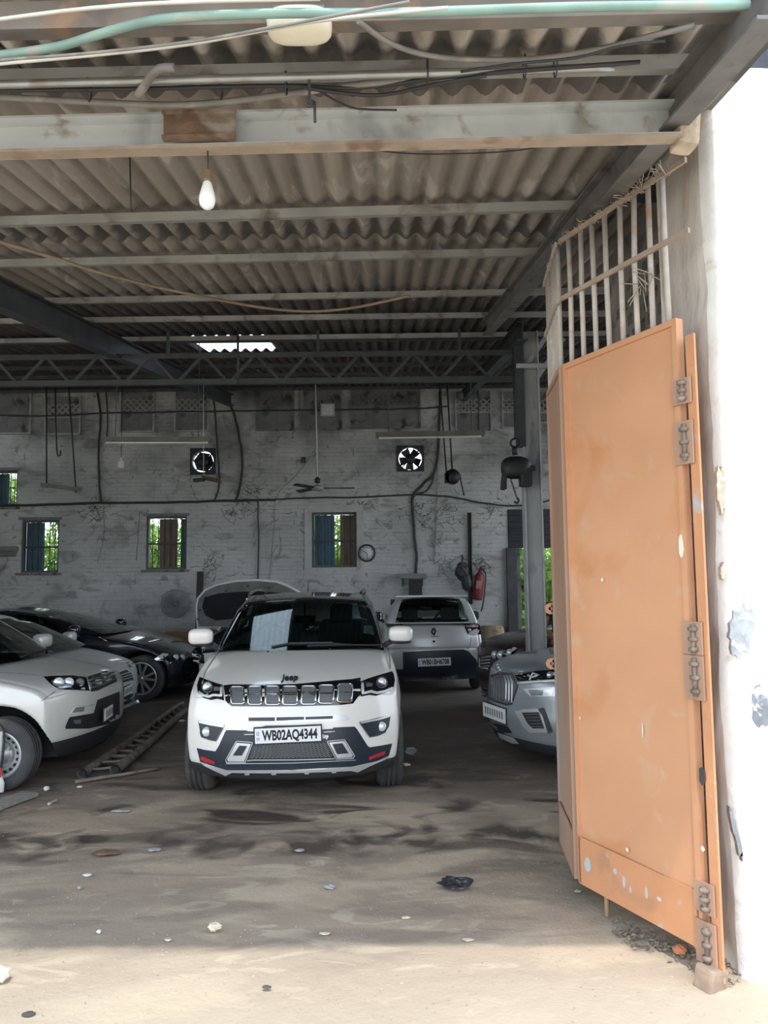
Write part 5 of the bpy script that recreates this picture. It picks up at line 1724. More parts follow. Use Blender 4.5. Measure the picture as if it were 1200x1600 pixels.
dl = s6.panel('lower_lamp', [G(492, 872), G(900, 850), G(900, 945), G(565, 948)], SATIN, off=.006, thick=.015, cell=5)
s6.panel('lamp_lens', [G(545, 885), G(690, 880), G(690, 940), G(575, 942)], LAMPG, off=.010, thick=.01, cell=5, parent=dl)
s6.panel('lamp_lens', [G(705, 885), G(800, 880), G(790, 935), G(700, 938)], LAMPW, off=.010, thick=.01, cell=5, parent=dl)
it = s6.panel('air_intake', [G(408, 1098), G(500, 1075), G(690, 1068), G(770, 1310), G(560, 1312), G(500, 1260)], SATIN, off=.006, thick=.012, cell=5)
s6.panel('intake_mesh', [G(480, 1110), G(650, 1105), G(705, 1270), G(590, 1268), G(540, 1220)], BLACKP, off=.010, thick=.01, cell=5, parent=it)
for k in range(5):
    s6.line('intake_bar', [G(500 + 20 * k, 1130 + 30 * k), G(658 + 11 * k, 1125 + 32 * k)], GREYP, r=.004, off=.014, parent=it)
s6.panel('intake_edge', [G(640, 1072), G(700, 1060), G(790, 1300), G(745, 1325), G(690, 1150)], DSTEEL, off=.008, thick=.01, cell=5, parent=it)
s6.panel('lower_grille', [G(178, 1205), G(330, 1240), G(388, 1312), G(280, 1320), G(190, 1275)], BLACKP, off=.006, thick=.012, cell=5)
s6.panel('silver_skid', [G(240, 1310), G(400, 1362), G(455, 1425), G(380, 1418), G(260, 1365)], SATIN, off=.010, thick=.012, cell=5)
eq = G(250, 658); p = s6.point(eq[0], eq[1], .012)
s6.line('hood_emblem', [(eq[0] + 4.2 * math.cos(t), eq[1] + 5 * math.sin(t)) for t in [k * math.pi / 6 for k in range(12)]], CHROME, r=.006, off=.010, step=3, closed=True)
s6.disc('emblem_face', eq[0], eq[1], .018, SATIN, off=.010, depth=.006)
s6.line('hood_edge', [G(190, 735), G(260, 705), G(400, 725), G(640, 685), G(800, 665)], SEAM, r=.006, off=.002)
hm = Matrix.Rotation(R(13), 3, 'Z')
c = s6.point(*G(205, 1110), .02)
plate_at(kus, c, hm @ V((.0, -1, 0)) + V((.10, 0, 0)), (0, 0, 1), .46, .13, marks=8)
s6.line('hood_vent', [G(450, 510), G(540, 512), G(630, 505)], SEAM, r=.012, off=.0)

# ------------------------------------------------------------------ dark maroon SUV beyond it
SP_M = dict(SP_S)
SP_M.update(paint=MAROON, cf=.26, L=4.3, W=1.8, top=[(0, .86), (.04, .93), (.2, .99), (.6, 1.06), (1.0, 1.10), (1.4, 1.11), (3.6, 1.1), (4.2, 1.05), (4.3, 1.0)], bx0=1.1)
mn_ = at(752, 1060, 10.1)
mar, sh7 = make_car('maroon_suv', SP_M, (mn_.x, 10.15, 0), R(180 + 10), 'dusty dark maroon SUV with chrome barred grille, beyond the blue-grey one', 'car')
s7 = Skin(sh7, mar)
hl = s7.panel('headlight', [G(190, 525), G(330, 492), G(430, 455), G(432, 480), G(385, 540), G(265, 590), G(205, 562)], GLOSSB, off=.005, thick=.02, cell=5)
for (x, y, r_) in ((215, 530, .05), (275, 535, .055), (365, 512, .05), (405, 478, .03)):
    q = G(x, y); s7.disc('lamp_lens', q[0], q[1], r_, LAMPW, off=.012, depth=.01, parent=hl)
gr = s7.panel('grille', [G(62, 540), G(180, 520), G(170, 650), G(130, 668), G(72, 668)], BLACKP, off=.004, thick=.02, cell=4)
for k in range(4):
    s7.line('grille_bar', [G(75, 562 + 30 * k), G(170 - 4 * k, 548 + 32 * k)], SATIN, r=.012, off=.010, parent=gr)
s7.line('grille_edge', [G(62, 545), G(64, 655), G(90, 672), G(130, 668)], CHROME, r=.012, off=.008)
for k in range(3):
    s7.line('bumper_bar', [G(85, 865 + 35 * k), G(165, 880 + 35 * k)], GREYP, r=.016, off=.01)
# ================================================================== gate
ORANGE = mat('orange_gate_paint', (0.60, 0.315, 0.175), 0.55, var=0.06, scale=2.2, bump=0.06, bscale=9,
             dirt=[((0.55, 0.25, 0.11), 0.36, 1.7), ((0.58, 0.37, 0.24), 0.30, 5.0)], spec=0.3)
ORANGEK = mat('chipped_orange_paint', (0.60, 0.29, 0.15), 0.6, var=0.08, scale=4, bump=0.1,
              dirt=[((0.46, 0.25, 0.14), 0.36, 3.0), ((0.44, 0.46, 0.48), 0.27, 7.5)], spec=0.3)
ORANGED = mat('shaded_dusty_orange', (0.43, 0.275, 0.195), 0.7, var=0.12, scale=3, dirt=[((0.36, 0.31, 0.28), 0.46, 2.0)], stretch=(1, 1, .4), spec=0.2)  # shaded copy of the gate orange, shade in the colour, plus grey dirt
BARM = mat('flaking_bar_paint', (0.50, 0.46, 0.42), 0.75, var=0.15, scale=6, dirt=[((0.50, 0.30, 0.20), 0.36, 9.0), ((0.66, 0.63, 0.60), 0.36, 7.0)], spec=0.2)
CHIP = mat('bare_chip', (0.78, 0.74, 0.62), 0.8, var=0.1)
HINGE = mat('greasy_hinge', (0.22, 0.17, 0.14), 0.7, 0.2, var=0.25, scale=20, dirt=((0.40, 0.33, 0.28), 0.42, 14))
ZB = 0.12
gA, gB, gC = gnd(1103, 1484, ZB), gnd(907, 1377, ZB), gnd(877, 1312, ZB)
GH = at(1069, 497, gA.y).z; GT = at(1058, 266, gA.y).z   # tops of the sheet and of the bars
def leaf(name, a, b, label, bars, mpanel, z1, zt, side):
    """gate leaf standing between ground points a and b"""
    a = V((a.x, a.y, 0)); b = V((b.x, b.y, 0))
    u = (b - a).normalized(); ln = (b - a).length
    n = V((u.y, -u.x, 0))            # towards the viewer's side
    if n.dot(a) > 0:
        n = -n
    e = empty(name, a, 0, label, 'gate', None)
    P = lambda s, z, o=0.0: a + u * s + V((0, 0, z)) + n * o
    def slab(nm, s0, s1, z0, z1_, o0, o1, m, lab=None, bev=0):
        mb = MB()
        vs = [P(s, z, o) for s in (s0, s1) for z in (z0, z1_) for o in (o0, o1)]
        mb.add(vs, [(0, 1, 3, 2), (4, 6, 7, 5), (0, 4, 5, 1), (2, 3, 7, 6), (0, 2, 6, 4), (1, 5, 7, 3)])
        return mb.build(nm, m, e, world=True, label=lab)
    # sheet with slight oil-canning
    mb = MB(); from mathutils import noise as mn
    nx, nz = 10, 26
    vs, fs = [], []
    for j in range(nz + 1):
        for i in range(nx + 1):
            s = ln * i / nx; z = ZB + (z1 - ZB) * j / nz
            vs.append(P(s, z, .006 * mn.noise(V((s * 2.2, z * 1.3, side)))))
    for j in range(nz):
        for i in range(nx):
            fs.append((j * (nx + 1) + i, j * (nx + 1) + i + 1, (j + 1) * (nx + 1) + i + 1, (j + 1) * (nx + 1) + i))
    mb.add(vs, fs, True)
    mb.add([P(0, ZB, -.02), P(ln, ZB, -.02), P(ln, z1, -.02), P(0, z1, -.02)], [(0, 1, 2, 3)])
    mb.build('sheet_panel', mpanel, e, world=True)
    kz = ZB + .24
    slab('kick_plate', 0.02, ln - .005, ZB - .005, kz, .004, .012, ORANGEK if side == 0 else ORANGED, 'chipped lower plate')
    for (nm, s0, s1, za, zb_) in (('frame_post', 0, .03, ZB, z1), ('frame_post', ln - .022, ln, ZB, z1), ('frame_rail', 0.03, ln - .022, z1 - .03, z1)):
        slab(nm, s0, s1, za, zb_, -.03, .012, mpanel)
    for k in range(bars):
        s = ln * (k + .6) / (bars + .15)
        mb = MB(); j1, j2 = rnd.uniform(-.008, .008), rnd.uniform(-.012, .012)
        top = zt + rnd.choice((0.0, 0.015, 0.03, .09)) * (1 if k in (1, 2, 5) else .4)
        mb.tube([P(s, z1 - .02, -.01), P(s + j1, (z1 + zt) / 2, -.01), P(s + j2, top, -.01)], .0145, 8)
        mb.build('bar', BARM, e, world=True)
    for z in (zt, z1 + (zt - z1) * .53):
        mb = MB(); mb.bar(P(-.10 if side == 0 else 0, z, .008), P(ln, z, .008), .014, .026); mb.build('rail', BARM if side else mat('dusty_rail', (.40, .31, .25), .8, var=.2), e, world=True)
    return e, P, ln, slab
g1, P1, l1, slab1 = leaf('gate_leaf', gA, gB, 'orange sheet metal gate leaf with bars on top, hinged to the white pier', 8, ORANGE, GH, GT, 0)
g2, P2, l2, slab2 = leaf('gate_leaf', gB + V((-.012, .03, 0)), gC, 'dusty orange gate leaf, shade put into its colour, folded back behind the bright one', 7, ORANGED, GH, GT, 1)
# paint chips, hinges, drop bolts, latch tabs
def chip(e, px, py, w, h, m=CHIP):
    d = ray(px, py)
    a = V((gA.x, gA.y, 0)); u = (V((gB.x, gB.y, 0)) - a).normalized(); n = V((u.y, -u.x, 0))
    if n.dot(a) > 0: n = -n
    c = CAM_O + d * ((a + n * .0125 - CAM_O).dot(n) / d.dot(n))
    mb = MB(); k = 9
    mb.add([c + u * (w * math.cos(2 * math.pi * i / k) * rnd.uniform(.7, 1)) + V((0, 0, h * math.sin(2 * math.pi * i / k) * rnd.uniform(.7, 1))) for i in range(k)], [tuple(range(k))])
    mb.build('paint_chip', m, e, world=True)
chip(g1, 1064, 853, .018, .06)
chip(g1, 918, 1352, .03, .045, mat('bare_grey', (.50, .52, .54), .7, var=.1)); chip(g1, 941, 906, .012, .012); chip(g1, 980, 1328, .012, .012); chip(g1, 1098, 1326, .012, .014); chip(g1, 906, 1122, .006, .01); chip(g1, 1004, 1142, .004, .04)
chip(g1, 1010, 1395, 0.012, 0.03, mat('bare_grey', (.50, .52, .54), .7, var=.1))
chip(g1, 975, 1378, 0.012, 0.035, mat('bare_grey', (.50, .52, .54), .7, var=.1))
chip(g1, 961, 1362, 0.016, 0.02, mat('bare_grey', (.50, .52, .54), .7, var=.1))
chip(g1, 1030, 1405, 0.02, 0.012, mat('bare_grey', (.50, .52, .54), .7, var=.1))
chip(g1, 1089, 1450, 0.012, 0.014, mat('bare_grey', (.50, .52, .54), .7, var=.1))
chip(g1, 985, 1390, 0.01, 0.02, mat('bare_grey', (.50, .52, .54), .7, var=.1))
chip(g1, 1097, 1212, .022, .05, mat('scorch', (.06, .055, .055), .9, var=.3))
for (z, h) in ((2.60, .12), (2.36, .20), (1.47, .15), (1.30, .20), (.35, .13), (.16, .18)):
    hg = slab1('hinge', -.075, .035, z - h / 2, z + h / 2, .012, .022, ORANGED)
    mb = MB(); mb.tube([P1(-.035, z - h * .42, .03), P1(-.035, z + h * .42, .03)], .011, 10)
    for k in range(3):
        zz = z - h * .3 + h * .3 * k; mb.lathe([(.0001, -.012), (.021, -.009), (.023, .006), (.0001, .012)], P1(-.035, zz, .03), (0.05 * (k - 1), 0, 1), 12)
    mb.build('hinge_knuckle', HINGE, hg, world=True)
STK = mat('pale_rod', (0.52, 0.36, 0.19), 0.7, var=.15)
d1 = gnd(939, 1458); 
t = (d1 - V((gA.x, gA.y, 0))).dot(V((gB.x - gA.x, gB.y - gA.y, 0)).normalized())
t = l1 * .80
mb = MB(); mb.tube([P1(t, 0.0, -.03), P1(t, .75, -.03)], .012, 8); mb.build('drop_bolt', STK, g1, world=True)
mb = MB(); mb.tube([P2(l2 * .45, .012, -.03), P2(l2 * .45, .7, -.03)], .010, 8); mb.build('drop_bolt', RUST, g2, world=True)
for (px, py) in ((860, 951), (862, 1037)):
    d = ray(px, py); c = CAM_O + d * (gC.y / d.y)
    mb = MB()
    n_ = 14; ro, ri = .036, .012
    ring = []
    for k in range(n_):
        a_ = 2 * math.pi * k / n_
        ring += [c + V((ro * math.cos(a_), 0, ro * math.sin(a_))), c + V((ri * math.cos(a_), 0, ri * math.sin(a_))), c + V((ro * math.cos(a_), .008, ro * math.sin(a_))), c + V((ri * math.cos(a_), .008, ri * math.sin(a_)))]
    fs = []
    for k in range(n_):
        a_, b_ = 4 * k, 4 * ((k + 1) % n_)
        fs += [(a_, b_, b_ + 1, a_ + 1), (a_ + 2, a_ + 3, b_ + 3, b_ + 2), (a_, a_ + 2, b_ + 2, b_), (a_ + 1, b_ + 1, b_ + 3, a_ + 3)]
    mb.add(ring, fs); mb.box(c + V((.035, .004, 0)), (.06, .008, .05)); mb.build('latch_tab', ORANGE, g2, world=True)
# angle iron on the jamb that carries the hinges
jf = empty('hinge_post', V((gA.x + .06, gA.y - .01, 0)), 0, 'orange angle iron post fixed to the pier, carrying the gate hinges', 'post')
slp = lambda nm, s0, s1, z0, z1, o0, o1, m: None
mb = MB()
for (s0, s1, o0, o1) in ((-.095, -.045, -.006, .006), (-.051, -.045, -.05, .0)):
    vs = [P1(s, z, o) for s in (s0, s1) for z in (0.02, GH - .10) for o in (o0, o1)]
    mb.add(vs, [(0, 1, 3, 2), (4, 6, 7, 5), (0, 4, 5, 1), (2, 3, 7, 6), (0, 2, 6, 4), (1, 5, 7, 3)])
mb.build('angle_iron', ORANGEK, jf, world=True)
mb = MB(); q = P1(-.05, .03, .03); mb.box(q + V((.0, 0, .0)), (.11, .09, .10), rot=(0.1, .15, .5), bev=.015); mb.build('pivot_shoe', mat('rusty_shoe', (.33, .24, .18), .85, var=.25, scale=14), jf, world=True)
# tangle of wire and dry creeper along the top rail
mb = MB()
for k in range(150):
    s = rnd.choice((rnd.uniform(0, l1), rnd.gauss(.20, .09), rnd.uniform(.3, l1)))
    p = P1(s, GT + rnd.uniform(-.02, .03), rnd.uniform(-.01, .02)); r_ = rnd.uniform(.02, .085) if s < .34 else rnd.uniform(.012, .04)
    q = p + V((rnd.uniform(-1, 1), rnd.uniform(-1, 1), rnd.uniform(-.5, 1))) * r_
    mb.tube([p, p.lerp(q, .5) + V((rnd.uniform(-.01, .01), 0, rnd.uniform(-.01, .01))), q], .003, 4)
for k in range(14):
    p = P1(rnd.uniform(.12, .25), GT - .47 + rnd.uniform(-.05, .05), .01); mb.tube([p, p + V((rnd.uniform(-.12, .06), 0, rnd.uniform(-.12, .06)))], .0025, 4)
mb.build('wire_tangle', mat('dry_fibre', (.40, .34, .28), .9, var=.2), g1, world=True, kind='stuff')

# ================================================================== front beam with its lamp, pipes and cables
ba, bb = onroof(0, 216, -.20), onroof(1060, 190, -.20)
u = (bb - ba).normalized()
ba2 = ba - u * 5.5
be = empty('steel_beam', bb, 0, 'silver painted steel beam across the front opening with a rusty splice plate', 'beam')
mb = MB(); h, w, t = .150, .075, .010
mb.chan(ba2, bb, [(w / 2, -h / 2), (w / 2, -h / 2 + t), (-w / 2 + t, -h / 2 + t), (-w / 2 + t, h / 2 - t), (w / 2, h / 2 - t), (w / 2, h / 2), (-w / 2, h / 2), (-w / 2, -h / 2)][::-1])
mb.build('channel', WSTEEL, be, world=True)
mb = MB(); mb.bar(ba2 + V((0, -.02, -h / 2 - .008)), bb + V((0, -.02, -h / 2 - .008)), .06, .014); mb.build('bottom_flange', mat('tan_rust_flange', (.36, .29, .23), .8, var=.2, dirt=((.22, .15, .11), .4, 6)), be, world=True)
q0, q1 = at(263, 204, ba.y), at(375, 201, ba.y)
f = lambda px: ba + u * ((at(px, 205, ba.y).x - ba.x) / u.x)
mb = MB(); mb.bar(f(264) + V((0, -.05, 0)), f(374) + V((0, -.05, 0)), .012, .125); pl_ = mb.build('splice_plate', RUST, be, world=True)
for (za, zb_) in ((-.058, -.048), (.05, .06)):
    mb = MB(); mb.bar(f(263) + V((0, -.062, (za + zb_) / 2)), f(375) + V((0, -.062, (za + zb_) / 2)), .02, .014); mb.build('splice_bar', RUST, pl_, world=True)
mb = MB(); mb.box(bb + V((.035, .02, -.01)), (.09, .10, .20), rot=(0, 0.1, .1), bev=.03); mb.build('mortar_bedding', mat('crumbled_mortar', (0.5, 0.41, 0.31), .95), be, world=True)

def run(name, pts, r, m, label, cat='cable', dz=-.12, n=6, k=5, group=None, y=None):
    P_ = [onroof(p[0], p[1], dz) if y is None else at(p[0], p[1], y) for p in pts]
    P_ = catmull(P_, k)
    mb = MB(); mb.tube(P_, r, n)
    return mb.build(name, m, None, label, cat, group, loc=P_[0])
run('green_conduit', [(-60, 92), (0, 86), (90, 73), (160, 52), (230, 34), (300, 26), (430, 21), (620, 20), (900, 11), (1170, 8)], .0145, GREENP, 'green plastic conduit curving across the top of the roof opening', 'pipe', -.16, 8)
run('white_cable', [(-60, 108), (0, 100), (130, 88), (290, 70), (430, 44), (520, 30), (700, 12)], .0055, CABLEW, 'upper of the two white cables slanting up under the front roof sheets', dz=-.20)
run('white_cable', [(-60, 105), (0, 94), (130, 84), (290, 66), (420, 44), (510, 27), (640, 3)], .005, CABLEG, 'grey cable running beside the white one under the front roof sheets', dz=-.21)
run('thin_cable', [(-40, 36), (0, 30), (130, 14), (270, 4), (500, -2)], .006, CABLEW, 'pale cable along the rusty eave purlin at top left', dz=-.14)
run('steel_pipe', [(-60, 134), (200, 127), (480, 120), (760, 112), (960, 105)], .016, mat('bright_pipe', (.36, .37, .37), .35, .7, var=.15, dirt=((.3, .27, .24), .4, 5)), 'straight silver pipe lashed beside the first purlin', 'pipe', -.13, 8)
run('grey_conduit', [(-60, 148), (120, 158), (262, 164), (360, 158), (470, 144), (560, 132), (700, 120)], .013, CABLEG, 'dusty grey conduit sagging just above the silver beam', 'pipe', -.13, 8)
run('black_cable', [(-40, 142), (200, 139), (430, 134), (560, 137), (720, 118), (1000, 97)], .008, CABLE, 'black cable loosely tied along the first purlin', dz=-.14)
run('black_cable', [(480, 138), (540, 146), (600, 148), (680, 132), (760, 118)], .007, CABLE, 'short black cable drooping below the silver pipe', dz=-.16)
run('flexible_hose', [(215, 148), (226, 134), (238, 116), (252, 107), (272, 106)], .016, CABLEG, 'short grey flexible hose bent over the silver pipe', 'hose', -.16, 8)
run('sagging_cable', [(560, 33), (600, 62), (650, 82), (720, 92), (830, 92), (930, 78), (1010, 58), (1085, 40)], .010, CABLEG, 'grey cable sagging under the pale front sheets, right of the oval lamp', dz=-.12)
run('thin_cable', [(720, 112), (800, 100), (900, 90), (970, 72), (1040, 64)], .005, CABLE, 'thin black cable climbing towards the right rafter', dz=-.15)
run('thin_cable', [(500, 143), (530, 160), (560, 170), (620, 172)], .004, CABLE, 'thin black wire hanging just over the middle of the silver beam', dz=-.16)
mb = MB(); q = onroof(483, 116, -.12)
mb.tube(catmull([q, q + V((.0, 0, -.09)), q + V((-.012, 0, -.115)), q + V((.004, 0, -.125)), q + V((.012, 0, -.105))], 4), .006, 6); mb.tube([q + V((.02, 0, -.11)), q + V((.022, 0, -.19))], .006, 6)
mb.build('iron_hook', DSTEEL, None, 'small iron hook hanging above the middle of the silver beam', 'hook', loc=q)
for k, (px, py) in enumerate(((138, 140), (345, 137), (447, 130), (668, 112), (820, 104), (868, 102))):
    q = onroof(px, py, -.13); mb = MB()
    mb.tube([q + V((.0, .03 * math.cos(a) , .045 * math.sin(a))) for a in [i * math.pi / 5 for i in range(11)]], .003, 4)
    mb.build('binding_wire', CABLE, None, 'loop of binding wire around the pipes, %s' % ('leftmost of six', 'second from the left', 'third from the left', 'third from the right', 'second from the right', 'rightmost of six')[k], 'wire', 'binding wire loops', loc=q)
# oval lamp
lq = onroof(468, 40, -.14)
le = empty('oval_lamp', lq, 0, 'cream oval bulkhead lamp fixed under the front roof sheets', 'lamp')
mb = MB(); mb.blob((0, 0, 0), (.108, .060, .046), n=12, p=3.2); mb.build('lamp_cover', mat('cream_plastic', (.74, .69, .56), .4, var=.05), le)
mb = MB(); mb.box((0, .02, .045), (.17, .09, .02), bev=.008); mb.build('lamp_base', CABLEG, le)
# bulb
bq = f(329) + V((0, -.02, -h / 2 - .015))
e = empty('light_bulb', bq, 0, 'white LED bulb hanging from the silver beam on a short wire', 'lamp')
dl_ = bq.y / FPX
zb0 = at(329, 266, bq.y).z - bq.z
mb = MB(); mb.tube([(0, 0, 0), (0.003, 0, zb0)], .003, 5); mb.build('wire', CABLE, e)
mb = MB(); mb.lathe([(.0001, zb0), (.010, zb0), (.014, zb0 - .006), (.014, zb0 - .035), (.016, zb0 - .036), (.016, zb0 - .05)], (0, 0, 0), (0, 0, 1), 16); mb.build('socket', mat('brass', (.52, .38, .20), .4, .7, var=.1), e)
z0 = zb0 - .05
mb = MB(); mb.lathe([(.013, z0), (.018, z0 - .006), (.024, z0 - .03), (.031, z0 - .055)], (0, 0, 0), (0, 0, 1), 20); mb.build('bulb_body', mat('white_plastic', (.80, .80, .79), .4, var=0), e)
mb = MB(); mb.lathe([(.031, z0 - .055), (.034, z0 - .07), (.034, z0 - .085), (.028, z0 - .104), (.015, z0 - .116), (.0001, z0 - .12)], (0, 0, 0), (0, 0, 1), 20); mb.build('bulb_diffuser', mat('frosted_white', (.86, .86, .85), .25, var=0), e)
# ropes and wires among the purlins
run('dry_rope', [(-20, 372), (75, 400), (200, 438), (370, 474), (465, 486), (545, 482), (640, 462)], .013, mat('jute', (.34, .27, .20), .9, var=.2), 'thick brown rope sagging under the roof from upper left', 'rope', -.16)
q = onroof(203, 245, -.05); mb = MB(); mb.tube([q, at(205, 330, q.y)], .004, 5); mb.build('hanging_wire', CABLE, None, 'thin dark wire hanging left of the bulb, behind the beam', 'wire', loc=q)
q = at(372, 458, 8.5); q.z = roof_z(8.5) - .02; mb = MB(); mb.tube([q, at(372, 600, 8.5)], .014, 8); mb.build('drop_rod', DSTEEL, None, 'dark rod dropping past the translucent roof sheet to the truss', 'rod', loc=q)
run('thin_cable', [(560, 232), (640, 240), (720, 240), (800, 236), (860, 226)], .003, CABLE, 'pair of thin wires under the roof right behind the silver beam', dz=-.10)

# ================================================================== column, hoist
CY = 8.5
ca = at(838, 1015, CY); cx0 = ca.x
ce = empty('steel_column', (cx0, CY, 0), 0, 'worn grey steel column standing behind the blue-grey SUV', 'column')
ht = roof_z(CY) - .12
mb = MB(); Wc, Hc, tc_ = .20, .17, .016
mb.chan((cx0, CY, 0), (cx0, CY, ht), [(-Wc / 2, -Hc / 2), (-Wc / 2 + tc_, -Hc / 2), (-Wc / 2 + tc_, -tc_ / 2), (Wc / 2 - tc_, -tc_ / 2), (Wc / 2 - tc_, -Hc / 2), (Wc / 2, -Hc / 2), (Wc / 2, Hc / 2), (Wc / 2 - tc_, Hc / 2), (Wc / 2 - tc_, tc_ / 2), (-Wc / 2 + tc_, tc_ / 2), (-Wc / 2 + tc_, Hc / 2), (-Wc / 2, Hc / 2)], up=(0, 1, 0))
mb.build('shaft', GREYCOL, ce, world=True)
mb = MB(); mb.box((cx0, CY, .01), (.32, .30, .02)); mb.build('base_plate', DSTEEL, ce, world=True)
mb = MB(); mb.bar((cx0 - .12, CY - .05, at(805, 700, CY).z), (cx0 - .12, CY - .05, ht), .10, .08, up=(0, 1, 0)); mb.build('side_channel', DSTEEL, ce, world=True)
for (p, q) in (((818, 578), (868, 505)), ((838, 592), (880, 530))):
    mb = MB(); mb.bar(at(*p, CY), at(*q, CY), .05, .07, up=(0, 1, 0)); mb.build('knee_brace', GREYCOL, ce, world=True)
mb = MB(); mb.box(at(828, 575, CY), (.34, .2, .05)); mb.build('cap_plate', GREYCOL, ce, world=True)
hq = at(806, 735, CY - .22)
he = empty('chain_hoist', hq, 0, 'dark greasy chain hoist hanging in front of the grey column', 'hoist')
GREASE = mat('greasy_black', (.018, .019, .021), .5, .2, var=.3, scale=10)
mb = MB(); mb.blob((0, 0, .03), (.165, .09, .125), n=10, p=2.6); mb.box((-.13, 0, -.10), (.05, .12, .22), rot=(0, R(8), 0), bev=.015); mb.box((.10, 0, -.08), (.13, .15, .20), bev=.03); mb.box((.17, 0, .02), (.08, .1, .06), bev=.02); mb.build('hoist_body', GREASE, he)
mb = MB(); mb.tube([(0, 0, .17), (-.01, 0, .22), (.0, 0, .26)], .03, 8); mb.tube([V((.05 * math.cos(a), 0, .3 + .05 * math.sin(a))) for a in [i * math.pi / 6 for i in range(13)]], .012, 6); mb.build('top_hook', GREASE, he)
def chain(mb, a, b, link=.032, r=.004):
    a, b = V(a), V(b); n = max(2, int((b - a).length / (link * .72)))
    for i in range(n):
        c = a.lerp(b, (i + .5) / n); d = (b - a).normalized()
        sd = d.orthogonal().normalized() if i % 2 else d.cross(d.orthogonal().normalized())
        mb.tube([c + d * (link * .5 * math.sin(t)) + sd * (link * .28 * math.cos(t)) for t in [k * math.pi / 4 for k in range(9)]], r, 4, cap=False)
mb = MB(); chain(mb, (0, 0, .35), (0, 0, roof_z(CY - .2) - hq.z - .34)); mb.build('chain', GREASE, he, kind='stuff')
mb = MB(); chain(mb, (-.06, -.02, -.10), (-.03, -.02, -.20)); chain(mb, (-.03, -.02, -.20), (.0, -.02, -.30)); chain(mb, (-.11, 0, -.1), (-.11, 0, -.2)); mb.build('loose_chain', GREASE, he, kind='stuff')
mb = MB(); mb.tube(catmull([(.0, -.02, -.30), (.02, -.02, -.33), (.0, -.02, -.36), (-.03, -.02, -.34)], 4), .012, 6); mb.build('lower_hook', GREASE, he)
q = at(848, 520, 9.4); mb = MB()
mb.tube(catmull([q, q + V((-.06, 0, -.12)), q + V((-.01, 0, -.2)), q + V((.04, 0, -.12))], 4), .012, 6); mb.tube([q, V((q.x, q.y, roof_z(q.y) + .02))], .008, 5); mb.build('hanging_hook', RUST, None, 'small bent hook hanging under the roof beside the gate bars', 'hook', loc=q)

# ================================================================== on and near the back wall
for k, r_ in enumerate(fans):
    a, b, c, d = r_
    cx, cz = (a + b) / 2, (c + d) / 2
    hw_ = (b - a) / 2
    e = empty('exhaust_fan', (cx, WY, cz), 0, ('black exhaust fan in the wall at left, half hidden by a hanging rod', 'black exhaust fan in the wall at right, daylight showing between its blades')[k], 'fan', 'exhaust fans')
    mb = MB()
    n_ = 32
    ro = hw_ * .86
    ring = []
    for i in range(n_):
        t = 2 * math.pi * i / n_
        s_ = max(abs(math.cos(t)), abs(math.sin(t)))
        ring.append((V((hw_ * math.cos(t) / s_, 0, (d - c) / 2 * math.sin(t) / s_)), V((ro * math.cos(t), 0, ro * math.sin(t)))))
    for i in range(n_):
        o0, i0 = ring[i]; o1, i1 = ring[(i + 1) % n_]
        y0 = V((0, -.02, 0)); y1 = V((0, .02, 0))
        mb.add([o0 + y0, o1 + y0, i1 + y0, i0 + y0], [(0, 1, 2, 3)]); mb.add([o0 + y1, o1 + y1, i1 + y1, i0 + y1], [(3, 2, 1, 0)])
        mb.add([i0 + y0, i1 + y0, i1 + V((0, .14, 0)), i0 + V((0, .14, 0))], [(0, 1, 2, 3)])
    mb.build('fan_frame', BLACKP, e)
    mb = MB(); mb.lathe([(.0001, -.03), (.09, -.03), (.11, .0), (.11, .1), (.0001, .1)], (0, .03, 0), (0, 1, 0), 18)
    for a_ in (45, 135, 225, 315):
        mb.bar((.05 * math.cos(R(a_)), .1, .05 * math.sin(R(a_))), (ro * math.cos(R(a_)), .1, ro * math.sin(R(a_))), .02, .012, up=(0, 1, 0))
    mb.build('motor', BLACKP, e)
    for i in range((6, 5)[k]):
        mb = MB(); t0 = R((20, 52)[k] + (60, 72)[k] * i)
        pts = []
        for (rr, w0, w1) in ((.07, -.5, .5), (ro * .55, -.60, .56), (ro * .985, (-.42, -.56)[1 - k], (.34, .52)[1 - k])):
            for w in (w0, w1):
                pts.append(V((rr * math.cos(t0 + w), .06 + .05 * (w > 0), rr * math.sin(t0 + w))))
        mb.add(pts + [p + V((0, .006, 0)) for p in pts], [(0, 1, 3, 2), (2, 3, 5, 4), (7, 6, 8, 9), (9, 8, 10, 11)]); mb.build('blade', BLACKP, e)
# tube light battens
TROUGH = mat('dusty_trough', (.15, .15, .14), .6, .1, var=.2)
TUBE = mat('unlit_tube', (.60, .62, .60), .3, var=.03)
for k, (p, q) in enumerate((((160, 687), (330, 687)), ((587, 680), (757, 677)))):
    a, b = at(*p, 9.25), at(*q, 9.25)
    e = empty('tube_light', a.lerp(b, .5), 0, ('unlit tube light in a dusty trough hanging at left', 'unlit tube light in a dusty trough hanging at right, over an exhaust fan')[k], 'lamp', 'hanging tube lights')
    mb = MB(); mb.chan(a, b, [(-.055, -.03), (-.05, -.03), (-.03, .02), (.03, .02), (.05, -.03), (.055, -.03), (.036, .03), (-.036, .03)]); mb.build('trough', TROUGH, e, world=True)
    dz = V((0, 0, -.036)); mb = MB(); mb.tube([a.lerp(b, .03) + dz, b.lerp(a, .03) + dz], .013, 10); mb.build('tube', TUBE, e, world=True)
    for t in (.12, .88):
        c = a.lerp(b, t); mb = MB(); mb.tube([c + V((0, 0, .03)), V((c.x, c.y, roof_z(c.y) + .0))], .005, 5); mb.build('hanger', DSTEEL, e, world=True)
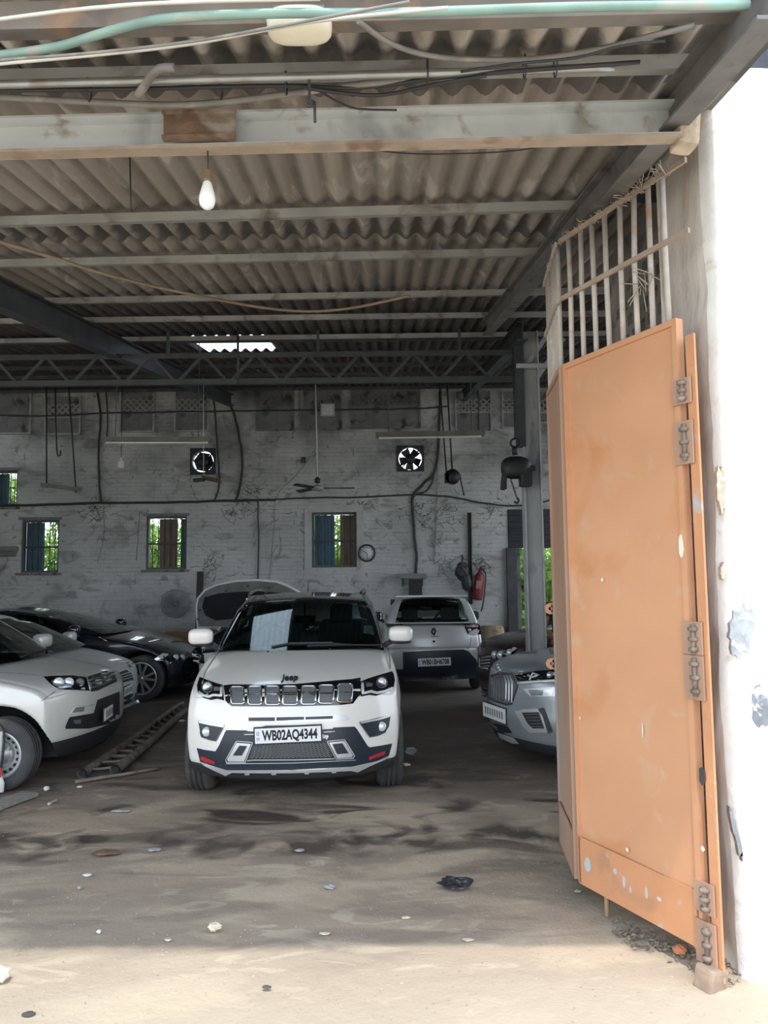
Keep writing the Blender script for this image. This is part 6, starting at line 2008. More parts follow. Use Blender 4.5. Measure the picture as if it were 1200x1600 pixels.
# ceiling fan
FY = 13.6
fq = at(496, 763, FY)
e = empty('ceiling_fan', fq, 0, 'ceiling fan with dark blades on a long pale rod', 'fan')
mb = MB(); mb.tube([(0, 0, .08), (-.03, 0, roof_z(FY) - fq.z - .02)], .014, 8); mb.build('rod', mat('pale_rod_paint', (.5, .52, .52), .5, var=.1), e)
mb = MB(); mb.lathe([(.0001, -.05), (.07, -.045), (.11, -.01), (.11, .02), (.06, .05), (.02, .06), (.02, .09)], (0, 0, 0), (0, 0, 1), 20); mb.build('motor', mat('fan_motor', (.30, .31, .31), .4, .2, var=.1), e)
mb = MB(); mb.lathe([(.02, .09), (.05, .10), (.055, .16), (.02, .2)], (0, 0, 0), (0, 0, 1), 14); mb.build('canopy', GREASE, e)
for a_ in (4, 128, 238):
    t = R(a_); d = V((math.cos(t), math.sin(t), 0)); s_ = V((-math.sin(t), math.cos(t), 0))
    mb = MB(); P_ = [d * .12 + s_ * .03, d * .20 + s_ * .065, d * .62 + s_ * .075, d * .66 + s_ * .02, d * .66 - s_ * .02, d * .62 - s_ * .065, d * .2 - s_ * .06, d * .12 - s_ * .03]
    P_ = [V((p.x, p.y, .012 * (1 if p.dot(s_) > 0 else -1) - .0)) for p in P_]
    k_ = len(P_); mb.add(P_ + [p + V((0, 0, .008)) for p in P_], [tuple(range(k_))[::-1], tuple(range(k_, 2 * k_))] + [(i, (i + 1) % k_, k_ + (i + 1) % k_, k_ + i) for i in range(k_)]); mb.build('blade', GREASE, e)
# bent reflector on a rod at left
q = at(318, 750, 13.2)
e = empty('hanging_reflector', q, 0, 'bent brown metal reflector on a thin rod in front of the left exhaust fan', 'lamp')
mb = MB(); mb.tube([(0, 0, .03), (-.02, 0, roof_z(13.2) - q.z - .02)], .008, 6); mb.build('rod', mat('pale_rod_paint', (.5, .52, .52)), e)
mb = MB(); mb.box((-.08, 0, 0), (.18, .14, .05), rot=(0, R(-6), 0), bev=.015); mb.build('holder', GREASE, e)
mb = MB(); mb.box((.14, 0, .015), (.34, .17, .012), rot=(R(-20), R(12), 0), bev=.004); mb.build('reflector_plate', BROWNW, e)
# hanging board on two ropes, hook on a rope, bulb holder
SY = 14.1
e = empty('hanging_board', at(96, 762, SY), 0, 'short grey board slung on two dark ropes at far left', 'board')
a, b = at(65, 757, SY), at(127, 765, SY)
mb = MB(); mb.bar(a, b, .10, .07); mb.build('board', mat('grey_timber', (.20, .20, .19), .85, var=.25, stretch=(.3, 3, 3)), e, world=True)
for (p, q) in (((73, 757), (72, 612)), ((119, 765), (107, 612))):
    mb = MB(); t_ = at(*q, SY); t_.z = roof_z(SY) - .04; mb.tube([at(*p, SY) + V((0, 0, -.06)), t_], .014, 6); mb.build('rope', CABLE, e, world=True)
mb = MB(); P_ = [at(86, 612, SY), at(87, 660, SY), at(89, 706, SY), at(91, 713, SY), at(94, 712, SY), at(95, 704, SY)]; P_[0].z = roof_z(SY) - .04
mb.tube(P_, .014, 6); mb.build('rope_hook', CABLE, None, 'dark rod ending in a hook between the ropes of the hanging board', 'hook', loc=P_[2])
q = at(189, 726, 14.0)
e = empty('bulb_holder', q, 0, 'small white bulb holder dangling under the left tube light', 'lamp')
mb = MB(); P_ = V((0, 0, roof_z(14.0) - q.z - .05)); mb.tube([(0, 0, .05), (0, 0, .45), P_], .006, 5); mb.build('wire', CABLE, e)
mb = MB(); mb.box((0, 0, .0), (.10, .08, .13), bev=.02); mb.lathe([(.0001, .14), (.02, .13), (.03, .06)], (0, 0, 0), (0, 0, 1), 10); mb.build('holder', mat('white_plastic', (.8, .8, .79)), e)
# wall clock
cq = at(573, 864, WY - .03)
e = empty('wall_clock', cq, 0, 'round wall clock with black rim beside the framed window', 'clock')
cr = .185
mb = MB(); mb.lathe([(.0001, .03), (cr, .03), (cr, -.01), (cr - .012, -.025), (cr - .03, -.02), (cr - .034, -.004)], (0, 0, 0), (0, 1, 0), 32); mb.build('rim', BLACKP, e)
mb = MB(); mb.lathe([(.0001, -.004), (cr - .03, -.004), (cr - .03, .004)], (0, 0, 0), (0, 1, 0), 32); mb.build('dial', mat('dial_white', (.62, .66, .66), .4, var=.03), e)
for i in range(12):
    a_ = R(30 * i); mb = MB(); mb.bar(V((math.sin(a_) * cr * .62, -.008, math.cos(a_) * cr * .62)), V((math.sin(a_) * cr * .78, -.008, math.cos(a_) * cr * .78)), .012, .004, up=(0, 1, 0)); mb.build('hour_mark', INK, e)
for (a_, ln, w_) in ((-62, .5, .014), (172, .68, .010)):
    mb = MB(); mb.bar((0, -.012, 0), V((math.sin(R(a_)) * cr * ln, -.012, math.cos(R(a_)) * cr * ln)), w_, .004, up=(0, 1, 0)); mb.build('hand', INK, e)
# wall cables
def wcable(pts, r, label, m=CABLE, name='wall_cable', off=.03, cat='cable'):
    P_ = catmull([at(p[0], p[1], WY - off) for p in pts], 5)
    P_ = [p + V((rnd.uniform(-.006, .006), 0, rnd.uniform(-.006, .006))) for p in P_]
    mb = MB(); mb.tube(P_, r, 6); return mb.build(name, m, None, label, cat, 'cables on the back wall', loc=P_[0])
wcable([(-20, 790), (60, 789), (150, 786), (260, 785), (370, 782), (430, 781)], .028, 'thick sooty cable bundle across the left half of the back wall', name='cable_bundle')
wcable([(420, 781), (480, 778), (560, 777), (640, 773), (700, 776), (760, 787), (800, 790), (840, 786), (880, 775)], .018, 'cable drooping across the right half of the back wall')
wcable([(-20, 648), (60, 650), (190, 645), (330, 643), (480, 641), (640, 639), (700, 635)], .018, 'straight cable along the row of wall vents', DSTEEL, off=.05)
wcable([(152, 612), (157, 650), (154, 700), (155, 750), (158, 786)], .022, 'dark cable dropping between the two left tube light ends')
wcable([(165, 612), (168, 650), (167, 690)], .014, 'thin cable dropping behind the left end of the left tube light')
wcable([(352, 612), (366, 650), (375, 690), (379, 725), (374, 765), (368, 783)], .024, 'curved dark cable right of the left exhaust fan')
wcable([(333, 612), (337, 660), (341, 720), (342, 760), (334, 785)], .018, 'dark cable dropping along the edge of the left exhaust fan')
wcable([(688, 612), (686, 680), (680, 735), (662, 756), (646, 775), (645, 800), (648, 840), (651, 870), (649, 897)], .030, 'thick cable bending down to the black box shelf')
wcable([(645, 774), (665, 768), (674, 756), (678, 742)], .018, 'short cable joining the thick bend below the right exhaust fan')
wcable([(683, 690), (683, 760), (682, 800), (680, 840), (678, 880)], .012, 'thin conduit straight down below the right tube light', CABLEG)
wcable([(403, 784), (404, 840), (403, 905)], .016, 'thin dark pipe dropping to the raised hood', DSTEEL)
wcable([(218, 800), (216, 830), (213, 876)], .008, 'thin pale wire beside the window with the brown shutter', CABLEG)
wcable([(486, 712), (460, 745), (432, 776), (428, 830), (420, 905)], .007, 'thin wire running from the small wall switch down the wall', CABLEG)
wcable([(468, 604), (468, 650), (470, 655)], .014, 'short pipe stub beside the white flood lamp', CABLEG)
wcable([(747, 605), (748, 640), (748, 672)], .012, 'thin rod in front of the rightmost full vent', DSTEEL)
wcable([(160, 786), (163, 820), (160, 850), (152, 880)], .006, 'dirty cobweb string hanging under the cable bundle', CABLEG)
# cobweb tufts clinging to the cables
mb = MB()
for (cx, cz, n_, s_) in ((150, 800, 60, 26), (370, 790, 60, 24), (395, 770, 30, 18), (440, 782, 20, 30), (650, 800, 50, 30), (690, 800, 50, 28), (770, 795, 30, 20), (330, 885, 40, 20), (560, 790, 30, 30), (660, 700, 30, 26), (750, 880, 40, 14), (690, 880, 30, 20)):
    for k in range(n_):
        p = at(cx + rnd.gauss(0, s_ * .6), cz + rnd.gauss(0, s_ * .55), WY - .008)
        q = p + V((rnd.uniform(-.16, .16), 0, rnd.uniform(-.14, .06)))
        mb.tube([p, p.lerp(q, .5) + V((0, 0, -.02)), q], .0035, 4)
mb.build('sooty_cobwebs', CABLE, None, 'sooty cobweb threads clinging to the back wall around its cables', 'cobweb', kind='stuff')
# pulley block
pq = at(707, 745, 12.9)
e = empty('pulley_block', pq, 0, 'dark pulley block hanging on two ropes at right of the back wall', 'pulley')
mb = MB(); mb.lathe([(.0001, -.04), (.13, -.04), (.13, .04), (.0001, .04)], (0, 0, 0), (0, 1, 0), 16); mb.box((-.09, 0, -.02), (.09, .08, .18), bev=.02); mb.build('pulley_wheel', GREASE, e)
for (x0, x1) in ((-.10, -.20), (0, -.07)):
    mb = MB(); mb.tube([(x0, 0, .05), (x1, 0, roof_z(12.9) - pq.z - .055)], .016, 6); mb.build('rope', CABLE, e)
mb = MB(); mb.tube(catmull([(.05, 0, .11), (.12, 0, .04), (.15, 0, -.12), (.19, 0, -.32)], 4), .016, 6); mb.build('rope_tail', CABLE, e)
# small fittings
def boxy(name, px, py, size, m, label, cat, y=WY, bev=.01, extra=None):
    q = at(px, py, y - size[1] / 2); e = empty(name, q, 0, label, cat)
    mb = MB(); mb.box((0, 0, 0), size, bev=bev); mb.build('housing', m, e)
    if extra: extra(e, size)
    return e
def face_plate(e, s):
    mb = MB(); mb.box((0, -s[1] / 2 - .005, 0), (s[0] * .8, .012, s[2] * .8), bev=.004); mb.build('front_glass', mat('dull_glass', (.62, .66, .67), .3, var=.05), e)
    mb = MB(); mb.bar((-s[0] * .4, 0, s[2] / 2), (-s[0] * .4, .05, s[2] * .8), .02, .03); mb.bar((s[0] * .4, 0, s[2] / 2), (s[0] * .4, .05, s[2] * .8), .02, .03); mb.build('bracket', DSTEEL, e)
boxy('flood_lamp', 512, 641, (.30, .10, .28), mat('grey_housing', (.42, .44, .45), .5, var=.1), 'square white flood lamp in the dark vent above the ceiling fan', 'lamp', extra=face_plate)
def toggle(e, s):
    mb = MB(); mb.box((0, -s[1] / 2 - .008, -.02), (.03, .02, .05), rot=(R(15), 0, 0)); mb.build('toggle', GREYP, e)
boxy('wall_switch', 474, 719, (.09, .06, .12), BLACKP, 'small black switch box on the wall left of the ceiling fan', 'switch', extra=toggle)
sq = at(644, 900, WY)
e = empty('wall_shelf', sq, 0, 'short grey wall shelf above the silver hatchback', 'shelf')
mb = MB(); mb.box((0, -.14, 0), (.58, .28, .10), bev=.012); mb.build('slab', mat('grey_timber', (.2, .2, .19)), e)
for sx in (-.2, .2):
    mb = MB(); mb.bar((sx, -.01, -.2), (sx, -.2, -.05), .03, .03); mb.build('bracket', DSTEEL, e)
def lid(e, s):
    mb = MB(); mb.box((0, -s[1] / 2 - .008, .04), (s[0] * .84, .016, s[2] * .7), bev=.004); mb.build('cover', GREASE, e); mb = MB(); mb.tube([(0, 0, -s[2] / 2), (0, 0, -s[2] / 2 - .1)], .02, 6); mb.build('conduit_stub', CABLE, e)
boxy('fuse_box', 649, 919, (.27, .16, .36), BLACKP, 'black fuse box fixed under the short wall shelf', 'box', extra=lid)
q0, q1 = at(733, 801, WY - .05), at(735, 944, WY - .05)
mb = MB(); mb.bar(q0, q1, .075, .03, up=(0, 1, 0)); mb.bar(q0 + V((.034, -.03, 0)), q1 + V((.034, -.03, 0)), .008, .06, up=(0, 1, 0))
mb.build('iron_bar', mat('brown_iron', (.045, .04, .038), .7, .2, var=.2), None, 'tall dark iron bar fixed upright on the wall at right', 'bar', loc=q1)
bq_ = at(722, 893, WY - .22)
mb = MB(); mb.blob((0, 0, 0), (.14, .07, .19), n=8, jit=.14); mb.blob((.08, -.01, -.22), (.11, .06, .18), n=8, jit=.14); mb.tube([(0, 0, .15), (.02, .08, .28), (.03, .23, .34)], .02, 6)
o = mb.build('hanging_bag', BLACKP, None, 'crumpled black bag hanging beside the upright iron bar', 'bag'); o.location = bq_
xq = at(748, 915, WY - .12)
e = empty('fire_extinguisher', xq, 0, 'red fire extinguisher hung slightly tilted on the wall', 'extinguisher', rot=(0, R(7), 0))
mb = MB(); mb.lathe([(.0001, -.30), (.085, -.29), (.098, -.26), (.098, .18), (.08, .24), (.035, .28), (.03, .33)], (0, 0, 0), (0, 0, 1), 20); mb.build('cylinder', mat('dull_red', (.20, .022, .025), .45, var=.15), e)
mb = MB(); mb.box((0, 0, .35), (.05, .05, .05), bev=.01); mb.bar((-.02, 0, .39), (.11, 0, .42), .03, .015); mb.bar((-.02, 0, .35), (.10, 0, .35), .03, .012); mb.build('valve', BLACKP, e)
mb = MB(); mb.tube(catmull([(.03, -.03, .34), (.11, -.05, .25), (.125, -.05, -.1), (.12, -.04, -.35), (.10, -.03, -.52)], 5), .016, 6); mb.build('hose', BLACKP, e)
mb = MB(); mb.box((-.02, -.092, .02), (.09, .012, .16), bev=.004); mb.build('label_plate', mat('worn_label', (.34, .16, .14), .6, var=.25, scale=20), e)
# fan guard on the wall at left
wq = at(274, 943, WY - .10)
e = empty('wall_fan', wq, 0, 'round grey wire fan on the wall left of the raised hood', 'fan')
GUARD = mat('grey_wire', (.24, .25, .25), .5, .3, var=.1)
for k in range(7):
    rr = .285 - .036 * k
    mb = MB(); mb.tube([(rr * math.cos(t), -.03 - .01 * k, rr * math.sin(t)) for t in [i * math.pi / 14 for i in range(29)]], .0055 if k else .012, 5, cap=False); mb.build('guard_ring', GUARD, e)
mb = MB()
for i in range(36):
    t = 2 * math.pi * i / 36; mb.tube([(.05 * math.cos(t), -.10, .05 * math.sin(t)), (.285 * math.cos(t), -.03, .285 * math.sin(t))], .003, 4)
mb.build('guard_wires', GUARD, e, kind='stuff')
for i in range(3):
    t0 = R(30 + 120 * i); mb = MB(); pts = [V((rr * math.cos(t0 + w), .0 + .03 * w, rr * math.sin(t0 + w))) for (rr, w) in ((.05, -.3), (.24, -.55), (.255, 0), (.24, .5), (.05, .3))]
    mb.add(pts + [p + V((0, .004, 0)) for p in pts], [(0, 1, 2, 3, 4), (9, 8, 7, 6, 5)]); mb.build('blade', mat('grey_blade', (.33, .35, .36), .4, var=.05), e)
mb = MB(); mb.lathe([(.0001, -.10), (.05, -.10), (.055, .02), (.07, .03), (.07, .10), (.0001, .10)], (0, 0, 0), (0, 1, 0), 14); mb.build('motor', GREYP, e)
q0, q1 = at(313, 893, WY - .1), at(309, 1000, WY - .22); q1.z = .0
mb = MB(); mb.bar(q0, q1, .13, .04, up=(0, 1, 0)); mb.build('dark_plank', mat('dark_timber', (.045, .042, .04), .8, var=.25), None, 'dark plank leaning on the wall beside the round wire fan', 'plank', loc=q1)
lq_ = at(8, 858, WY - .1); mb = MB(); mb.box((0, 0, 0), (.45, .2, .10), bev=.012); mb.box((0, .04, -.10), (.38, .1, .10), bev=.01); o = mb.build('wall_ledge', mat('grey_timber', (.2, .2, .19)), None, 'small grey ledge on the wall at the left edge', 'ledge'); o.location = lq_
# sack-covered stool by the doorway
e_q = V((at(768, 990, 15.6).x, 15.6, 0))
e = empty('covered_stool', e_q, 0, 'low stool draped with a yellowish sack at the foot of the wall', 'stool')
SACK = mat('yellow_sack', (.30, .235, .15), .9, var=.2, scale=6, dirt=((.15, .12, .09), .4, 5))
zt_ = at(768, 978, 15.6).z
mb = MB(); vs, fs = [], []; n_ = 28
for j in range(6):
    for i in range(n_):
        t = 2 * math.pi * i / n_; k_ = (0, .22, .24, .25, .27, .28)[j]; z = zt_ - (0, 0, .05, .2, .35, .48)[j]
        fold = 1 + (.10 * math.sin(5 * t + 1) + .06 * math.sin(9 * t)) * (j / 5)
        vs.append(V((k_ * math.cos(t) * fold, k_ * math.sin(t) * fold * .8, z + (.01 * math.sin(3 * t) if j > 4 else 0))))
for j in range(5):
    for i in range(n_):
        fs.append((j * n_ + i, (j + 1) * n_ + i, (j + 1) * n_ + (i + 1) % n_, j * n_ + (i + 1) % n_))
mb.add(vs, fs, True); mb.build('sack', SACK, e)
for (x, y) in ((-.15, -.12), (.15, -.12), (-.15, .12), (.15, .12)):
    mb = MB(); mb.bar((x, y, 0), (x * .9, y * .9, zt_ - .03), .035, .035); mb.build('leg', BROWNW, e)
mb = MB(); mb.box((0, 0, zt_ - .03), (.36, .28, .03)); mb.build('seat', BROWNW, e)

# ================================================================== on the floor
BAMBOO = mat('weathered_bamboo', (.20, .165, .14), .85, var=.25, scale=6, bump=.3, dirt=((.10, .085, .075), .42, 5), stretch=(1, 1, 1))
la0, la1 = gnd(128, 1209, .05), gnd(286, 1098, .05)
lb0, lb1 = gnd(180, 1204, .055), gnd(294, 1107, .055)
e = empty('bamboo_ladder', V((la0.x, la0.y, 0)), 0, 'bamboo ladder lying on the floor left of the white crossover', 'ladder')
for (a, b, r0, r1) in ((la0, la1, .042, .030), (lb0, lb1, .046, .032)):
    mb = MB(); pts, rs = [], []
    n_ = 12
    for i in range(n_):
        for (t, q) in ((0, 1.10), (.06, .97), (.5, .95), (.94, .97)):
            s_ = (i + t) / n_
            pts.append(a.lerp(b, s_) + V((.012 * math.sin(6 * s_), 0, .004 * math.sin(9 * s_)))); rs.append((r0 + (r1 - r0) * s_) * q)
    mb.tube(pts, rs, 10, cap=False)
    rail = mb.build('rail', BAMBOO, e, world=True)
    d = (b - a).normalized(); mb = MB(); mb.lathe([(.0001, .002), (r0 * .7, .002)], a + d * .012, -d, 12); mb.build('hollow_end', BLACKGAP, rail, world=True)
for i in range(15):
    t = (i + .6) / 15.2
    a = la0.lerp(la1, t); b = lb0.lerp(lb1, t + rnd.uniform(-.01, .01))
    d = (b - a).normalized()
    mb = MB(); mb.tube([a - d * .05, a.lerp(b, .5) + V((0, 0, rnd.uniform(-.004, .004))), b + d * .05], .014 + rnd.uniform(-.002, .003), 7); mb.build('rung', BAMBOO, e, world=True)
def stick(name, p, q, r, m, label, cat='stick', z=None):
    z = r if z is None else z
    a, b = gnd(*p, z), gnd(*q, z); mb = MB()
    pts = [a.lerp(b, i / 6) + V((rnd.uniform(-.008, .008), rnd.uniform(-.008, .008), 0)) for i in range(7)]
    mb.tube(pts, [r * (1.1 - .05 * i) for i in range(7)], 7); return mb.build(name, m, None, label, cat, loc=a)
stick('bamboo_pole', (116, 1222), (252, 1200), .016, BAMBOO, 'thin bamboo pole lying along the near ends of the ladder', 'pole')
stick('thin_stick', (76, 1256), (88, 1250), .010, mat('pale_stick', (.5, .45, .38), .8), 'short pale stick on the floor right of the white bumper end')
# plank at the left edge
a, b = gnd(-14, 1262, .02), gnd(47, 1240, .02)
mb = MB(); mb.bar(a, b, .17, .028); mb.bar(a + V((.05, -.10, -.012)), b + V((-.02, -.07, -.012)), .05, .014)
mb.build('grey_plank', mat('grey_plank_wood', (.27, .26, .24), .85, var=.2, stretch=(.5, 4, 4)), None, 'grey plank lying on the floor at the left edge of the picture', 'plank', loc=a)
# bumper end standing at the left edge
bp0 = gnd(-8, 1240)
e = empty('loose_bumper', bp0, 0, 'white bumper end with a red reflector at the left edge, beside the grey plank', 'bumper')
mb = MB(); vs, fs = [], []
prof = [(8, 1236), (9, 1222), (5, 1212), (4, 1204), (1, 1196), (4, 1180), (6, 1160), (6, 1142)]
pr3 = [at(p[0], p[1], bp0.y) for p in prof]
for j, p in enumerate(pr3):
    for i in range(6):
        t = i / 5
        vs.append(V((p.x - .45 * t, p.y - .04 - .16 * math.sin(t * 1.5), max(.02, p.z - .02 * t))))
for j in range(len(pr3) - 1):
    for i in range(5):
        fs.append((j * 6 + i, j * 6 + i + 1, (j + 1) * 6 + i + 1, (j + 1) * 6 + i))
vs2 = [v + V((0, .02, 0)) for v in vs]
mb.add(vs, fs, True); mb.add(vs2, [f_[::-1] for f_ in fs], True); mb.build('shell', SILVERW, e, world=True)
mb = MB(); c = at(1, 1205, bp0.y - .03); mb.box(c + V((-.05, -.06, 0)), (.16, .012, .08), rot=(0, 0, R(10)), bev=.004); mb.build('red_reflector', REDREF, e, world=True)
mb = MB(); mb.box((-.3, .06, .06), (.5, .06, .11), bev=.02); mb.build('support_foot', BLACKP, e)
mb = MB(); P_ = [at(2, 1200, bp0.y - .02), at(6, 1165, bp0.y - .03), at(5, 1140, bp0.y), at(-6, 1128, bp0.y)]; mb.tube(catmull(P_, 5), .008, 6); mb.build('cable', CABLE, e, world=True)
# black plastic bag
def crumple(name, px, py, w, d, h, m, label, cat='litter', seed=1, n=9, jit=.3, group=None):
    c = gnd(px, py)
    r2 = random.Random(seed); mb = MB(); vs, fs = [], []
    k = 2 * n
    for i in range(n + 1):
        th = math.pi * i / n
        for j in range(k):
            ph = 2 * math.pi * j / k
            q = 1 + r2.uniform(-jit, jit)
            vs.append(V((w * math.sin(th) * math.cos(ph) * q, d * math.sin(th) * math.sin(ph) * q, h + h * math.cos(th) * q)))
    for i in range(n):
        for j in range(k):
            fs.append((i * k + j, (i + 1) * k + j, (i + 1) * k + (j + 1) % k, i * k + (j + 1) % k))
    zmin = min(v.z for v in vs); vs = [v - V((0, 0, zmin)) for v in vs]
    mb.add(vs, fs, False)
    o = mb.build(name, m, None, label, cat, group); o.location = c; return o
bagm = mat('black_polythene', (.035, .038, .042), .35, var=.3, scale=10)
crumple('plastic_bag', 712, 1388, .088, .060, .024, bagm, 'crumpled black plastic bag on the floor in front of the gate', 'bag', 3, 10, .32)
crumple('brick_lump', 1062, 1492, .034, .03, .022, mat('brick_orange', (.55, .22, .10), .9, var=.2, bump=.4), 'orange brick lump under the gate next to the hinge post', 'stone', 5, 6, .10)
WL = mat('white_litter', (.72, .71, .68), .7, var=.1); GL = mat('grey_litter', (.36, .38, .40), .7, var=.15); DL = mat('dark_leaf', (.085, .075, .075), .8, var=.2); CL = mat('cream_litter', (.66, .58, .44), .8, var=.15); GRL = mat('green_leaf_litter', (.42, .55, .30), .7, var=.2)
for (nm, px, py, w, d, h, m, lab, c_) in (
    ('paper_scrap', 136, 1369, .025, .02, .006, WL, 'white paper scrap on the earth floor left of centre', 'litter'),
    ('pebble', 124, 1390, .012, .012, .008, GL, 'small grey pebble just below the white paper scrap', 'stone'),
    ('foil_scrap', 241, 1329, .04, .03, .006, GL, 'bluish foil scrap on the floor in front of the oil stain', 'litter'),
    ('slate_chip', 468, 1331, .028, .022, .008, GL, 'grey chip on the floor straight below the crossover plate', 'stone'),
    ('wrapper', 515, 1389, .035, .02, .010, GL, 'twisted silvery wrapper in the middle of the floor', 'litter'),
    ('paper_ball', 335, 1457, .030, .026, .020, CL, 'crumpled cream paper ball close to the shadow edge', 'litter'),
    ('mortar_crumb', 154, 1459, .012, .012, .008, WL, 'white crumb on the floor near the shadow edge at left', 'stone'),
    ('bottle_cap', 73, 1236, .024, .024, .018, WL, 'round white cap beyond the grey plank', 'litter'),
    ('paper_scrap', 125, 1231, .03, .02, .008, WL, 'white paper scrap in front of the near end of the ladder', 'litter'),
    ('tile_chip', 188, 1269, .07, .025, .008, GL, 'long grey chip on the dark stain below the ladder', 'stone'),
    ('rag', 642, 1180, .055, .04, .03, GL, 'crumpled pale rag beside the right front tyre of the crossover', 'rag'),
    ('rag', 636, 1197, .035, .03, .012, WL, 'small white rag scrap in front of the crumpled pale rag', 'rag'),
    ('paper_scrap', 284, 1128, .05, .03, .012, WL, 'white scrap beside the far end of the ladder', 'litter'),
    ('leaf', 903, 1394, .02, .014, .005, GRL, 'pale green leaf scrap at the corner of the gate', 'leaf'),
    ('mortar_flake', 262, 1470, .02, .012, .004, CL, 'cream flake at the shadow edge left of the paper ball', 'stone'),
    ('mortar_flake', 508, 1460, .026, .015, .004, CL, 'cream flake at the shadow edge right of the paper ball', 'stone'),
    ('mortar_flake', 732, 1470, .03, .014, .004, CL, 'cream flake at the shadow edge below the black bag', 'stone'),
    ('mortar_flake', 635, 1435, .026, .014, .004, CL, 'cream flake left of the black bag', 'stone'),
    ('dead_leaf', 44, 1586, .028, .020, .004, DL, 'dark dead leaf on the sunlit ground at lower left', 'leaf'),
    ('dead_leaf', 416, 1545, .02, .012, .006, DL, 'small dark twig knot on the sunlit ground at centre', 'leaf'),
    ('pale_stone', -3, 1535, .045, .04, .03, WL, 'pale stone cut by the left edge of the sunlit ground', 'stone'),
    ('rust_crumbs', 165, 1334, .09, .05, .008, RUST, 'patch of rust crumbs on the floor at left', 'litter')):
    crumple(nm, px, py, w, d, h, m, lab, c_, seed=px + 900, n=5, jit=.38 if nm in ('rag', 'paper_ball', 'wrapper') else .24)
# dry leaf litter swept under the gate and against the pier
mb = MB()
for k in range(420):
    px = rnd.uniform(955, 1085); py = 1452 + (px - 955) * .32 + rnd.gauss(0, 8)
    if rnd.random() < .3:
        px, py = rnd.gauss(1118, 16), rnd.gauss(1520, 10)
    c = gnd(px, py); a_ = rnd.uniform(0, 6.28); s_ = rnd.uniform(.006, .02)
    d = V((math.cos(a_), math.sin(a_), 0)) * s_; q = V((-d.y, d.x, 0)) * .4
    mb.add([c - d + V((0, 0, .002)), c + q + V((0, 0, .004 + rnd.uniform(0, .012))), c + d + V((0, 0, .003 + rnd.uniform(0, .012))), c - q + V((0, 0, .003))], [(0, 1, 2, 3)])
mb.build('leaf_litter', mat('dry_litter', (.26, .21, .165), .9, var=.35, scale=20), None, 'dry leaf litter swept under the orange gate', 'litter', kind='stuff')
# grit over the floor in front
mb = MB()
for k in range(700):
    px, py = rnd.uniform(-20, 1150), rnd.triangular(1215, 1600, 1520)
    if px > 880 and py < 1480: continue
    c = gnd(px, py); s_ = rnd.uniform(.0015, .0045)
    mb.add([c + V((-s_, -s_, 0)), c + V((s_, -s_ * .6, 0)), c + V((0, s_, 0)), c + V((0, 0, s_ * 1.2))], [(0, 1, 3), (1, 2, 3), (2, 0, 3)])
mb.build('floor_grit', mat('grit', (.34, .285, .23), .9, var=.4, scale=60), None, 'loose grit strewn over the earth floor', 'grit', kind='stuff')

# ================================================================== greenery outside
LEAF = bpy.data.materials.new('sunlit_leaf'); LEAF.use_nodes = True
nt = LEAF.node_tree; b_ = nt.nodes['Principled BSDF']; b_.inputs['Roughness'].default_value = .6
g_ = nt.nodes.new('ShaderNodeObjectInfo'); tx = nt.nodes.new('ShaderNodeTexCoord'); nz_ = nt.nodes.new('ShaderNodeTexNoise'); nz_.inputs['Scale'].default_value = 3.5
rp = nt.nodes.new('ShaderNodeValToRGB'); rp.color_ramp.elements[0].position = .35; rp.color_ramp.elements[0].color = (.10, .22, .035, 1); rp.color_ramp.elements[1].position = .66; rp.color_ramp.elements[1].color = (.42, .58, .14, 1)
nt.links.new(tx.outputs['Object'], nz_.inputs['Vector']); nt.links.new(nz_.outputs[0], rp.inputs[0]); nt.links.new(rp.outputs[0], b_.inputs['Base Color'])
tl_ = nt.nodes.new('ShaderNodeBsdfTranslucent'); nt.links.new(rp.outputs[0], tl_.inputs[0]); ms = nt.nodes.new('ShaderNodeMixShader'); ms.inputs[0].default_value = .4
nt.links.new(b_.outputs[0], ms.inputs[1]); nt.links.new(tl_.outputs[0], ms.inputs[2]); nt.links.new(ms.outputs[0], nt.nodes['Material Output'].inputs[0])
def bush_mesh(seed, n, rx, ry, rz, zc):
    r2 = random.Random(seed); mb = MB()
    cl = [(V((r2.uniform(-rx, rx) * .75, r2.uniform(-ry, ry) * .6, zc + r2.uniform(-rz, rz) * .75)), r2.uniform(.35, .75)) for _ in range(36)]
    for k in range(n):
        c, s = r2.choice(cl)
        d = V((r2.gauss(0, 1), r2.gauss(0, 1), r2.gauss(0, 1))).normalized()
        p = c + d * s * r2.uniform(.6, 1)
        if p.z < .05: continue
        u_ = (d.orthogonal().normalized() * r2.uniform(-1, 1) + V((0, 0, -.6)) + d * .4).normalized(); w_ = u_.cross(d).normalized()
        L_ = r2.uniform(.09, .18); W_ = L_ * .33
        mb.add([p, p + u_ * L_ * .5 + w_ * W_, p + u_ * L_ - d * L_ * .2, p + u_ * L_ * .5 - w_ * W_], [(0, 1, 2, 3)])
    return mb
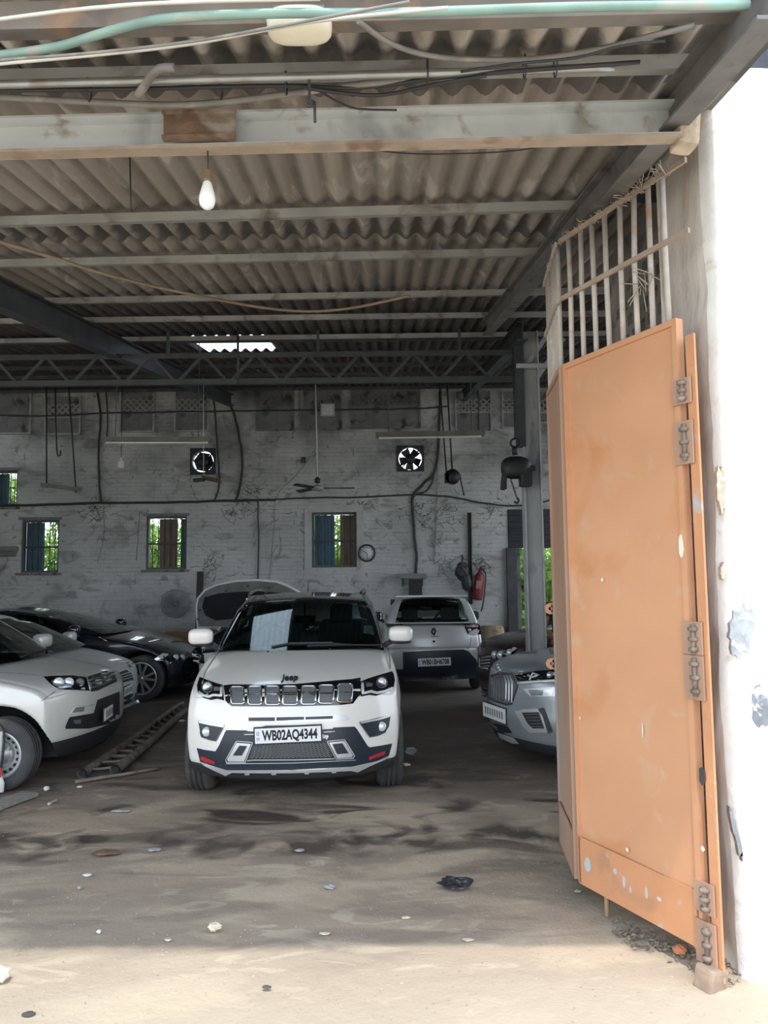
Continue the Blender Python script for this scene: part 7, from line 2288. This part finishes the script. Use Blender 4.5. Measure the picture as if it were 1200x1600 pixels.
for k, (x, y, rx, rz, zc, n, lab) in enumerate((
    (-9.7, 19.9, 1.8, 2.5, 2.5, 14000, 'tall leafy green bush outside the two far left windows'),
    (-7.5, 22.3, 1.6, 2.4, 2.5, 6000, 'leafy green bush behind and right of the tallest bush'),
    (-5.6, 19.6, 1.3, 1.7, 1.9, 9000, 'leafy green bush outside the window with the brown shutter'),
    (-1.4, 19.6, 1.3, 1.7, 1.9, 8000, 'leafy green bush outside the framed window'),
    (3.4, 18.9, 1.0, 1.3, 1.5, 5200, 'leafy green bush seen through the doorway, the nearer one'),
    (4.6, 21.5, 1.5, 1.7, 1.9, 6500, 'leafy green bush seen through the doorway, the farther one'))):
    e = empty('leafy_bush', (x, y, 0), 0, lab, 'bush', 'bushes behind the back wall')
    bush_mesh(k + 11, n, rx, 1.0, rz, zc).build('foliage', LEAF, e, kind='stuff')
    mb = MB()
    for q in range(4):
        mb.tube(catmull([(rnd.uniform(-.2, .2), rnd.uniform(-.2, .2), 0), (rnd.uniform(-.4, .4), 0, zc * .6), (rnd.uniform(-.9, .9), 0, zc + rz * .4)], 4), [.05 - .003 * i for i in range(9)], 6)
    mb.build('stems', RUST, e, kind='stuff')
# ================================================================== man standing beyond the blue-grey SUV, mostly hidden by the gate
def skin_body(name, joints, edges, m, parent, levels=2):
    me = bpy.data.meshes.new(name)
    keys = list(joints)
    me.from_pydata([tuple(joints[k][0]) for k in keys], [(keys.index(a), keys.index(b)) for a, b in edges], [])
    o = bpy.data.objects.new(name, me); COL.objects.link(o)
    o.modifiers.new('skin', 'SKIN'); sv = me.skin_vertices[0].data
    for i, k in enumerate(keys):
        r_ = joints[k][1]; sv[i].radius = r_ if isinstance(r_, tuple) else (r_, r_); sv[i].use_root = (i == 0)
    s_ = o.modifiers.new('sub', 'SUBSURF'); s_.levels = levels; s_.render_levels = levels
    dg = bpy.context.evaluated_depsgraph_get(); dg.update()
    out = bpy.data.meshes.new_from_object(o.evaluated_get(dg)); bpy.data.objects.remove(o)
    out.materials.clear(); out.materials.append(m)
    out.polygons.foreach_set('use_smooth', [True] * len(out.polygons))
    o = bpy.data.objects.new(name, out); COL.objects.link(o); o.parent = parent
    return o
SKINM = mat('brown_skin', (.42, .20, .115), .55, var=.06, scale=12)
SHIRT = mat('dark_grey_shirt', (.055, .058, .062), .85, var=.15, scale=14, bump=.2)
TROU = mat('dark_trousers', (.03, .034, .042), .85, var=.15)
HAIR = mat('black_hair', (.012, .011, .010), .6, var=.2)
mq = at(879, 990, 9.15)
man = empty('person', (mq.x + .02, 9.15, 0), 0, 'person in a dark grey shirt with bent bare arms, mostly hidden behind the gate', 'person')
J = {'pelvis': (V((0, 0, .94)), (.15, .115)), 'waist': (V((0, 0, 1.08)), (.135, .10)), 'chest': (V((0, -.01, 1.28)), (.16, .115)), 'neckb': (V((0, 0, 1.45)), (.085, .075)), 'neck': (V((0, -.01, 1.52)), .052), 'headb': (V((0, -.02, 1.58)), (.066, .075)), 'head': (V((0, -.02, 1.66)), (.078, .092)), 'crown': (V((0, -.01, 1.73)), (.06, .07))}
E_ = [('pelvis', 'waist'), ('waist', 'chest'), ('chest', 'neckb'), ('neckb', 'neck'), ('neck', 'headb'), ('headb', 'head'), ('head', 'crown')]
elbow = at(849, 985, 9.10) - V((man.location.x, man.location.y, 0))
for sg, nm in ((-1, 'r'), (1, 'l')):
    el = V((elbow.x, -.04, elbow.z)) if sg < 0 else V((.32, -.05, 1.14))
    J[nm + 'sh'] = (V((sg * .185, 0, 1.42)), .062); J[nm + 'ua'] = (V((sg * .185, 0, 1.42)).lerp(el, .5), .052)
    J[nm + 'el'] = (el, .043); wr_ = V((sg * .12, -.24, 1.03)) if sg < 0 else V((.13, -.26, 1.02))
    J[nm + 'fa'] = (el.lerp(wr_, .4), .042); J[nm + 'wr'] = (wr_, .027); J[nm + 'pm'] = (wr_ + (wr_ - el).normalized() * .07, (.038, .018))
    E_ += [('chest', nm + 'sh'), (nm + 'sh', nm + 'ua'), (nm + 'ua', nm + 'el'), (nm + 'el', nm + 'fa'), (nm + 'fa', nm + 'wr'), (nm + 'wr', nm + 'pm')]
    J[nm + 'hip'] = (V((sg * .095, 0, .88)), .098); J[nm + 'kn'] = (V((sg * .11, -.02, .49)), .062); J[nm + 'cf'] = (V((sg * .115, .01, .34)), .058); J[nm + 'an'] = (V((sg * .12, .02, .09)), .038); J[nm + 'hl'] = (V((sg * .12, .0, .045)), .042); J[nm + 'to'] = (V((sg * .14, -.18, .035)), (.045, .03))
    E_ += [('pelvis', nm + 'hip'), (nm + 'hip', nm + 'kn'), (nm + 'kn', nm + 'cf'), (nm + 'cf', nm + 'an'), (nm + 'an', nm + 'hl'), (nm + 'hl', nm + 'to')]
body = skin_body('body', J, E_, SKINM, man)
def sub(keys, grow):
    out = {}
    for k in keys:
        p, r_ = J[k]; out[k] = (p, tuple(q + grow for q in r_) if isinstance(r_, tuple) else r_ + grow)
    return out, [(a, b) for a, b in E_ if a in keys and b in keys]
jj, ee = sub(['pelvis', 'waist', 'chest', 'neckb', 'rsh', 'rua', 'lsh', 'lua'], .014); skin_body('shirt', jj, ee, SHIRT, man)
jj, ee = sub(['pelvis', 'rhip', 'rkn', 'rcf', 'ran', 'lhip', 'lkn', 'lcf', 'lan'], .012); skin_body('trousers', jj, ee, TROU, man)
for sg, nm in ((-1, 'r'), (1, 'l')):
    mb = MB(); p = J[nm + 'to'][0]; mb.blob(V((sg * .13, -.075, .04)), (.055, .145, .04), n=8, p=2.6); mb.build('shoe', BLACKP, man)
    pm = J[nm + 'pm'][0]; wr_ = J[nm + 'wr'][0]; d = (pm - wr_).normalized(); s_ = d.cross(V((0, 0, 1))).normalized()
    for k, L_ in enumerate((.065, .075, .07, .055)):
        b0 = pm + s_ * (.027 - .018 * k); jj = {'a': (b0 - d * .02, .009), 'b': (b0 + d * L_ * .45, .009), 'c': (b0 + d * L_ * .8 + V((0, 0, -.018)), .008), 'd': (b0 + d * L_ * .85 + V((0, 0, -.045)), .007)}
        skin_body('finger', jj, [('a', 'b'), ('b', 'c'), ('c', 'd')], SKINM, man, 1)
    b0 = wr_.lerp(pm, .5); jj = {'a': (b0 + s_ * .015, .011), 'b': (b0 + s_ * .05 + d * .03, .010), 'c': (b0 + s_ * .055 + d * .06 + V((0, 0, -.015)), .008)}
    skin_body('thumb', jj, [('a', 'b'), ('b', 'c')], SKINM, man, 1)
mb = MB(); mb.blob((0, .01, 1.70), (.088, .102, .085), n=10); mb.build('hair', HAIR, man)
mb = MB(); mb.blob((0, -.118, 1.635), (.014, .022, .022), n=6); mb.build('nose', SKINM, man)
mb = MB(); mb.blob((0, -.096, 1.595), (.026, .010, .008), n=6); mb.build('mouth', mat('lips', (.25, .09, .07), .5), man)
for sg in (-1, 1):
    mb = MB(); mb.blob((sg * .032, -.094, 1.655), (.012, .010, .008), n=6); mb.build('eye', mat('eye_white', (.7, .7, .68), .3), man)
    mb = MB(); mb.blob((sg * .082, -.01, 1.64), (.010, .022, .032), n=6); mb.build('ear', SKINM, man)
